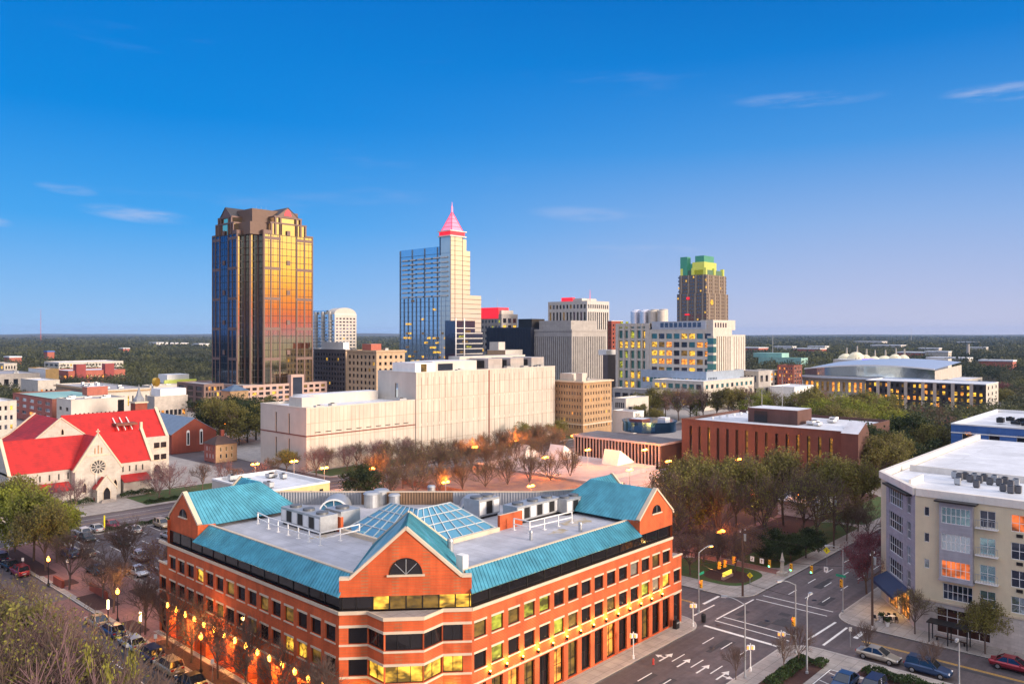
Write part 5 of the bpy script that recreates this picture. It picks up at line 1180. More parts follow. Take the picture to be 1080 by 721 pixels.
    for k in range(3): m_.beam((86.3 + k * 1.8, 224.2, 13.9), (86.3 + k * 1.8, 228.5, 16.9), .2, .3, white)
    m_.build('roof_well', t)
    # cross wing with the cream gable
    w.box(65.1, 221.2, 0, 77, 241, 13.4, cream2); gwall([(65.0, 221, 0), (77.1, 221, 0), (77.1, 221, 13.4), (71, 221, 18.4), (65.0, 221, 13.4)], (0, -1)); 
    gableroof('cross_wing_roof', 65.1, 77, 221.3, 240.9, 13.4, 18.3, 'y'); lancet(71.3, 220.95, 14.3, .7, 1.6, 'lancet_window')
    r = MB(); slope(r, (58, 240.9, 9.5), (58, 221.3, 9.5), (64.9, 221.3, 13.4), (64.9, 240.9, 13.4), redroof, 0); r.build('lean_to_roof', t); w.box(58.2, 221.5, 0, 65, 240.7, 9.5, cream2)
    for a, b_ in (((57.8, 9.6), (65, 13.6)), ((65, 13.6), (71, 18.6)),): tr2.beam((a[0], 241, a[1]), (b_[0], 241, b_[1]), .7, .3, trim)
    for a, b_ in (((64.8, 13.5), (71, 18.7)), ((71, 18.7), (77.3, 13.5))): tr2.beam((a[0], 221.1, a[1]), (b_[0], 221.1, b_[1]), .6, .25, trim)
    w.build('wall', t); tr2.build('stone_coping', t)
    # steps and vestry
    m_ = MB()
    for k in range(4): m_.box(73 - .2 * k, 199.3 - .35 * k, 0, 75.4 + .2 * k, 199.7, .56 - .14 * k, concrete)
    m_.build('steps', t)
    b = Bld('vestry', 'flat-roofed pale stone vestry at the left edge in front of the red-roofed church', 'building', 40, 193, 57.0, 204, 5.2)
    x1 = on_y(28, 193); b.x1 = x1; b.x0 = x1 - 14
    b.face('R', whitestone, 4, 1, 1.5, 3.5, fw=.35, fh=.8, gls=[darkglass], depth=.2); b.plain('L', whitestone); b.plain('B', whitestone); b.plain('X', whitestone); b.roof(greyroof, .4, trim); b.done()
church()
# ---- brick chapel with a blue roof, small brick house
def chapel():
    x0, y0 = xy(181, 264)[0], xy(181, 264)[1]; x1 = on_y(228, y0); xm = (x0 + x1) / 2; t = thing('brick_chapel', 'red brick chapel with blue-grey roof and two tall white gable windows', 'chapel', (xm, y0, 0))
    w = MB(); w.box(x0, y0 + .05, 0, x1, y0 + 26, 6.6, brick_red); w.face([(x0, y0, 0), (x1, y0, 0), (x1, y0, 6.7), (xm, y0, 11.4), (x0, y0, 6.7)], brick_red); w.build('wall', t)
    r = MB(); sl_ = P('blue_slate', (.16, .22, .30), .55, var=.12); slope(r, (x0 - .4, y0 + 26, 6.5), (x0 - .4, y0 - .3, 6.5), (xm, y0 - .3, 11.5), (xm, y0 + 26, 11.5), sl_, 0); slope(r, (x1 + .4, y0 - .3, 6.5), (x1 + .4, y0 + 26, 6.5), (xm, y0 + 26, 11.5), (xm, y0 - .3, 11.5), sl_, 0); r.build('roof', t)
    for dx in (-2.2, 2.4):
        m_ = MB(); m_.box(xm + dx - .55, y0 - .12, 2.4, xm + dx + .55, y0 - .01, 7.0, white); m_.box(xm + dx - .32, y0 - .16, 2.7, xm + dx + .32, y0 - .125, 6.7, darkglass); m_.tube((xm + dx, y0 - .12, 7.0), (xm + dx, y0 - .01, 7.0), .55, None, 14, white); m_.build('window', t)
    b = B('brick_house', 'small old tan brick house with a dark hipped roof beside the dark trees', 'house', 227.5, 216, 250, 469, 246, deep=(None, 7.5))
    b.face('R', tan2, 3, 2, .8, 5.2, fw=.3, fh=.6, gls=[lit_dim, white, darkglass], fr=white, depth=.15); b.face('L', brick_pink, 3, 2, .8, 5.2, fw=.3, fh=.6, gls=[white, darkglass], fr=white, depth=.15); b.plain('B', tan2); b.plain('X', tan2)
    r = MB(); h, e = b.h, .5; x0, x1, y0, y1 = b.x0 - e, b.x1 + e, b.y0 - e, b.y1 + e; ym = (y0 + y1) / 2; dr = P('dark_shingle', (.06, .035, .03), .85, var=.2)
    q0, q1 = (x0 + 3, ym, h + 2.4), (x1 - 3, ym, h + 2.4)
    for f in (((x0, y0, h), (x1, y0, h), q1, q0), ((x1, y0, h), (x1, y1, h), q1), ((x1, y1, h), (x0, y1, h), q0, q1), ((x0, y1, h), (x0, y0, h), q0)): r.face(f, dr)
    r.build('roof', b.root); b.box('chimney', x0 + 4, ym - .5, h + 1, x0 + 5, ym + .5, h + 4, brick_red); b.done()
chapel()
# ---- left middle distance
def simple(nm, lb, cat, a, mL, mR, rf_, wl, wr, gl=None, par=.5, deep=None, ex=0, seed=1, fr=None, lit=0.05, fh=.5, fw=.5, roofm=None, z=(2, 1)):
    b = B(nm, lb, cat, *a, deep=deep); gl = gl or WD
    b.face('L', mL, wl[0], wl[1], z[0], b.h - z[1], fw=fw, fh=fh, gls=gl, lits=[lit_y, lit_o], lit=lit, fr=fr, depth=.3); b.face('R', mR, wr[0], wr[1], z[0], b.h - z[1], fw=fw, fh=fh, gls=gl, lits=[lit_y, lit_o], lit=lit, fr=fr, depth=.3)
    b.plain('B', mR); b.plain('X', mR); b.roof(rf_, par, roofm or mR)
    if ex: b.units(ex, seed=seed)
    return b
tealroof = P('pale_green_roof', (.30, .52, .46), .6, kind='mix', col2=(.24, .45, .42, 1), p=.06)
b = simple('white_office', 'white office with pairs of square windows at the left edge behind the church', 'building', (-30, -60, 17.5, 424.5, 300), whitestone, whitestone, whiteroof, (4, 3), (7, 3), fr=white, deep=(None, 20)); b.done()
b = simple('teal_roofed_building', 'red brick building with a wide flat pale green roof and white window bands', 'building', (55, 17, 75, 420.5, 345), brick_pink, brick_dk, tealroof, (5, 3), (4, 3), fr=white, fw=.6, deep=(26, 55), gl=[gl_blue, gl_navy]); b.box('brick_penthouse', b.x1 - 9, b.y0 + 8, b.h, b.x1, b.y0 + 14, b.h + 4, brick_pink, whiteroof); b.done()
b = simple('cream_store', 'cream building with a blank parapet and one tall dark window behind the red church roof', 'building', (75, 70, 133, 421.5, 305), cream2, cream2, greyroof, (2, 2), (12, 1), fh=.25, fw=.4, ex=5, deep=(None, 16)); b.box('tall_window', b.x1 - 3.2, b.y0 - .06, 2, b.x1 - .8, b.y0 - .01, b.h - 1, darkglass); b.done()
b = simple('tan_department_store', 'large tan building with a dark projecting cornice and crowded rooftop machinery', 'building', (112, 63, 158, 411, 385), tan, cream2, greyroof, (0, 0), (9, 1), fh=.5, fw=.3, ex=14, seed=9, deep=(None, 70)); m_ = MB(); m_.box(b.x0 - 1, b.y0 - 1, b.h - 1.2, b.x1 + 1, b.y1 + 1, b.h - .55, tan2); m_.build('cornice', b.root); b.done()
b = simple('floodlit_store', 'long low building with yellow floodlit openings and a small white rooftop box', 'building', (158, 150, 210, 406.5, 440), cream2, cream2, whiteroof, (3, 1), (9, 1), gl=[lit_g, lit_y], fh=.34, fw=.8, z=(6, 0.5), ex=3); b.box('penthouse', b.x0 + 15, b.y0 + 12, b.h, b.x0 + 28, b.y0 + 24, b.h + 5, white, whiteroof); b.box('floodlit_band', b.x0 + 13, b.y0 + 11, b.h - .3, b.x0 + 32, b.y0 + 11.9, b.h + 2, limelit); b.done()
b = simple('white_block', 'white building with a dark low strip of windows beside the golden tower podium', 'building', (163, 155, 198, 418, 345), concr, whitestone, greyroof, (0, 0), (7, 1), fh=.35, fw=.7, z=(2, 4), ex=4, seed=4, gl=[darkglass, gl_navy]); b.box('white_roof_room', b.x1 - 12, b.y0 + .5, b.h - .4, b.x1 - .5, b.y0 + 10, b.h + 3, white, whiteroof); b.done()
t = thing('spired_turret', 'small brick church turret with a pointed grey spire above the red church roof', 'turret', (*xy(146.5, 300), 0)); x, y = xy(146.5, 300)
m_ = MB(); m_.box(x - 2.2, y - 2.2, 0, x + 2.2, y + 2.2, 14, brick_red); m_.build('tower', t); m_ = MB(); m_.box(x - 2.5, y - 2.5, 14, x + 2.5, y + 2.5, 14.5, trim); m_.lathe((x, y, 14.5), [(2.1, 0), (2.0, 1.0), (1.1, 2.2), (.5, 4.2), (.02, 6.5)], 8, P('lead_spire', (.25, .27, .30), .5, .3)); m_.build('spire', t)
t = thing('golden_roof_drum', 'round golden roof ornament standing above the white block', 'roof ornament', (*xy(163, 420), 13)); x, y = xy(163, 420); m_ = MB(); m_.tube((x, y, 14.6), (x + 1, y - 1.5, 14.6), 2.3, None, 24, P('gold_ornament', (.55, .34, .05), .35, .7)); m_.build('disc', t); m_ = MB(); m_.box(x - 1, y - 1, 0, x + 1.5, y + 1.5, 12.6, cream2); m_.build('stand', t)
b = simple('brick_arcade', 'long pink brick hall with a row of small lit arches, far left', 'building', (72, 62, 132, 391, 620), brick_pink, brick_pink, whiteroof, (3, 1), (14, 1), gl=[lit_o, lit_y, tan], fh=.3, fw=.5, deep=(None, 40)); 
for f in (.12, .62): b.box('brick_turret', b.x0 + (b.x1 - b.x0) * f, b.y0 - 2, 0, b.x0 + (b.x1 - b.x0) * f + 7, b.y0 + 5, b.h + 5, P('brick_crimson', (.26, .05, .05), .8), greyroof)
b.done()
b = simple('parking_garage', 'cream open-sided parking garage behind the pink brick hall', 'parking garage', (62, 58, 130, 382, 730), cream2, cream2, whiteroof, (3, 3), (20, 3), gl=[frame_dark], fh=.5, fw=.65, deep=(None, 40)); b.done()
b = simple('yellow_walled_store', 'white and yellow building with blank walls at far left', 'building', (48, 30, 62, 389, 560), white, P('yellow_wall', (.62, .40, .16), .8), whiteroof, (0, 0), (0, 0)); b.done()
b = simple('pale_offices', 'small pale building with a grey hipped roof among the trees at far left', 'building', (4, -8, 18, 383, 700), whitestone, whitestone, greyroof, (3, 2), (4, 2)); b.done()
b = simple('grey_roofed_hall', 'broad hall under a flat grey roof at far left', 'building', (-20, -60, 42, 395, 520), concr, concr, greyroof, (0, 0), (6, 1), deep=(None, 60), ex=5); b.done()
b = simple('low_white_store', 'low white building with blank walls just beyond the pale green roof', 'building', (40, 22, 63, 401, 450), whitestone, whitestone, whiteroof, (0, 0), (4, 1), fh=.2); b.done()
b = simple('tan_brick_kiosk', 'small tan brick tower with a blue pyramid roof at the foot of the golden tower', 'building', (243, 238.5, 262, 412.5, 335), tan2, tan2, greyroof, (0, 0), (0, 0), deep=(None, 8)); r = MB(); xm, ym = (b.x0 + b.x1) / 2, (b.y0 + b.y1) / 2
q = [(b.x0 - .4, b.y0 - .4), (b.x1 + .4, b.y0 - .4), (b.x1 + .4, b.y1 + .4), (b.x0 - .4, b.y1 + .4)]
for i in range(4): r.face([(*q[i], b.h + .02), (*q[(i + 1) % 4], b.h + .02), (xm, ym, b.h + 2.6)], slate_b)
r.build('pyramid_roof', b.root); b.done()
b = simple('stone_bank', 'dark granite building with warm street lights beside the golden tower podium', 'building', (215, 206, 236, 405, 400), granite, granite, greyroof, (3, 4), (6, 4), lit=.25, fw=.7, fh=.7, deep=(None, 30)); b.done()
# ---- right middle distance
b = simple('brick_flats', 'tall red brick apartment block with white balconies right of the courthouse', 'building', (837, 820, 846, 385, 520), brick_pink, brick_dk, whiteroof, (6, 7), (3, 7), fr=white, fw=.6, fh=.6, gl=[gl_navy, brick_dk], lit=.15); b.done()
b = simple('cream_flats', 'cream apartment block with lit windows between the courthouse and the brick flats', 'building', (808, 786, 824, 391, 520), cream2, cream2, whiteroof, (7, 4), (4, 4), lit=.4); b.done()
b = simple('white_loading_hall', 'low plain white hall below the brick flats, in front of the arena', 'building', (838, 812, 858, 408, 455), white, white, whiteroof, (0, 0), (0, 0)); b.done()
b = simple('flat_roofed_hall', 'long pale hall with a rooftop louvre box behind the right end of the courthouse', 'building', (800, 768, 812, 391, 470), whitestone, concr, whiteroof, (8, 2), (2, 2)); b.done()
b = simple('green_roofed_hall', 'low hall with a pale green metal roof far right of the courthouse', 'building', (845, 800, 852, 377.5, 900), tealroof, tealroof, tealroof, (0, 0), (0, 0)); b.box('roof_lantern', b.x0 + 5, b.y0 + 25, b.h, b.x0 + 25, b.y0 + 60, b.h + 5, tealroof); b.done()
def arena():
    d = 505; x0, y0 = xy(930, d); y1 = on_x(847, x0); h = zat(398, x0, y0)
    b = Bld('arena', 'long convention hall with a wide curved grey metal roof above a lit stone colonnade', 'convention centre', x0, y0, x0 + 60, y1, h)
    st = P('arena_stone', (.50, .46, .40), .8)
    b.face('L', st, 14, 1, 1, h - 3, fw=.5, fh=1, gls=[lit_y, lit_dim, lit_o], depth=1.0, rows_z=[(2, h - 4)]); b.plain('R', st); b.plain('B', st); b.plain('X', st); b.done()
    g = P('arena_roof', (.50, .56, .66), .35, .4, var=.05)
    m_ = MB(); n = 14; L_ = y1 - y0 + 30
    for i in range(n):
        f0, f1 = i / n, (i + 1) / n; a, c = y0 - 30 + L_ * f0, y0 - 30 + L_ * f1; za, zc = h + 3 + 5.5 * math.sin(math.pi * (.25 + .62 * f0)), h + 3 + 5.5 * math.sin(math.pi * (.25 + .62 * f1))
        m_.quad((x0 + 2, a, za - 1), (x0 + 2, c, zc - 1), (x0 + 66, c, zc + 2), (x0 + 66, a, za + 2), g); m_.quad((x0 + 3, a, h - 1), (x0 + 3, c, h - 1), (x0 + 3, c, zc - 1.1), (x0 + 3, a, za - 1.1), gl_blue)
        m_.beam((x0 + 2, a, za - 1), (x0 + 2, c, zc - 1), .8, .8, white)
    m_.face([(x0 + 3, y0 - 30, h - 1), (x0 + 3, y0 - 30, h + 5), (x0 + 66, y0 - 30, h + 7), (x0 + 66, y0 - 30, h - 1)], whitestone)
    m_.build('curved_roof', b.root)
    b.box('canopy', x0 - 6, y0 - 20, h - 1.4, x0 + 4, y1 + 3, h - .4, g)
arena()
b = simple('lit_terrace_building', 'white stepped building with a purple lit screen and green lit terraces beside the arena', 'building', (1016, 935, 1036, 401, 575), P('green_lit_wall', (.45, .55, .42), .7), cream2, whiteroof, (9, 1), (3, 1), lit=.3); b.box('purple_screen', b.x0 + 6, b.y0 + 60, b.h, b.x0 + 6.6, b.y0 + 73, b.h + 14, P('purple_screen', (.2, .1, .6), .5, emit='7a66ff', es=.8)); b.box('stair_block', b.x0 + 8, b.y0 + 12, b.h, b.x0 + 18, b.y0 + 26, b.h + 15, cream2, greyroof); b.box('white_storey', b.x0 + 8, b.y0 + 30, b.h, b.x0 + 24, b.y0 + 58, b.h + 7, whitestone, whiteroof); b.box('white_storey', b.x0 + 7, b.y0 + 74, b.h, b.x0 + 24, b.y0 + 96, b.h + 13, whitestone, whiteroof); b.done()  # green light on the terraces is put into the wall colour
def flats():
    d = 372; x0, y0 = xy(1040, d); y1 = on_x(913, x0); h = zat(405, x0, y0)
    b = Bld('striped_flats', 'long flat-roofed apartment block banded in dark brown and cream with yellow lit windows', 'apartment building', x0, y0, on_y(1050, y0) + 6, y1, h)
    dkb = P('dark_brown_cladding', (.035, .025, .025), .6); lc = P('greige_cladding', (.46, .38, .32), .8)
    b.face('L', dkb, 20, 5, 1, h - .6, fw=.5, fh=.62, gls=[darkglass, darkglass, lit_dim, lit_y], lits=[lit_y, lit_o], lit=.3, fr=frame_dark, depth=.15); b.face('R', cream2, 3, 5, 1, h - .6, fw=.3, fh=.5, gls=WD); b.plain('B', dkb); b.plain('X', dkb); b.roof(whiteroof, .4, whiteroof)
    W_ = (y1 - y0 - 1.6) / 20
    for k in (2, 5, 8, 10, 13, 16, 18):
        m_ = MB(); a = y0 + .8 + W_ * k; m_.box(x0 - .5, a - .75 - W_ * .0, 0, x0 - .001, a + .75, h - .1, lc); m_.build('cream_strip', b.root)
    b.done()
flats()
def tanks():
    x, y = xy(888, 1350)
    for k, (px, r_, hh) in enumerate(((892, 9, 13), (903, 10, 15), (913, 7, 12), (922, 7, 11), (933, 9, 11), (944, 7.5, 13), (953, 7, 12))):
        X, Y = xy(px, 960 - 20 * (k % 2)); t = thing('storage_dome', 'pale floodlit storage dome of the far works, number %s from the left' % ('one two three four five six seven'.split()[k]), 'storage tank', (X, Y, 0), 'domes of the far works')
        m_ = MB(); m_.lathe((X, Y, 0), [(r_, 0), (r_, hh * .75), (r_ * .8, hh), (r_ * .4, hh * 1.2), (.1, hh * 1.25)], 16, P('dome_white', (.62, .58, .45), .6, emit='ffe9b0', es=.12)); m_.build('dome', t); m_ = MB(); m_.tube((X + 3, Y, hh), (X + 3, Y, hh * 1.25 + 7), 1.2, .8, 6, concr); m_.build('stack', t)
tanks()
# ---- apartment house on the right
def apartment():
    X0 = 116.5; Yc = 32.7; h = 18.9; yel2 = P('ochre_stucco', (.62, .54, .38), .85, var=.06); gry = P('grey_cladding', (.36, .36, .41), .7, kind='panel', p=(1.2, .3, .015), var=.06); stone = P('pale_base_stone', (.55, .50, .47), .85, kind='block', p=(.8, .4, .02))
    t = thing('apartment_building', 'ochre five storey corner apartment building with grey bays, white windows and a shop below', 'apartment building', (130, 20, 0))
    b = Bld('x', '', '', X0, -40, X0 + 40, Yc, h); bpy.data.objects.remove(b.root); b.root = t
    C1 = (127.1, 40.5)
    gls = [gl_navy, gl_blue, gl_navy]; rows = [(15.1, 17.25), (11.6, 13.75), (8.1, 10.25), (4.85, 6.95)]; cyan = GLASS('glass_cyan', (0.42, 0.68, 0.74, 1), .85, .08)
    p0, u = (X0, Yc), (0, -1); W_ = Yc + 40; hl = []
    # along the side street: (from, to, columns, kind)
    pat = [(1.1, 1.75, 'small'), (3.4, 6.9, 'bay'), (7.7, 9.5, 'balc'), (11.2, 13.0, 'big'), (15.0, 16.8, 'big'), (18.4, 21.9, 'bay'), (23.6, 25.4, 'balc'), (28, 30, 'big'), (34, 36, 'big')]
    red_refl = LIT('sunset_reflection_glow', 'ff7a3a', .45)  # sunset reflection in the panes, imitated by a glowing material
    bal = []
    for a, c, kd in pat:
        for j, (z0, z1) in enumerate(rows):
            if kd == 'small' and j == 3: continue
            zz0, zz1 = (z0 + .4, z1 - .5) if kd == 'small' else (z0, z1)
            o = .9 if kd == 'bay' and j < 3 else 0
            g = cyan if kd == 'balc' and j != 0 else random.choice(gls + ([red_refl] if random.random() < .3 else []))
            if o: continue
            hl.append((a, c, zz0, zz1)); b.win(p0, u, a, c, zz0, zz1, g, white, 1 if kd == 'small' else 6 if kd == 'bay' else 2, 1 if kd == 'small' else 2, .18)
            if kd == 'balc' and j < 3: bal.append((a, c, zz0))
    hl2 = [(2.6, 8.9, .25, 3.6), (13.2, 15.6, .1, 3.6), (17.4, 23, .25, 3.6), (25, 31, .25, 3.6)]
    for a, c, z0, z1 in hl2: b.win(p0, u, a, c, z0, z1, GLASS('shop_glass', (.10, .05, .04, 1), .6, .08), white, int((c - a) / 1.2), 3, .3)
    bd = MB(); wall(bd, p0, u, W_, 4.3, h, [q for q in hl], yel2, .2); wall(bd, p0, u, W_, 0, 4.3, hl2, stone, .32)
    # cut corner
    w = math.dist(C1, p0); uc = ((p0[0] - C1[0]) / w, (p0[1] - C1[1]) / w); hc = []
    n_ = (uc[1], -uc[0])
    bd.quad((*C1, 0), (C1[0] + uc[0] * 2.2, C1[1] + uc[1] * 2.2, 0), (C1[0] + uc[0] * 2.2, C1[1] + uc[1] * 2.2, h), (*C1, h), yel2)
    q0 = (C1[0] + uc[0] * 2.2, C1[1] + uc[1] * 2.2); w2 = w - 2.2
    for j, (z0, z1) in enumerate(rows):
        for a, c, k in ((1.2, 6.4, 6), (8.0, 9.4, 2)):
            z1_ = z1 + .2; hc.append((a, c, z0, z1_)); b.win(q0, uc, a, c, z0, z1_, random.choice([gl_blue, gl_navy, gl_blue]), white, k, 2, .18)
    gb = [(1.0, 4.6, .2, 3.7), (5.6, 9.0, .2, 3.7)]
    for g_ in gb: b.win(q0, uc, *g_, lit_o, frame_dark, 4, 2, .3)
    wall(bd, q0, uc, w2, 4.3, h - .6, hc, gry, .2); wall(bd, q0, uc, w2, 0, 4.3, gb, stone, .32)
    bd.quad((*C1, h), (*C1, 0), (C1[0] + 60, C1[1], 0), (C1[0] + 60, C1[1], h), yel2)
    bd.build('wall', t)
    # bays
    for a, c in ((3.2, 7.1), (18.2, 22.1)):
        for j in range(3): pass
        y1_, y0_ = Yc - a, Yc - c; m_ = MB(); xb = X0 - .95
        hb = [(.25, 3.65, z0, z1) for z0, z1 in rows[:3]]
        wall(m_, (xb, y1_), (0, -1), 3.9, 7.6, 17.9, hb, gry, .16); m_.quad((xb, y0_, 7.6), (X0, y0_, 7.6), (X0, y0_, 17.9), (xb, y0_, 17.9), gry); m_.quad((X0, y1_, 7.6), (xb, y1_, 7.6), (xb, y1_, 17.9), (X0, y1_, 17.9), gry)
        m_.quad((xb, y1_, 7.6), (xb, y0_, 7.6), (X0, y0_, 7.6), (X0, y1_, 7.6), gry); m_.box(xb - .1, y0_ - .1, 7.5, X0 - .001, y1_ + .1, 7.72, gry); m_.build('bay', t)
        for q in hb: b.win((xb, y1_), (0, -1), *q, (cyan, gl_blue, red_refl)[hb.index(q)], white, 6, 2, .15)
        m_ = MB(); m_.box(xb - .7, y0_ - .5, 17.9, X0 - .001, y1_ + .5, 18.1, frame_dark); m_.build('bay_canopy', t)
    for a, c, z in bal:
        m_ = MB(); y1_, y0_ = Yc - a + .4, Yc - c - .4; m_.box(X0 - .7, y0_, z - .15, X0 - .001, y1_, z, white)
        for k in range(9): yy = y0_ + .05 + (y1_ - y0_ - .1) * k / 8; m_.box(X0 - .68, yy - .02, z, X0 - .64, yy + .02, z + .95, galv)
        m_.box(X0 - .69, y0_, z + .95, X0 - .62, y1_, z + 1.02, galv); m_.build('balcony', t)
    for a in (11.8, 15.6, 4.7):
        for z in (14.3, 10.8, 7.4): m_ = MB(); m_.box(X0 - .12, Yc - a - .7, z + .15, X0 - .001, Yc - a, z + .55, frame_dark); m_.build('wall_vent', t)
    m_ = MB(); m_.box(X0 - .1, -40, 4.2, X0 - .001, Yc, 4.45, trim); m_.build('stone_band', t)
    # roof with low parapets and rooftop units
    rp = [(X0, -40), (X0, Yc), C1, (C1[0] + 60, C1[1]), (C1[0] + 60, -40)]
    m_ = MB(); m_.face([(x, y, h - .7) for x, y in [(X0 + .5, -40), (X0 + .5, Yc - .3), (C1[0] + .3, C1[1] - .6), (C1[0] + 60, C1[1] - .6), (C1[0] + 60, -40)]][::-1], whiteroof)
    pr_ = P('parapet_cream', (.70, .66, .60), .8)
    for i in range(3): a, c = rp[i], rp[i + 1]; m_.beam((a[0] + .2, a[1], h - .3), (c[0] + .2, c[1] - .1, h - .3), .75, 1.0 + .004 * i, pr_, )
    m_.build('roof', t)
    m_ = MB(); m_.box(122, 34.8, h - .7, 128, 35.1, h + .3, pr_); m_.box(136, 20, h - .7, 136.3, 39, h + .3, pr_); m_.build('parapet_wall', t)
    for k, (px, py) in enumerate(((1007, 504), (1012, 506), (1018, 505), (1023, 508), (1028, 506), (1033, 509), (1038, 507), (1044, 511), (1049, 508), (1054, 512), (1060, 510), (1066, 514), (1072, 512), (1058, 518), (1066, 520), (1074, 520), (1010, 511), (1030, 514))):
        x, y = G(px, py, h - .7); m_ = MB(); m_.box(x - .38, y - .38, h - .55, x + .38, y + .38, h + .3, P('condenser_grey', (.10, .10, .11), .6) if k % 4 else galv); m_.box(x - .3, y - .3, h - .7, x + .3, y + .3, h - .55, black); m_.tube((x, y, h + .3), (x, y, h + .38), .3, None, 12, black); m_.build('condenser', t)
    m_ = MB(); a_ = (q0[0] + uc[0] * .6, q0[1] + uc[1] * .6); c_ = (q0[0] + uc[0] * 9.8, q0[1] + uc[1] * 9.8); m_.prism([a_, c_, (c_[0] + n_[0] * .8, c_[1] + n_[1] * .8), (a_[0] + n_[0] * .8, a_[1] + n_[1] * .8)], 17.7, 17.95, MATS['dark_frame']); m_.build('bay_canopy', t)
    # corner awning
    aw = MB(); e = .3
    a = (q0[0] + uc[0] * .2, q0[1] + uc[1] * .2); c = (q0[0] + uc[0] * 9.2, q0[1] + uc[1] * 9.2); navy = P('navy_awning', (.02, .035, .09), .7)
    aw.quad((a[0] + n_[0] * 2.2, a[1] + n_[1] * 2.2, 3.5), (c[0] + n_[0] * 2.2, c[1] + n_[1] * 2.2, 3.5), (*c, 4.7), (*a, 4.7), navy); aw.quad((a[0] + n_[0] * 2.2, a[1] + n_[1] * 2.2, 3.1), (c[0] + n_[0] * 2.2, c[1] + n_[1] * 2.2, 3.1), (c[0] + n_[0] * 2.2, c[1] + n_[1] * 2.2, 3.5), (a[0] + n_[0] * 2.2, a[1] + n_[1] * 2.2, 3.5), navy); aw.build('awning', t)
    light('shop_light', t, (c[0] + n_[0] * 1.2 - uc[0] * 4, c[1] + n_[1] * 1.2 - uc[1] * 4, 2.9), (1, .55, .12), 220, .2)
    b.body = MB(); b.done(near=True)
    return X0, Yc, C1, uc, n_, q0
APT = apartment()
b = Bld('blue_building', 'bright blue flat-roofed building with white trim behind the corner apartments', 'building', 176, 20, 230, 52, 15.4)
x0, y1 = G(1003, 446, 15.4); b.x0, b.y1 = x0, y1; b.y0 = y1 - 40; b.x1 = x0 + 55; blu = P('blue_cladding', (.05, .14, .40), .6, kind='panel', p=(40, .6, .03))
b.face('L', blu, 6, 3, 3, 14, fw=.4, fh=.6, gls=[gl_navy, gl_blue], fr=white); b.plain('B', blu); b.plain('X', blu); b.plain('R', blu); b.roof(whiteroof, .9, white, .6); b.units(14, m=black, seed=33, area=(b.x0 + 8, b.y0 + 10, b.x0 + 24, b.y1 - 8), zmax=1.4)
b.box('blue_storey_band', b.x0 - .15, b.y0, 12.8, b.x0 - .01, b.y1, 13.1, white); b.done()
# ================================================================ trees
import numpy as np
def leafmat(name, c1, c2, sc=0.25, c3=None):
    m, t, b = newmat(name); g = t.nodes.new('ShaderNodeNewGeometry'); oi = t.nodes.new('ShaderNodeObjectInfo')
    no = t.nodes.new('ShaderNodeTexNoise'); no.inputs['Scale'].default_value = sc; no.inputs['Detail'].default_value = 4; t.links.new(g.outputs['Position'], no.inputs['Vector'])
    cr = t.nodes.new('ShaderNodeValToRGB'); e = cr.color_ramp.elements; e[0].position = 0.36; e[1].position = 0.64; e[0].color = c1 + (1,); e[1].color = c2 + (1,)
    if c3: x = e.new(0.5); x.color = c3 + (1,)
    t.links.new(no.outputs[0], cr.inputs[0]); t.links.new(cr.outputs[0], b.inputs['Base Color']); b.inputs['Roughness'].default_value = 0.8
    tl = t.nodes.new('ShaderNodeBsdfTranslucent'); t.links.new(cr.outputs[0], tl.inputs[0]); ms = t.nodes.new('ShaderNodeMixShader'); ms.inputs[0].default_value = 0.35
    t.links.new(b.outputs[0], ms.inputs[1]); t.links.new(tl.outputs[0], ms.inputs[2]); t.links.new(ms.outputs[0], [n for n in t.nodes if n.type == 'OUTPUT_MATERIAL'][0].inputs[0])
    MATS[name] = m; return m
bark = P('bark', (0.12, 0.085, 0.07), 0.95, var=.25, scale=3); twig = P('twig', (0.12, 0.08, 0.065), .95, var=.2); twigp = P('twig_purple', (0.17, 0.10, 0.11), .95, var=.2)
bark_o = P('bark_warm', (0.10, 0.065, 0.045), 0.95, var=.25, scale=3)
lf_bud = leafmat('bud_leaf', (.20, .17, .04), (.32, .32, .05), .3); lf_green = leafmat('spring_leaf', (.13, .15, .028), (.30, .33, .04), .22, (.20, .22, .03))
lf_dark = leafmat('evergreen_leaf', (.022, .038, .014), (.05, .07, .02), .3); lf_brown = leafmat('russet_leaf', (.17, .09, .045), (.26, .17, .07), .3); lf_pink = leafmat('redbud_leaf', (.16, .035, .05), (.26, .07, .08), .3)
lf_hedge = leafmat('hedge_leaf', (.022, .045, .012), (.045, .08, .02), .8)
lf_olive = leafmat('olive_leaf', (.13, .12, .035), (.24, .22, .05), .25)
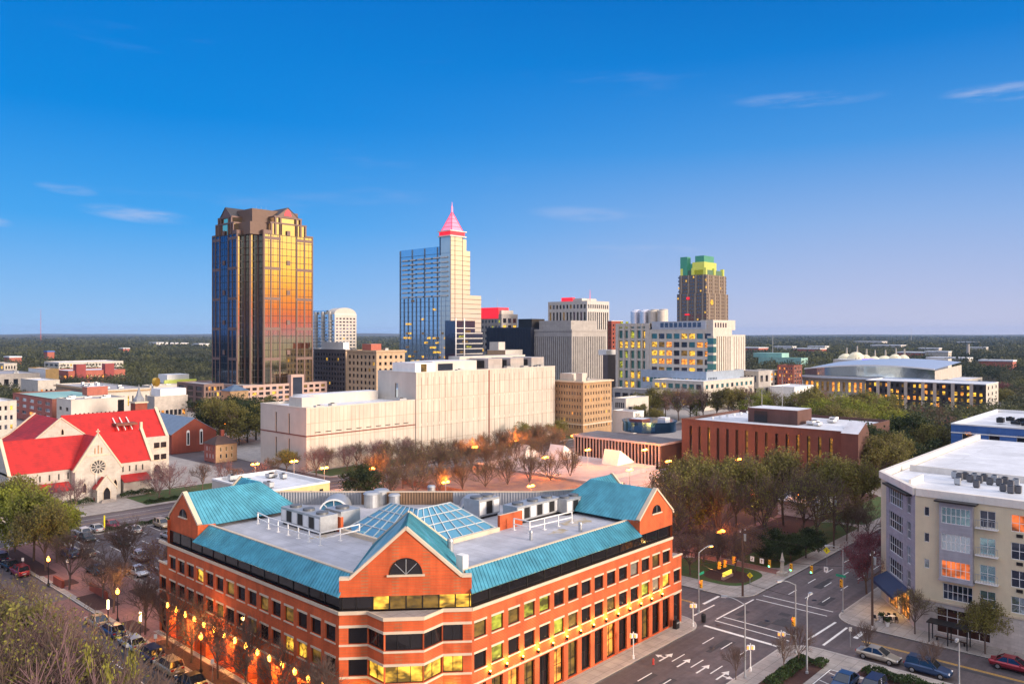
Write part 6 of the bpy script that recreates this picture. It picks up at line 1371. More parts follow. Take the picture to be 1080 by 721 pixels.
class TM:
    def __init__(s): s.v = []; s.f = []; s.q = []
    def seg(s, p, q, r0, r1, n=3):
        d = (q[0] - p[0], q[1] - p[1], q[2] - p[2]); L_ = math.sqrt(d[0] ** 2 + d[1] ** 2 + d[2] ** 2)
        if L_ < 1e-5: return
        D = Vector(d) / L_; u = D.orthogonal().normalized(); w = D.cross(u); i0 = len(s.v)
        for c, r in ((p, r0), (q, r1)):
            for k in range(n):
                a = 2 * math.pi * k / n; ca, sa = math.cos(a) * r, math.sin(a) * r; s.v.append((c[0] + u[0] * ca + w[0] * sa, c[1] + u[1] * ca + w[1] * sa, c[2] + u[2] * ca + w[2] * sa))
        for k in range(n): j = (k + 1) % n; s.f.append((i0 + k, i0 + j, i0 + n + j, i0 + n + k))
    def leaves(s, c, sz, rng):
        c = np.asarray(c, float).reshape(-1, 3); n = len(c); a = rng.normal(size=(n, 3)); a /= np.linalg.norm(a, axis=1, keepdims=True); b = np.cross(a, rng.normal(size=(n, 3))); b /= np.linalg.norm(b, axis=1, keepdims=True)
        z = sz * rng.uniform(.6, 1.35, (n, 1)); s.q.append(np.stack([c - a * z, c + b * z * .55, c + a * z, c - b * z * .55], 1).reshape(-1, 3))
def tmesh(name, parts):       # parts: (TM, material)
    V = []; I = []; st = []; tot = []; mi = []; n0 = 0; me = bpy.data.meshes.new(name)
    for k, (t, m) in enumerate(parts):
        me.materials.append(m)
        if t.f:
            V.append(np.array(t.v, np.float32)); f = np.array(t.f, np.int32) + n0; I.append(f.ravel()); mi += [k] * len(f); n0 += len(t.v)
        for q in t.q: V.append(q.astype(np.float32)); I.append(np.arange(n0, n0 + len(q), dtype=np.int32)); mi += [k] * (len(q) // 4); n0 += len(q)
    V = np.concatenate(V); I = np.concatenate(I); n = len(I) // 4
    me.vertices.add(len(V)); me.vertices.foreach_set('co', V.ravel()); me.loops.add(len(I)); me.loops.foreach_set('vertex_index', I)
    me.polygons.add(n); me.polygons.foreach_set('loop_start', np.arange(0, n * 4, 4, dtype=np.int32)); me.polygons.foreach_set('loop_total', np.full(n, 4, np.int32)); me.polygons.foreach_set('material_index', np.array(mi, np.int32)); me.update(calc_edges=True); return me
def tree_proto(seed, h=10.0, spread=.42, trunk_h=.22, leaf=None, nleaf=2, lsz=.16, tw=twig, depth=4, up=.45, kids_=(2, 3), dense=1.0, bk=bark, rt=.015, jit=.2):
    rng = random.Random(seed); nr = np.random.default_rng(seed); T = TM(); C = TM(); pts = []
    gv = lambda s_=1.0: Vector((rng.gauss(0, s_), rng.gauss(0, s_), rng.gauss(0, s_)))
    def grow(p, d, L_, r, lev):
        n = 3 if lev < 3 else 2; cur = p; dd = d.copy()
        for i in range(n):
            dd = dd + gv(.13); dd.z += .05 * up; dd.normalize(); q = cur + dd * (L_ / n)
            (T if lev < 2 else C).seg(cur, q, r * (1 - .35 * i / n), r * (1 - .35 * (i + 1) / n), 6 if lev < 2 else 3)
            if lev >= depth - 1 and leaf is not None:
                for _ in range(nleaf):
                    if rng.random() < dense: pts.append(cur.lerp(q, rng.random()) + gv(jit))
            cur = q
            if 0 < lev < depth: side(cur, dd, L_, r, lev, 1 if lev < 3 else 2)
        if lev < depth: side(cur, dd, L_, r * .8, lev, rng.randint(*kids_))
    def side(p, d, L_, r, lev, k):
        for _ in range(k):
            x = gv(); x -= d * x.dot(d); x.normalize(); a = rng.uniform(.35, .85) * (spread / .42)
            e = d * math.cos(a) + x * math.sin(a); e.z += up * .25; e.normalize()
            grow(p, e, L_ * rng.uniform(.58, .78), max(r * .62, .018), lev + 1)
    th = h * trunk_h; top = Vector((rng.gauss(0, .15), rng.gauss(0, .15), th)); r0 = h * rt
    T.seg(Vector((0, 0, -.1)), top, r0 * 1.25, r0, 8)
    for k in range(5):
        a = 2 * math.pi * (k + rng.random() * .6) / 5; t_ = rng.uniform(.35, .8) * spread / .42
        grow(top, Vector((math.cos(a) * math.sin(t_), math.sin(a) * math.sin(t_), math.cos(t_))), h * .29, r0 * .62, 1)
    grow(top, Vector((0, 0, 1)), h * .26, r0 * .7, 1)
    sc = h / max(p[2] for p in C.v)
    for t in (T, C): t.v = [(p[0], p[1], p[2] * sc) for p in t.v]
    parts = [(C, tw)]
    if pts: Lf = TM(); Lf.leaves([(p.x, p.y, p.z * sc) for p in pts], lsz, nr); parts.append((Lf, leaf))
    return tmesh('trunk', [(T, bk)]), tmesh('crown', parts)
def bush_proto(seed, h, w, leaf, n=90, per=60, lsz=.28, trunk=.18, shape=0.5, tw=twig):
    """dense crown: leaf clumps through an uneven volume"""
    rng = np.random.default_rng(seed); T = TM(); Lf = TM(); T.seg((0, 0, -.1), (0, 0, h * .55), h * .022, h * .012, 7)
    lob = [(rng.normal(size=3) * np.array([w * .22, w * .22, h * .15]) + np.array([0, 0, h * (trunk + (1 - trunk) * .5)]), rng.uniform(.45, .95)) for _ in range(9)]
    for _ in range(n):
        c, s_ = lob[rng.integers(0, 9)]; d = rng.normal(size=3); d /= np.linalg.norm(d); rr = rng.uniform(.45, 1.0) ** .5
        ctr = c + d * rr * s_ * np.array([w * .33, w * .33, h * (1 - trunk) * .33]); ctr[2] = max(ctr[2], h * trunk * .8)
        if rng.random() < .5: T.seg((0, 0, h * rng.uniform(.2, .5)), tuple(ctr), h * .009, h * .002, 4)
        cr = rng.uniform(.04, .09) * w; Lf.leaves(ctr + rng.normal(size=(per, 3)) * cr * np.array([1, 1, .7]), lsz, rng)
    return tmesh('trunk', [(T, bark)]), tmesh('crown', [(Lf, leaf)])
TP = {}
def proto(k):
    if k in TP: return TP[k]
    base, i = k.rstrip('0123456789'), int(k[-1])
    if base == 'bare': r = tree_proto(10 + i, 10, .42, .2, None)
    elif base == 'bud': r = tree_proto(20 + i, 10, .42, .2, lf_bud, 1, .085, dense=.8)
    elif base == 'vase': r = tree_proto(30 + i, 10, .36, .16, lf_olive, 1, .10, up=.6, dense=.35)
    elif base == 'leafy': r = tree_proto(40 + i, 10, .5, .22, lf_green, 4, .19, jit=.3)
    elif base == 'olive': r = tree_proto(50 + i, 10, .46, .22, lf_olive, 3, .16, jit=.28)
    elif base == 'brown': r = tree_proto(60 + i, 10, .5, .2, lf_brown, 1, .12, tw=twigp)
    elif base == 'purple': r = tree_proto(70 + i, 10, .5, .12, None, tw=twigp)
    elif base == 'pink': r = tree_proto(75 + i, 10, .48, .2, lf_pink, 2, .12, tw=twigp)
    elif base == 'dark': r = bush_proto(80 + i, 10, 9, lf_dark, 120, 60, .22)
    elif base == 'green': r = bush_proto(85 + i, 10, 9.5, lf_green, 110, 50, .2)
    elif base == 'oliveb': r = bush_proto(88 + i, 10, 9.5, lf_olive, 110, 50, .2)
    elif base == 'lime': r = bush_proto(90 + i, 10, 8, lf_bud, 60, 40, .2)
    TP[k] = r; return r
rt_ = random.Random(99)
KINDNAME = {'bare': 'bare_tree', 'bud': 'budding_tree', 'vase': 'bare_tree', 'leafy': 'leafy_tree', 'olive': 'budding_tree', 'brown': 'russet_tree', 'purple': 'bare_tree', 'pink': 'redbud_tree', 'dark': 'evergreen_tree', 'green': 'leafy_tree', 'oliveb': 'leafy_tree', 'lime': 'leafy_tree'}
def tree(k, x, y, h, label, group=None, wide=1.0, z=0.0):
    tr_, cr = proto(k); o = thing(KINDNAME[k.rstrip('0123456789')], label, 'tree', (x, y, z), group)
    o.rotation_euler = (0, 0, rt_.uniform(0, 6.28)); s = h / 10; o.scale = (s * wide, s * wide, s)
    put('trunk', tr_, o, (0, 0, 0)); put('crown', cr, o, (0, 0, 0)); return o
ORD = 'first second third fourth fifth sixth seventh eighth ninth tenth eleventh twelfth thirteenth fourteenth fifteenth sixteenth seventeenth eighteenth nineteenth twentieth'.split()
def row(kinds, pts, hs, fmt, group, wide=1.0):
    """pts listed left to right in the picture; the label counts them from the left"""
    pts = sorted(pts, key=lambda p: (p[0] * RX + p[1] * RY) / (p[0] * FX + p[1] * FY))
    for i, p in enumerate(pts):
        tree(kinds[i % len(kinds)], p[0], p[1], hs * rt_.uniform(.88, 1.12) if not isinstance(hs, list) else hs[i % len(hs)], fmt % ORD[i], group, wide)
row(['bare0', 'bare1', 'bare2'], [(44.8, y) for y in (107.6, 101, 94.3, 87.6, 81, 74.3, 67.0)], 8.6, '%s bare street tree from the left in front of the lit brick arcade', 'bare trees in the arcade mulch strip', .9)
row(['bare1', 'bare2'], [(45.2, 119.3), (46.6, 127), (44.6, 135.2)], 8.5, '%s bare tree from the left between the lantern posts by the parking lot', 'bare trees by the parking lot pavement')
row(['leafy0', 'olive0', 'leafy1', 'olive1'], [(45.5, 149), (46.0, 157), (45.5, 166), (48.5, 153), (41 + 6, 174 - 4)], 12.5, '%s big yellow green tree from the left beside the upper parking lot', 'large leafing trees at the left edge', .85)
row(['bare1', 'brown0', 'bare2', 'bud1', 'bare0'], [(54, 124), (53.2, 136), (60, 121), (72, 128), (58, 111.5)], 8.5, '%s bare tree from the left standing in the parking lot', 'bare trees in the parking lot', 1.1)
tree('lime0', 66, 111.0, 10, 'lime green tree squeezed against the far left end of the brick office building')
# foreground mass bottom left
fg = []
for px, d, top, k in ((-10, 88, 606, 'bud1'), (15, 84, 612, 'bud2'), (-5, 74, 622, 'olive1'), (30, 76, 636, 'brown0'), (5, 66, 640, 'purple1'), (45, 70, 650, 'bare2'), (20, 60, 648, 'bud1'), (60, 64, 668, 'bare0'), (80, 60, 688, 'bare1'), (50, 56, 672, 'purple0'), (100, 58, 702, 'bare2'), (0, 56, 660, 'bud0'), (30, 54, 690, 'bare0')):
    fg.append((px, d, 40 - (top - 352) * d / FPX, k))
fg = sorted(fg, key=lambda q: q[0])
for i, (px, d, h, k) in enumerate(fg):
    x, y = xy(px, d); tree(k, x, y, h, '%s foreground tree from the left in the thicket at the bottom left corner' % ORD[i], 'thicket in the bottom left corner', .95)
for px, d, h, lb in ((131, 60, 15.2, 'upper bright yellow green bush among the bare foreground trees'), (86, 58, 16.0, 'lower left bright yellow green bush among the foreground trees'), (110, 57, 15.6, 'lower right bright yellow green bush among the foreground trees')):
    x, y = xy(px, d); tree('lime0', x, y, h, lb, 'yellow green bushes', .22)
# church, cross street
row(['purple0', 'purple1'], [(60, 196), (64.5, 193), (84, 194), (88, 197), (52, 190)], 8.0, '%s purple-twigged tree from the left in front of the church', 'purple bare trees before the church', 1.15)
row(['bare1', 'purple1', 'vase0'], [(90, 170), (102, 190), (96, 196), (104, 200), (112, 196), (118, 200)], 6.5, '%s small bare tree from the left along the cross street behind the left gable', 'small bare trees on the cross street')
row(['dark0', 'oliveb0', 'dark1'], [xy(px, d) for px, d in ((222, 300), (232, 292), (243, 300), (252, 286), (261, 292), (270, 300), (248, 330), (277, 318))], 15.5, '%s dark tree from the left in the grove between the chapel and the cream block', 'dark grove beside the cream block')
row(['olive1'], [xy(302, 226)], 8.5, '%s yellow green tree at the near corner of the low cream block', None)
row(['purple0', 'vase1', 'purple1', 'bare0'], [(128 + 5.2 * i, 193 + (i % 2) * 2.4) for i in range(8)], 8.0, '%s pinkish bare tree from the left against the low cream block', 'bare trees before the low cream block', 1.1)
row(['vase0', 'vase1', 'vase2'], [(128 + 6.2 * i, 168.5) for i in range(13)], 10.5, '%s tree from the left in the far row of bare vase-shaped plaza trees', 'far row of bare plaza trees')
row(['vase2', 'vase0', 'vase1'], [(126 + 6.2 * i, 160.0) for i in range(12)], 10, '%s tree from the left in the middle row of bare vase-shaped plaza trees', 'middle row of bare plaza trees')
row(['vase1', 'vase2', 'vase0'], [(112.5 + 6.0 * i, 150.0 - i * 2.0) for i in range(10)], 9.5, '%s tree from the left in the near tree row just behind the office roof', 'near row of bare plaza trees')
row(['oliveb1', 'bud0', 'bare2'], [(206, 178), (213, 190), (222, 190), (234, 191)], 8, '%s small tree from the left at the foot of the tall cream block', 'trees at the foot of the tall cream block')
tree('dark1', *G(385, 534), 10, 'dark evergreen tree behind the rooftop of the brick office, left of the bare plaza trees')
# park, right
pk_ = [(700, 140, 14.5, 'vase0'), (716, 146, 15.5, 'bud1'), (738, 150, 16.5, 'olive0'), (757, 146, 15.5, 'vase1'), (728, 166, 16, 'olive1'), (776, 158, 16, 'olive0'), (796, 166, 15.5, 'bud1'), (808, 150, 15, 'bud0'), (826, 166, 16.5, 'olive0'), (846, 156, 15, 'bud0'), (862, 150, 15.5, 'bud2'), (880, 160, 16, 'olive0'), (903, 168, 14.5, 'olive1')]
for i, (px, d, h, k) in enumerate(pk_):
    x, y = xy(px, d); tree(k, x, y, h, '%s tall leafing tree from the left in the park before the dark red brick office' % ORD[i], 'tall park trees', .92)
row(['brown0', 'brown1', 'bare0'], [G(728, 606), G(742, 592), G(757, 600), G(775, 603), G(785, 592)], 7.5, '%s russet tree from the left around the small corner lawn', 'russet trees round the corner lawn', 1.15)
row(['dark0', 'dark1'], [G(806, 594), G(820, 588), G(834, 592), G(850, 588)], 5.2, '%s low rounded dark green shrub from the left beside the avenue pavement', 'dark park shrubs', 1.2)
row(['bare2', 'vase1', 'bud1'], [G(893, 570), G(905, 560), G(880, 562), G(915, 574)], 8, '%s small tree from the left at the far right end of the park', 'small trees at the right end of the park')
tree('pink0', *G(914, 626), 8.5, 'red-leaved street tree on the right kerb of the avenue beside the wooden pole')
tree('pink1', *G(915, 604), 7.5, 'farther red-leaved street tree on the right kerb of the avenue')
tree('bud0', *G(965, 668), 6.8, 'budding street tree in front of the corner apartment building, nearer the awning', None, .85)
tree('olive1', *G(1039, 689), 7.3, 'fuller budding street tree before the apartment shop windows, nearer the right edge', None, .8)
for px, py, h, lb in ((826, 708, 4.5, 'thin bare sapling on the near corner pavement by the planting bed'), (776, 716, 4.0, 'thin bare sapling beside the near kerb of the avenue'), (842, 700, 5.0, 'spreading bare sapling behind the pedestrian signal at the near corner'), (914, 690, 4.2, 'thin sapling in the planting bed in front of the tan sedan'), (983, 712, 4.2, 'thin sapling in the planting bed in front of the blue estate car')):
    tree('bare1', *G(px, py), h, lb, None, .8)
# downtown trees
row(['oliveb1', 'olive0', 'brown1', 'green0', 'bare0'], [xy(px, d) for px, d in ((690, 372), (702, 380), (716, 366), (728, 374), (742, 366), (756, 374), (770, 362), (784, 372), (800, 360), (815, 366), (832, 352), (848, 360), (862, 345))], 15.5, '%s tree from the left in the park below the courthouse', 'trees below the courthouse')
row(['olive1', 'bud0', 'oliveb0'], [xy(px, d) for px, d in ((664, 352), (676, 345), (690, 340), (672, 320))], 9, '%s small tree from the left between the tan hotel and the courthouse', 'small trees by the hotel')
row(['oliveb0', 'green0', 'olive1', 'oliveb1', 'brown0'], [xy(px, d) for px, d in ((868, 300), (884, 320), (898, 300), (910, 330), (922, 345), (880, 262), (896, 250), (912, 268), (905, 285), (930, 300), (942, 270), (860, 330))], 16.5, '%s large tree from the left in the grove right of the red brick office', 'grove right of the brick office', 1.0)
row(['dark0', 'dark1', 'olive1'], [xy(px, d) for px, d in ((915, 220), (928, 226), (940, 215), (952, 222), (935, 240), (966, 236), (982, 230), (905, 214), (922, 205))], 14.5, '%s dark tree from the left in the grove behind the corner apartments', 'dark grove behind the apartments', 1.05)
row(['green0', 'oliveb1', 'pink0', 'olive1', 'bare0', 'brown1'], [xy(px, d) for px, d in ((944, 320), (955, 300), (968, 330), (975, 290), (988, 310), (1000, 285), (1015, 300), (1052, 430), (1062, 420), (1072, 440), (1056, 470), (1078, 460))], 11, '%s tree from the left before the striped apartment block', 'trees before the striped flats')
row(['dark1', 'oliveb0'], [xy(px, d) for px, d in ((0, 430), (8, 440), (20, 460), (60, 470), (3, 500))], 8, '%s small tree from the left among the far left roofs', 'trees among the far left roofs')
# hedges and low shrubs
def hedge(name, label, x0, y0, x1, y1, h, seed, group=None, leaf=None, den=150, sz=.13):
    rng = np.random.default_rng(seed); Lf = TM(); A_ = abs(x1 - x0) * abs(y1 - y0); n = int(A_ * den)
    x, y = rng.uniform(x0, x1, n), rng.uniform(y0, y1, n); f = np.minimum(np.minimum(x - x0, x1 - x), np.minimum(y - y0, y1 - y)); hh = h * np.minimum(1, .55 + f) * (.85 + .2 * np.sin(x * 2.1) * np.cos(y * 1.7))
    Lf.leaves(np.stack([x, y, hh * rng.uniform(.1, 1, n) ** .4], 1), sz, rng)
    o = bpy.data.objects.new(name, tmesh(name, [(Lf, leaf or lf_hedge)])); COL.objects.link(o); tag(o, label, 'hedge', group); return o
hedge('hedge', 'clipped dark green hedge along the near corner pavement before the parked tan sedan', 96.2, 24, 98.3, 33, 1.1, 1)
hedge('hedge', 'longer clipped hedge at the bottom right between the near lot and the blue estate car', 96.2, 9, 98.3, 22, 1.1, 2)
hedge('hedge', 'low green hedge on the near corner bed beside the avenue', 86, 38.6, 96.4, 40.4, .9, 3)
hedge('hedge', 'square end of the hedge on the near corner where the pavements meet', 94.8, 36.9, 97.0, 38.4, .9, 4)
hedge('hedge', 'long trimmed hedge in front of the church lawn right of its porch', 79, 189.5, 108, 190.8, 1.0, 5)
hedge('hedge', 'short trimmed hedge left of the church porch', 62, 198.5, 71, 200.5, 1.8, 6)
hedge('hedge', 'dark bushes against the church wall right of the porch', 77.8, 200.2, 86, 201.8, 1.8, 7)
hedge('hedge', 'low hedge edging the parking lot along the cross street', 62, 168.6, 92, 170.2, .9, 8)
g_ = hedge('park_undergrowth', '', 132, 92, 200, 107, 0.9, 9, leaf=lf_olive, den=9, sz=.3); g_['kind'] = 'stuff'
for k in ('label', 'category'): del g_[k]
# ---- far woods
def woods():
    rng = np.random.default_rng(5); V = []; F = []; n0 = 0
    fp = [(o_[0] - 9, o_[1] - 9, o_[2] + 9, o_[3] + 9) for o_ in FOOT]
    def batch(n, d0, d1, per, size, leaf, lmin=-1, lmax=1, hmin=7, hmax=13, tris=V):
        d = np.sqrt(rng.uniform(d0 * d0, d1 * d1, n)); t = rng.uniform(max(-.72, lmin), min(.72, lmax), n); l = t * d
        x = d * FX + l * RX; y = d * FY + l * RY; keep = np.ones(n, bool)
        for a, b, c, e in fp: keep &= ~((x > a) & (x < c) & (y > b) & (y < e))
        # clearings
        keep &= (np.sin(x * .011 + 1.3) * np.cos(y * .013) + .35 * np.sin(x * .031) * np.sin(y * .027)) > -.78
        x, y = x[keep], y[keep]; m = len(x); h = rng.uniform(hmin, hmax, m); w = rng.uniform(.8, 1.25, m) * size
        c = np.stack([x, y, h * .62], 1)[:, None, :] + rng.normal(size=(m, per, 3)) * (np.stack([w, w, h * .42], 1)[:, None, :] * .42)
        c[:, :, 2] = np.clip(c[:, :, 2], .5, None)
        a = rng.normal(size=(m, per, 3)); a /= np.linalg.norm(a, axis=2, keepdims=True); b = np.cross(a, rng.normal(size=(m, per, 3))); b /= np.linalg.norm(b, axis=2, keepdims=True)
        s = leaf * rng.uniform(.6, 1.4, (m, per, 1)); q = np.stack([c - a * s, c + b * s * .7, c + a * s, c - b * s * .7], 2).reshape(-1, 3); V.append(q)
    batch(1900, 640, 900, 90, 6, .8); batch(260, 250, 345, 130, 5.5, .5, lmin=.5, hmin=8, hmax=12); batch(420, 345, 640, 110, 6, .6, lmin=.62); batch(350, 420, 640, 100, 5, .6, lmin=-.8, lmax=-.37, hmax=9)
    batch(8000, 900, 1900, 34, 8, 1.5); batch(16000, 1900, 4200, 10, 13, 3.6, hmax=15); batch(16000, 4200, 9000, 5, 22, 8, hmin=9, hmax=18)
    v = np.concatenate(V).astype(np.float32); n = len(v) // 4; me = bpy.data.meshes.new('far_woods'); me.vertices.add(len(v)); me.vertices.foreach_set('co', v.ravel())
    me.loops.add(n * 4); me.loops.foreach_set('vertex_index', np.arange(n * 4, dtype=np.int32)); me.polygons.add(n); me.polygons.foreach_set('loop_start', np.arange(0, n * 4, 4, dtype=np.int32)); me.polygons.foreach_set('loop_total', np.full(n, 4, np.int32)); me.update(calc_edges=True)
    me.materials.append(leafmat('woods_leaf', (.030, .046, .026), (.115, .125, .045), .009, (.06, .068, .04))); o = bpy.data.objects.new('far_woods', me); COL.objects.link(o); o['kind'] = 'stuff'
FOOT = []
for o in bpy.data.objects:
    if o.type == 'MESH' and o.parent is not None and o.name.split('.')[0] in ('roof', 'wall', 'deck', 'curved_roof', 'dome'):
        bb = [Vector(c) + (o.parent.location) for c in o.bound_box] if 'box' else 0
        FOOT.append((min(c.x for c in bb), min(c.y for c in bb), max(c.x for c in bb), max(c.y for c in bb)))
woods()
# distant rolling ridge lines under the horizon
def ridge(d, amp, seed, name, ex):
    rng = np.random.default_rng(seed); mb = MB(); n = 120; prev = None; hm = P('ridge_woods', (.05, .06, .035), .95, kind='mix', col2=(.08, .07, .045, 1), p=.002, var=.3, scale=.01)
    for i in range(n + 1):
        t = -1.1 + 2.2 * i / n; z = ex + amp * (.5 + .3 * math.sin(t * 7 + seed) + .2 * math.sin(t * 19 + seed * 2) + .08 * math.sin(t * 61)); a = math.atan(t)
        dx, dy = FX * math.cos(a) + RX * math.sin(a), FY * math.cos(a) + RY * math.sin(a); z *= 1 - .35 * t
        p = [(dx * (d - 900), dy * (d - 900), -1), (dx * d, dy * d, z), (dx * (d + 1800), dy * (d + 1800), z * .7)]
        if prev: mb.face([prev[0], p[0], p[1], prev[1]], hm); mb.face([prev[1], p[1], p[2], prev[2]], hm)
        prev = p
    struct(mb.build(name))
ridge(6500, 16, 1, 'hills', 8); ridge(12000, 22, 3, 'hills', 24)
# far buildings poking out of the woods
rb = random.Random(17); farw = P('far_white_wall', (.6, .58, .55), .7); n_ = 0
FARNAMES = []
for px, d, w, h, c in ((165, 2300, 60, 14, 0), (180, 2350, 90, 12, 0), (210, 2200, 50, 12, 0), (835, 1700, 40, 12, 0), (950, 1900, 70, 12, 1), (870, 1800, 40, 11, 0), (985, 1150, 50, 12, 2), (1000, 1120, 30, 14, 1), (1020, 950, 45, 10, 1), (1068, 800, 30, 12, 2), (930, 2600, 90, 14, 1), (1030, 2700, 60, 12, 1), (800, 1500, 70, 13, 2), (865, 1450, 50, 12, 2), (50, 1050, 14, 16, 3), (10, 900, 20, 13, 2), (130, 1500, 20, 12, 2), (1040, 1600, 30, 12, 1), (990, 1500, 36, 12, 1)):
    x, y = xy(px, d); m = (farw, whitestone, brick_pink, P('far_blue_roof', (.03, .12, .4), .6))[c]
    t = thing('far_building', '', 'building', (x, y, 0), 'far buildings among the woods'); FARNAMES.append((px, t))
    mb = MB(); mb.box(x, y, 0, x + w * .6, y + w, h, m if c != 3 else brick_pink); mb.build('wall', t); mb = MB(); mb.box(x - .5, y - .5, h + .01, x + w * .6 + .5, y + w + .5, h + 1.5, whiteroof if c != 3 else m); mb.build('roof', t)
for i, (px, t) in enumerate(sorted(FARNAMES, key=lambda q: q[0])): t['label'] = '%s from the left of the low far-off buildings among the woods' % ORD[i]
for px, top, d, lb in ((43, 326, 3500, 'slender red and white radio mast on the far left horizon'), (961, 345, 3800, 'thin radio mast on the far right horizon'), (815, 395 - 42, 1100, 'thin pale mast right of the courthouse')):
    x, y = xy(px, d); mb = MB(); z1 = zat(top, x, y); mb.tube((x, y, 0), (x, y, z1), 1.2 if d > 2000 else .5, .5 if d > 2000 else .3, 5, P('mast_red', (.5, .1, .08), .6) if px < 100 else galv); tag(mb.build('radio_mast'), lb, 'mast')
x, y = xy(1021, 1250); mb = MB(); mb.tube((x, y, 0), (x, y, 24), 3, 2.2, 10, concr); tag(mb.build('far_chimney'), 'pale stubby chimney rising from the woods at far right', 'chimney')
# ================================================================ cars
def car_proto(kind, paint):
    mb = MB(); L_, hw, zb = 4.6, .9, .28
    tall = {'sedan': 1.45, 'suv': 1.72, 'hatch': 1.52}[kind]; belt = {'sedan': .92, 'suv': 1.05, 'hatch': .97}[kind]
    st = [(-2.3, .42, belt - .22, .70), (-2.22, .34, belt - .05, .80), (-1.6, zb, belt, .89), (-.6, zb, belt, .91), (.8, zb, belt - .01, .91), (1.3, zb, belt - .08, .89), (2.05, .32, belt - .22, .82), (2.3, .42, belt - .38, .68)]
    rings = []
    for x, z0, z1, w in st: rings.append([(x, -w * .86, z0), (x, -w, z0 + .2), (x, -w, z1 - .14), (x, -w * .86, z1), (x, w * .86, z1), (x, w, z1 - .14), (x, w, z0 + .2), (x, w * .86, z0)])
    for a, b in zip(rings, rings[1:]):
        for i in range(8): j = (i + 1) % 8; mb.face([a[i], b[i], b[j], a[j]], paint)
    mb.face(rings[0], paint); mb.face(rings[-1][::-1], paint)
    if kind == 'sedan': gb, gt = (-1.75, 1.05), (-1.0, .15)
    elif kind == 'suv': gb, gt = (-2.15, 1.05), (-1.95, .3)
    else: gb, gt = (-2.05, 1.1), (-1.6, .25)
    w0, w1 = .80, .64; zb_ = belt - .015
    roof = MB(); roof.face([(gt[0], -w1, tall - .03), (gt[1], -w1, tall - .03), (gt[1], w1, tall - .03), (gt[0], w1, tall - .03)][::1], paint)
    roof.box(gt[0] + .02, -w1 + .02, tall - .05, gt[1] - .02, w1 - .02, tall, paint)
    for xs, xt in ((gb[0], gt[0]), (gb[1], gt[1]), ((gb[0] + gb[1]) / 2 - .1, (gt[0] + gt[1]) / 2 - .05)):
        for s in (-1, 1): roof.beam((xs, s * w0, zb_), (xt, s * w1, tall - .03), .08, .09, paint)
    gl = MB(); g = GLASS('car_glass', (.06, .07, .09, 1), .75, .04); c = [(gb[0], -w0 + .01, zb_), (gb[1], -w0 + .01, zb_), (gb[1], w0 - .01, zb_), (gb[0], w0 - .01, zb_)]; d = [(gt[0], -w1 + .01, tall - .04), (gt[1], -w1 + .01, tall - .04), (gt[1], w1 - .01, tall - .04), (gt[0], w1 - .01, tall - .04)]
    for i in range(4): j = (i + 1) % 4; gl.face([c[i], c[j], d[j], d[i]], g)
    wh = MB(); wh.tube((0, -.11, 0), (0, .11, 0), .33, None, 18, P('tyre', (.012, .012, .012), .9)); rim = MB()
    rim.tube((0, -.125, 0), (0, .125, 0), .20, None, 12, P('rim', (.45, .45, .47), .3, .8))
    hl = MB(); hl.box(-.05, -.16, -.07, .06, .16, .07, P('headlight_lens', (.8, .8, .82), .1)); tl = MB(); tl.box(-.06, -.15, -.08, .05, .15, .08, P('tail_lens', (.35, .01, .01), .2))
    pl_ = MB(); pl_.box(-.02, -.25, -.06, .0, .25, .06, white)
    mir = MB(); mir.box(-.08, -.1, -.06, .06, .1, .07, paint)
    return dict(body=mb.mesh('body'), roof=roof.mesh('roof'), glass=gl.mesh('window'), tyre=wh.mesh('tyre'), rim=rim.mesh('rim'), hl=hl.mesh('headlight'), tl=tl.mesh('taillight'), pl=pl_.mesh('licence_plate'), mir=mir.mesh('wing_mirror'), belt=belt)
CARP = {}
def car(kind, colour, col, x, y, ang, label, group=None, z=0.0, s=1.08):
    k = (kind, colour)
    if k not in CARP: CARP[k] = car_proto(kind, P('car_paint_' + colour, col, .28, .45, var=.03, spec=.7))
    c = CARP[k]; o = thing('car', label, 'car', (x, y, z), group); o.rotation_euler = (0, 0, ang); o.scale = (s, s, s)
    put('body', c['body'], o, (0, 0, 0)); put('roof', c['roof'], o, (0, 0, 0)); put('window', c['glass'], o, (0, 0, 0))
    for wx in (-1.42, 1.42):
        for wy in (-.80, .80): w = put('tyre', c['tyre'], o, (wx, wy, .33)); put('rim', c['rim'], w, (0, 0, 0))
    b = c['belt']
    for wy in (-.58, .58): put('headlight', c['hl'], o, (2.2, wy, b - .32)); put('taillight', c['tl'], o, (-2.27, wy, b - .17)); put('wing_mirror', c['mir'], o, (.75, wy / .58 * .98, b + .05))
    put('licence_plate', c['pl'], o, (-2.3, 0, b - .42)); return o
U = math.pi / 2
SIL = (.50, .50, .50); BLU = (.035, .075, .17); WHT = (.75, .75, .74); BLK = (.02, .02, .025); RED = (.30, .03, .05); TAN = (.45, .36, .24); PINK = (.42, .30, .30); GRN = (.03, .06, .06)
gl_ = 'cars parked along the left kerb before the arcade'
zc = -.13
for (px, py, kd, cn, c, lb) in ((94, 660, 'sedan', 'tan', TAN, 'pale gold saloon car, uppermost of those parked beside the arcade pavement'), (117, 668, 'hatch', 'blue', BLU, 'dark blue hatchback parked behind the pale gold saloon'), (136, 682, 'hatch', 'silver', SIL, 'silver hatchback in the middle of the row beside the arcade pavement'), (156, 694, 'suv', 'navy', (.02, .03, .08), 'dark navy car parked behind the silver hatchback'), (175, 707, 'suv', 'tan', TAN, 'bronze estate car parked nearest the bottom edge but one'), (200, 722, 'sedan', 'black', BLK, 'black car cut by the bottom edge beside the arcade pavement')):
    x, y = G(px, py); car(kd, cn, c, 41.9, y, U, lb, gl_, zc)
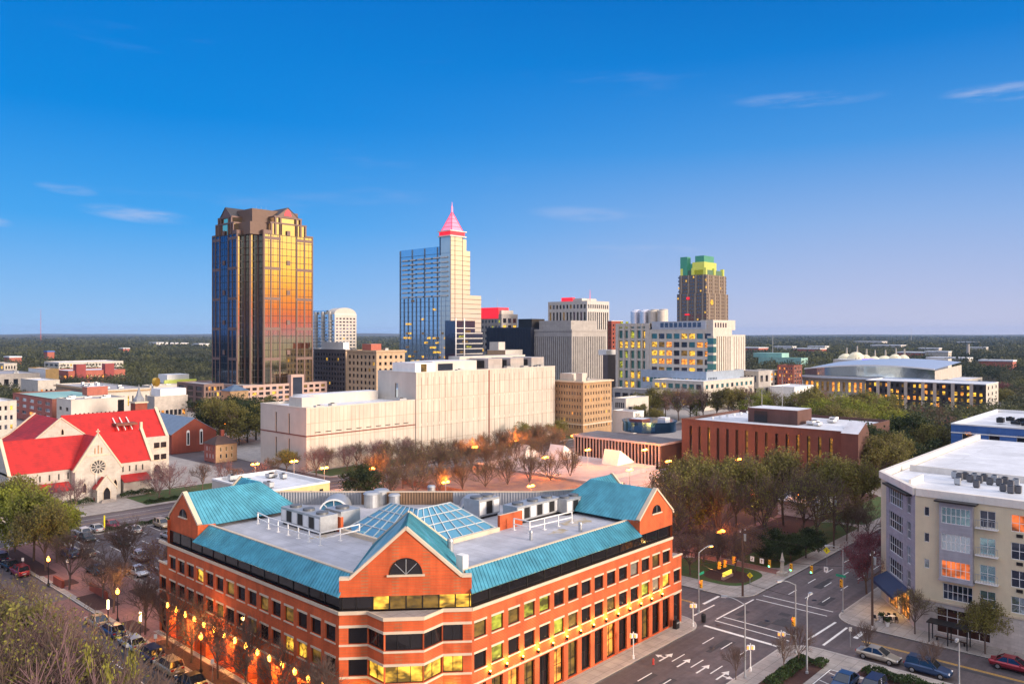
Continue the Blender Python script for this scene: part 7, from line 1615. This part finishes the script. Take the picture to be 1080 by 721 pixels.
for (px, py, kd, cn, c, lb) in ((16, 606, 'suv', 'red', RED, 'dark red estate car at the end of the row on the left street'), (2, 600, 'sedan', 'black', BLK, 'black saloon car beyond the dark red estate at the left edge'), (-6, 592, 'suv', 'navy', (.02, .03, .08), 'dark car cut by the left edge of the picture')):
    x, y = G(px, py); car(kd, cn, c, 41.9, y, U, lb, 'cars parked on the left street beyond the driveway', zc)
lot = [(87, 564, 'hatch', 'white', WHT, 'white hatchback in the upper row of the left parking lot'), (71, 568, 'sedan', 'black', BLK, 'black saloon left of the white hatchback in the left parking lot'), (101, 560, 'sedan', 'silver', SIL, 'silver saloon right of the white hatchback in the left parking lot'), (91, 586, 'sedan', 'tan', TAN, 'beige saloon in the middle row of the left parking lot'), (73, 587, 'hatch', 'blue', BLU, 'blue hatchback left of the beige saloon in the left parking lot'), (101, 604, 'sedan', 'teal', (.03, .12, .20), 'teal blue saloon near the pavement end of the left parking lot'), (148, 590, 'hatch', 'silver', SIL, 'silver hatchback close to the brick office end wall'), (146, 606, 'sedan', 'white', WHT, 'white saloon close to the brick office end wall'), (128, 575, 'suv', 'green', GRN, 'dark green estate car under the bare trees of the left parking lot'), (118, 556, 'sedan', 'red', RED, 'dark red saloon at the far side of the left parking lot'), (62, 559, 'suv', 'silver', SIL, 'silver estate car at the far left of the left parking lot')]
for (px, py, kd, cn, c, lb) in lot:
    x, y = G(px, py); car(kd, cn, c, x, y, U if px % 2 else -U, lb, 'cars in the left parking lot', .01)
cols_ = [('silver', SIL, 'sedan'), ('black', BLK, 'suv'), ('white', WHT, 'sedan'), ('blue', BLU, 'sedan'), ('red', RED, 'hatch'), ('tan', TAN, 'suv'), ('green', GRN, 'sedan')]
for r_, (yy, slots, nm) in enumerate(((115.6, (1, 2, 4, 5, 7, 8), 'nearest'), (133.6, (0, 2, 3, 6, 7, 9, 11), 'middle'), (154.6, (1, 4, 6, 8, 10, 12), 'far'), (164.6, (0, 3, 5, 7, 9), 'last'))):
    for i, sl_ in enumerate(sorted(slots)):
        cn, c, kd = cols_[(i * 3 + r_ * 2) % 7]; x = 57.45 + sl_ * 2.9
        if any(math.dist((x, yy), G(q[0], q[1])) < 4.6 for q in lot): continue
        car(kd, cn, c, x, yy, U if i % 2 else -U, '%s %s car by bay number in the %s row of the left parking lot' % (ORD[sl_], {'tan': 'bronze', 'green': 'dark green', 'navy': 'navy'}.get(cn, cn), nm), 'cars in the left parking lot', .01)
x, y = G(927, 694); car('sedan', 'champagne', (.42, .38, .32), 102.6, y, -U, 'champagne saloon parked at the near kerb of the side street', None, zc)
x, y = G(978, 710); car('suv', 'blue', BLU, 102.4, y, -U, 'blue estate car parked behind the champagne saloon on the side street', None, zc)
x, y = G(1079, 683); car('sedan', 'red', RED, 110.4, y - .5, -U, 'dark red car cut by the right edge on the far side of the side street', None, zc)
for i, (yy, cn, c, kd, lb) in enumerate(((33.2, 'blue', BLU, 'sedan', 'blue saloon nearest the kerb in the near parking lot at the bottom edge'), (30.2, 'navy', (.02, .03, .08), 'suv', 'dark navy estate car in the near parking lot, one bay from the kerb'), (27.2, 'black', BLK, 'sedan', 'black saloon in the near parking lot two bays from the kerb'))):
    car(kd, cn, c, 91.8, yy, math.pi, lb, 'cars in the near parking lot', .012)
# ================================================================ street lamps, signals, signs
steel = P('pole_steel', (.40, .42, .44), .45, .5); wood = P('pole_wood', (.10, .06, .045), .9, var=.2, scale=3)
SOD = P('sodium_lamp', (1, .5, .15), .5, emit='ff8a2a', es=12); amber = P('signal_yellow', (.70, .34, .02), .5); green_e = P('signal_green_lit', (.1, .8, .5), .4, emit='3dffb0', es=6); red_e = P('signal_red_lit', (.8, .1, .05), .4, emit='ff3b1e', es=6)
gsign = P('street_sign_green', (.01, .28, .16), .5); ysign = P('warning_yellow', (.85, .72, .02), .5); HZN = []
def lantern(x, y, h, label, e=600):
    t = thing('lantern_post', label, 'street lamp', (x, y, 0), 'lantern posts'); m = MB(); m.lathe((x, y, 0), [(.22, 0), (.2, .3), (.1, .5), (.07, 1.2), (.06, h - .5), (.12, h - .4), (.02, h - .38)], 10, black); m.build('post', t)
    m = MB(); m.lathe((x, y, h - .4), [(.03, 0), (.2, .1), (.25, .35), (.18, .6), (.02, .66)], 12, SOD); m.build('lamp_globe', t); m = MB(); m.lathe((x, y, h + .26), [(.2, 0), (.12, .12), (.02, .22)], 10, black); m.build('cap', t)
    light('lantern_light', t, (x, y, h + .7), (1, .48, .14), e, .25)
x, y = G(51, 617); lantern(x, y, 4.2, 'black lantern post with orange globe, farthest of the three on the left pavement')
x, y = G(124, 655); lantern(x, y, 4.2, 'black lantern post with orange globe beside the pale gold saloon')
lantern(44.3, 87.6 + 3.2, 4.2, 'black lantern post with orange globe nearest the bottom edge, before the arcade')
for px, py in ((114, 637), (148, 650)):
    x, y = G(px, py, 3.2); t = thing('lit_bollard_lamp', 'slim pale lamp column %s in the parking lot entrance' % ('on the left' if px < 120 else 'on the right'), 'lamp', (x, y, 0)); m = MB(); m.tube((x, y, 0), (x, y, 2.6), .06, None, 8, black); m.build('post', t); m = MB(); m.tube((x, y, 2.6), (x, y, 3.8), .14, None, 10, P('pale_lamp', (1, .85, .6), .5, emit='ffe0a0', es=4)); m.build('lamp_tube', t)
def cobra(px, py, h, adx, ady, label, lit=False, al=2.0, base=None, e=500):
    x, y = base or G(px, py); t = thing('street_light', label, 'street light', (x, y, 0)); m = MB(); m.lathe((x, y, 0), [(.2, 0), (.18, .25), (.11, .3), (.07, h)], 10, steel); m.build('pole', t); m = MB(); L_ = math.hypot(adx, ady); ax, ay = adx / L_, ady / L_; pr = None
    for i in range(7):
        f = i / 6; p = (x + ax * al * f, y + ay * al * f, h - .1 + .9 * math.sin(f * 1.5) * .8)
        if pr: m.tube(pr, p, .05, .045, 6, steel)
        pr = p
    m.build('arm', t); m = MB(); q = (pr[0] + ax * .7, pr[1] + ay * .7, pr[2] - .02); m.beam(pr, q, .28, .16, steel); m.beam((pr[0] + ax * .15, pr[1] + ay * .15, pr[2] - .11), (q[0], q[1], q[2] - .11), .22, .07, SOD if lit else white); m.build('lamp_head', t)
    if lit: light('street_light_lamp', t, (q[0], q[1], q[2] - .4), (1, .5, .16), e, .2)
    return t, x, y
cobra(737, 645, 8.6, 1, -.3, 'tall grey street light with a lit orange head at the brick office corner', True)
cobra(839, 688, 8.6, -1, .6, 'tall grey street light with a curved arm at the near corner of the crossing')
cobra(889, 645, 9.0, -1, .9, 'tall grey street light carrying signals on the far right corner by the cafe')
cobra(0, 0, 8.6, -.4, 1, 'tall grey street light on the near pavement at the bottom edge', False, 2.0, (86.4, 42.6))
cobra(0, 0, 8.6, 1, 0, 'slender grey lamp column in the planting bed at the bottom right', False, .6, (92.5, 37.8))
cobra(1003, 720, 5.2, -1, 0, 'short grey lamp post at the bottom edge beside the blue estate car', False, .6, (100.0, 23.5))
def wire(name, label, a, b, sag, r=.03):
    m = MB(); pr = None
    for i in range(11): f = i / 10; p = (a[0] + (b[0] - a[0]) * f, a[1] + (b[1] - a[1]) * f, a[2] + (b[2] - a[2]) * f - sag * 4 * f * (1 - f)); (m.tube(pr, p, r, None, 4, black) if pr else None); pr = p
    tag(m.build(name), label, 'cable'); return lambda f: (a[0] + (b[0] - a[0]) * f, a[1] + (b[1] - a[1]) * f, a[2] + (b[2] - a[2]) * f - sag * 4 * f * (1 - f))
P1 = (113.2, 56.2); P2 = G(889, 645); P0 = G(737, 645); P3 = G(920, 659)
def upole(p, h, label, arms=True):
    t = thing('utility_pole', label, 'utility pole', (*p, 0)); m = MB(); m.tube((*p, 0), (*p, h), .17, .12, 10, wood); m.build('pole', t)
    if arms:
        m = MB(); m.beam((p[0] - .9, p[1], h - .5), (p[0] + .9, p[1], h - .5), .1, .12, wood); m.build('crossarm', t)
        for k in (-.8, 0, .8): m = MB(); m.tube((p[0] + k, p[1], h - .44), (p[0] + k, p[1], h - .2), .06, .04, 6, white); m.build('insulator', t)
        m = MB(); m.tube((p[0] + .3, p[1] - .2, h - 1.9), (p[0] + .3, p[1] - .2, h - .9), .22, None, 10, galv); m.build('transformer', t)
upole(P1, 10.3, 'brown wooden utility pole on the park corner across the crossing'); upole(P3, 10.2, 'brown wooden utility pole on the pavement before the corner apartments')
def head(p, ang, label, lens=2, group='hanging traffic signals'):
    t = thing('traffic_signal', label, 'traffic light', p, group); t.rotation_euler = (0, 0, ang); t['_o'] = (0, 0, 0)
    def b_(name, fn): m = MB(); fn(m); o = bpy.data.objects.new(name, m.mesh(name)); COL.objects.link(o); o.parent = t
    b_('housing', lambda m: m.box(-.14, -.17, -1.25, .14, .17, -.15, amber)); b_('hanger', lambda m: m.tube((0, 0, -.15), (0, 0, .02), .03, None, 6, black))
    for k in range(3):
        z = -.37 - .34 * k; mt = (red_e, amber, green_e)[k] if k == lens else black
        b_('lens', lambda m: m.tube((-.15, 0, z), (-.17, 0, z), .12, None, 12, mt)); b_('visor', lambda m: [m.quad((-.14, .13 * math.cos(a) , z + .13 * math.sin(a)), (-.14, .13 * math.cos(a + .52), z + .13 * math.sin(a + .52)), (-.34, .13 * math.cos(a + .52), z + .13 * math.sin(a + .52)), (-.34, .13 * math.cos(a), z + .13 * math.sin(a)), amber) for a in [k2 * .523 for k2 in range(6)]])
w1 = wire('span_wire', 'black span wire with three signals over the avenue beyond the crossing', (*P1, 6.6), (*P2, 6.6), .5)
for f, lb in ((.28, 'left one of the three signals hanging over the avenue'), (.5, 'middle one of the three signals hanging over the avenue'), (.70, 'right one of the three signals hanging over the avenue')): head(w1(f), 0, lb)
def plate(name, label, p, w, h, m, ang, text=None, mt=None, diamond=False, back=True, ts=.5, post=None, grp=None, sym=None, up=None):
    t = thing(name, label, 'sign', p, grp); t.rotation_euler = (0, 0, ang); t['_o'] = (0, 0, 0); mb = MB()
    if diamond: q = [(0, -w / 2, 0), (0, 0, -w / 2), (0, w / 2, 0), (0, 0, w / 2)]; mb.face([(-.02, b, c) for _, b, c in q], m); mb.face([(.0, b, c) for _, b, c in q][::-1], galv)
    else: mb.box(-.02, -w / 2, -h / 2, .01, w / 2, h / 2, m)
    o = bpy.data.objects.new('plate', mb.mesh('plate')); COL.objects.link(o); o.parent = t
    if post: mb = MB(); mb.tube((.05, 0, -post), (.05, 0, h / 2), .035, None, 6, galv); o = bpy.data.objects.new('post', mb.mesh('post')); COL.objects.link(o); o.parent = t
    if sym: mb = MB(); sym(mb); o = bpy.data.objects.new('symbol', mb.mesh('symbol')); COL.objects.link(o); o.parent = t
    return t
up_arrow = lambda mb: (mb.box(-.032, -.05, -.22, -.024, .05, .06, black), mb.face([(-.03, .16, .05), (-.03, -.16, .05), (-.03, 0, .26)], black))
left_arrow = lambda mb: (mb.box(-.032, -.06, -.18, -.024, .12, -.08, black), mb.face([(-.03, .1, -.22), (-.03, .1, -.04), (-.03, .26, -.13)], black), mb.box(-.032, -.1, -.18, -.024, -.02, .2, black))
for f, sm, lb in ((.10, left_arrow, 'white arrow sign on the span wire at its left end over the park kerb'), (.20, up_arrow, 'white arrow sign on the span wire left of the left signal'), (.84, up_arrow, 'white arrow sign on the span wire right of the right signal')):
    p = w1(f); plate('lane_sign', lb, (p[0], p[1], p[2] - .55), .62, .75, white, 0, sym=sm)
w2 = wire('span_wire', 'black span wire between the brick office lamp and the park corner pole', (*P0, 6.9), (*P1, 6.9), .4)
for f, lb, l_ in ((.45, 'left orange-backed signal hanging before the park corner', 0), (.58, 'middle orange-backed signal hanging before the park corner', 0), (.78, 'right orange-backed signal hanging before the park corner', 0)): head(w2(f), U, lb, 0, 'signals over the side street')
w3 = wire('span_wire', 'black span wire from the near corner lamp to the brick office corner', (*G(839, 688), 7.0), (*P0, 7.0), .4)
w4 = wire('power_line', 'upper power line from the park pole past the apartments', (*P1, 9.9), (*P3, 9.8), .6, .02); w5 = wire('power_line', 'lower power line from the park pole toward the far avenue', (*P1, 9.5), (150, 56.2, 9.5), .7, .02)
upole((150, 56.2), 9.8, 'farther brown utility pole on the park side of the avenue')
p = P0; plate('street_name_sign', 'green street name sign on the lamp at the brick office corner', (p[0] + .8, p[1], 5.4), 1.4, .35, gsign, U)
p = P2; plate('street_name_sign', 'green street name sign on the far right corner lamp', (p[0] - .8, p[1], 5.4), 1.4, .35, gsign, 0)
walker = lambda mb: (mb.tube((-.024, 0, .17), (-.034, 0, .17), .06, None, 8, black), mb.box(-.034, -.05, -.08, -.024, .05, .1, black), mb.beam((-.03, 0, -.08), (-.03, .1, -.24), .01, .05, black), mb.beam((-.03, 0, -.08), (-.03, -.1, -.24), .01, .05, black))
x, y = G(791, 624); plate('warning_sign', 'small yellow diamond sign on the park corner lawn edge', (x, y, 2.6), .95, .95, ysign, ANG * .5, diamond=True, post=2.6, sym=walker)
x, y = G(872, 600); plate('warning_sign', 'larger bright yellow diamond sign farther up the avenue in the park', (x, y, 3.2), 1.25, 1.25, ysign, 0, diamond=True, post=3.2, sym=walker)
for (px, py, lb) in ((9, 590, 'small white parking sign on the left pavement'), (24, 604, 'small white parking sign by the dark red estate car'), (134, 700, 'small white sign in the mulch strip between parked cars'), (164, 690, 'small pale sign in the mulch strip behind the bronze estate'), (224, 718, 'small white sign on the nearest lantern post'), (897, 682, 'small grey parking sign behind the champagne saloon'), (71, 606, 'small white sign beside the brick path')):
    x, y = G(px, py); plate('parking_sign', lb, (x, y, 2.3), .4, .55, white, ANG, post=2.3, grp='small parking signs')
# pedestrian signals on white posts
def pedpost(px, py, label, face=1, base=None):
    x, y = base or G(px, py); t = thing('pedestrian_signal', label, 'pedestrian signal', (x, y, 0), 'pedestrian signal posts'); m = MB(); m.lathe((x, y, 0), [(.16, 0), (.14, .4), (.07, .5), (.065, 3.3)], 10, white); m.build('post', t)
    for dx, dy in ((-.25, .12), (.1, -.27)): m = MB(); m.box(x + dx - .16, y + dy - .16, 2.6, x + dx + .16, y + dy + .16, 3.1, white); m.box(x + dx - .165, y + dy - .1, 2.66, x + dx - .161, y + dy + .1, 3.0, P('ped_lens', (.5, .2, .05), .4, emit='ff8a30', es=1.5)); m.build('signal_box', t)
pedpost(668, 694, 'white pedestrian signal post on the pavement midway along the brick office'); pedpost(731, 660, 'white pedestrian signal post at the brick office corner'); pedpost(824, 692, 'white pedestrian signal post on the near corner beside the crossing'); pedpost(769, 728, 'white pedestrian signal post on the near kerb at the bottom edge', base=(88.6, 43.0))
for nm, p, lb in (('lamp_signal', (P2[0] - .35, P2[1] + .1, 3.6), 'yellow signal box with a lit amber light on the far right corner lamp'), ('lamp_signal', (*[a + b for a, b in zip(G(839, 688), (-.35, .1))], 3.4), 'yellow signal box on the near corner lamp'), ('lamp_signal', (P0[0] + .3, P0[1] - .2, 3.4), 'yellow signal box on the brick office corner lamp')):
    head((p[0], p[1], p[2] + 1.3), 0, lb, 1 if 'amber' in lb else 0, 'signals fixed to lamp posts')
# orange plaza lamps
def globe(px, py, label, z=7.0, e=3600, at=None):
    x, y = G(px, py, z); t = thing('plaza_lamp', label, 'street lamp', (x, y, 0), 'orange plaza lamps'); m = MB(); m.tube((x, y, 0), (x, y, z - .3), .1, .07, 8, steel); m.build('post', t); m = MB(); m.beam((x - .7, y, z - .25), (x + .7, y, z - .25), .1, .08, steel); m.build('arm', t)
    for k in (-.7, .7): m = MB(); m.lathe((x + k, y, z - .3), [(.05, 0), (.42, .1), (.45, .3), (.1, .5)], 12, SOD); m.build('lamp_head', t)
    light('plaza_light', t, (x, y, z + .6), (1, .27, .03), e, .5)
gl2 = [(501, 471, 'fronting the tall cream block'), (546, 464, 'nearest the tall cream block corner'), (575, 482, 'at the left wedge skylight'), (620, 474, 'before the finned office, left one'), (664, 495, 'on the museum terrace edge'), (680, 474, 'before the finned office, right one'), (705, 486, 'at the near end of the finned office'), (779, 484, 'among the park trees before the brick office'), (391, 494, 'between the bare trees and the low cream block'), (342, 493, 'on the cross street before the low cream block'), (310, 486, 'at the near corner of the low cream block'), (605, 459, 'at the foot of the tan brick hotel')]
for px, py, w_ in gl2: globe(px, py, 'orange street lamp ' + w_)
for px, py, w_ in ((269, 489, 'left of the low cream block'), (236, 447, 'at the foot of the tan brick kiosk'), (206, 441, 'left one before the dark granite bank'), (220, 443, 'right one before the dark granite bank')): globe(px, py, 'orange street lamp ' + w_, 6.0, 1500)
globe(704, 545, 'orange street lamp among the park trees beside the right teal gable', 6.0, 500); globe(760, 560, 'orange street lamp low among the park trees', 5.0, 350); globe(845, 520, 'orange street lamp deep in the park by the brick office', 5.0, 500); globe(640, 520, 'orange street lamp behind the right teal gable', 5, 2500); globe(560, 512, 'orange street lamp low among the near bare trees', 4.5, 2500); globe(470, 508, 'orange street lamp low on the left of the plaza', 4.5, 2000)
# small street things
x, y = G(742, 655); m = MB(); m.lathe((x, y, 0), [(.3, 0), (.34, .9), (.36, .95), (.2, 1.15), (.01, 1.2)], 12, black); tag(m.build('litter_bin'), 'black litter bin at the brick office corner of the crossing', 'litter bin')
x, y = G(713, 662); m = MB(); m.box(x - .4, y - .3, 0, x + .4, y + .3, 1.1, black); m.box(x - .3, y - .31, .7, x + .3, y - .3, .9, galv); tag(m.build('newspaper_box'), 'black box standing against the brick office end wall', 'box')
x, y = G(689, 700); m = MB(); m.lathe((x, y, 0), [(.16, 0), (.13, .1), (.11, .5), (.15, .52), (.1, .68), (.02, .75)], 10, P('hydrant_red', (.5, .04, .03), .5)); m.tube((x - .2, y, .4), (x + .2, y, .4), .05, None, 8, MATS['hydrant_red']); tag(m.build('fire_hydrant'), 'small red fire hydrant on the pavement of the brick office', 'fire hydrant')
t = thing('bus_shelter', 'dark open-framed shelter on the pavement before the apartment shop', 'shelter', (113.6, 27.8, 0)); m = MB()
for dx in (-.8, .8):
    for dy in (-2.2, 0, 2.2): m.box(113.6 + dx - .06, 27.8 + dy - .06, 0, 113.6 + dx + .06, 27.8 + dy + .06, 2.5, black)
m.build('posts', t); m = MB(); m.box(112.6, 25.3, 2.5, 114.6, 30.3, 2.62, black); m.build('roof', t); m = MB(); m.box(114.0, 25.9, .42, 114.35, 29.7, .5, wood); m.box(114.1, 26.1, 0, 114.25, 26.3, .42, black); m.box(114.1, 29.3, 0, 114.25, 29.5, .42, black); m.build('bench', t)
for i, (dx, dy, lb) in enumerate(((-4.6, 4.8, 'round cafe table and chairs nearest the awning corner'), (-3.4, 3.2, 'round cafe table and chairs in the middle under the awning'), (-2.6, 1.4, 'round cafe table and chairs nearest the shop windows'))):
    x, y = 119.0 + dx * .6, 36.0 + dy * .35 - .6; t = thing('cafe_table', lb, 'table', (x, y, 0), 'cafe tables under the awning'); m = MB(); m.lathe((x, y, 0), [(.25, 0), (.04, .06), (.04, .7), (.4, .72), (.4, .75), (.01, .75)], 12, white); m.build('tabletop', t)
    for a in (0, 2.1, 4.2): cx, cy = x + .75 * math.cos(a), y + .75 * math.sin(a); m = MB(); m.box(cx - .2, cy - .2, .42, cx + .2, cy + .2, .47, black); [m.box(cx + q - .02, cy + r_ - .02, 0, cx + q + .02, cy + r_ + .02, .42, black) for q in (-.17, .17) for r_ in (-.17, .17)]; m.box(cx - .2 + .36 * (math.cos(a) > .3), cy - .2, .47, cx - .16 + .36 * (math.cos(a) > .3), cy + .2, .9, black); m.build('seat', t)
for i, (px, py, lb) in enumerate(((930, 655, 'white planter with a small plant left under the awning'), (936, 660, 'white planter with a small plant beside the cafe tables'))):
    x, y = G(px, py); t = thing('planter', lb, 'planter', (x, y, 0), 'white planters'); m = MB(); m.lathe((x, y, 0), [(.2, 0), (.3, .6), (.33, .62), (.25, .6)], 12, white); m.build('pot', t); rng = np.random.default_rng(i); q = TM(); q.leaves(np.array([x, y, .9]) + rng.normal(size=(160, 3)) * .2, .12, rng); o = bpy.data.objects.new('plant', tmesh('plant', [(q, lf_hedge)])); COL.objects.link(o); o.parent = t; o.location = (-x, -y, 0)
# park corner stone sign and lamp
x, y = G(767, 609); t = thing('park_sign', 'low yellow-lit park sign in the corner flower bed', 'sign', (x, y, 0)); m = MB(); m.box(x - 1.6, y - .25, 0, x + 1.6, y + .25, .5, pk); m.build('base', t); m = MB(); m.box(x - 1.4, y - .12, .5, x + 1.4, y + .12, 1.1, P('sign_lit_yellow', (.6, .55, .1), .5, emit='ffd84a', es=.6)); m.build('panel', t)
x, y = G(825, 606); t = thing('stone_marker', 'pale stone marker on the park corner beside the path', 'monument', (x, y, 0)); m = MB(); m.box(x - .7, y - .7, 0, x + .7, y + .7, .5, whitestone); m.build('plinth', t); m = MB(); m.lathe((x, y, .5), [(.4, 0), (.3, 1.6), (.42, 1.8), (.25, 2.3), (.12, 3.0), (.01, 3.3)], 8, whitestone); m.build('shaft', t)
x, y = G(102, 528); t = thing('church_sign', 'slim pale flagpole standing in front of the church porch', 'flagpole', (x, y, 0)); m = MB(); m.tube((x, y, 0), (x, y, 7), .08, .05, 8, white); m.build('pole', t); m = MB(); m.box(x - .6, y - .4, 0, x + .6, y + .4, .9, brick_red); m.build('base', t)
x, y = G(110, 560); m = MB(); m.tube((x, y, 0), (x, y, 3.2), .16, None, 10, ysign); tag(m.build('yellow_post'), 'yellow post at the edge of the left parking lot by the cross street', 'post')
for px, py, lb, w in ((58, 616, 'left low brick planter wall by the parking lot', 3), (98, 624, 'right low brick planter wall by the parking lot', 5)): x, y = G(px, py); m = MB(); m.box(x, y - w, 0, x + .4, y + w * .3, 1.2, brick_red); tag(m.build('brick_wall'), lb, 'wall')
# ================================================================ haze
hz = bpy.data.materials.new('haze'); hz.use_nodes = True; tn = hz.node_tree; tn.nodes.clear(); ou = tn.nodes.new('ShaderNodeOutputMaterial'); pv = tn.nodes.new('ShaderNodeVolumePrincipled'); tn.links.new(pv.outputs[0], ou.inputs['Volume'])
pv.inputs['Density'].default_value = 0.00004; pv.inputs['Color'].default_value = (.35, .56, .98, 1); pv.inputs['Anisotropy'].default_value = 0.0
m = MB(); m.box(-15800, -15800, -1.4, 15800, 15800, 152, hz)
HAZE = m.build('haze'); HAZE['kind'] = 'stuff'
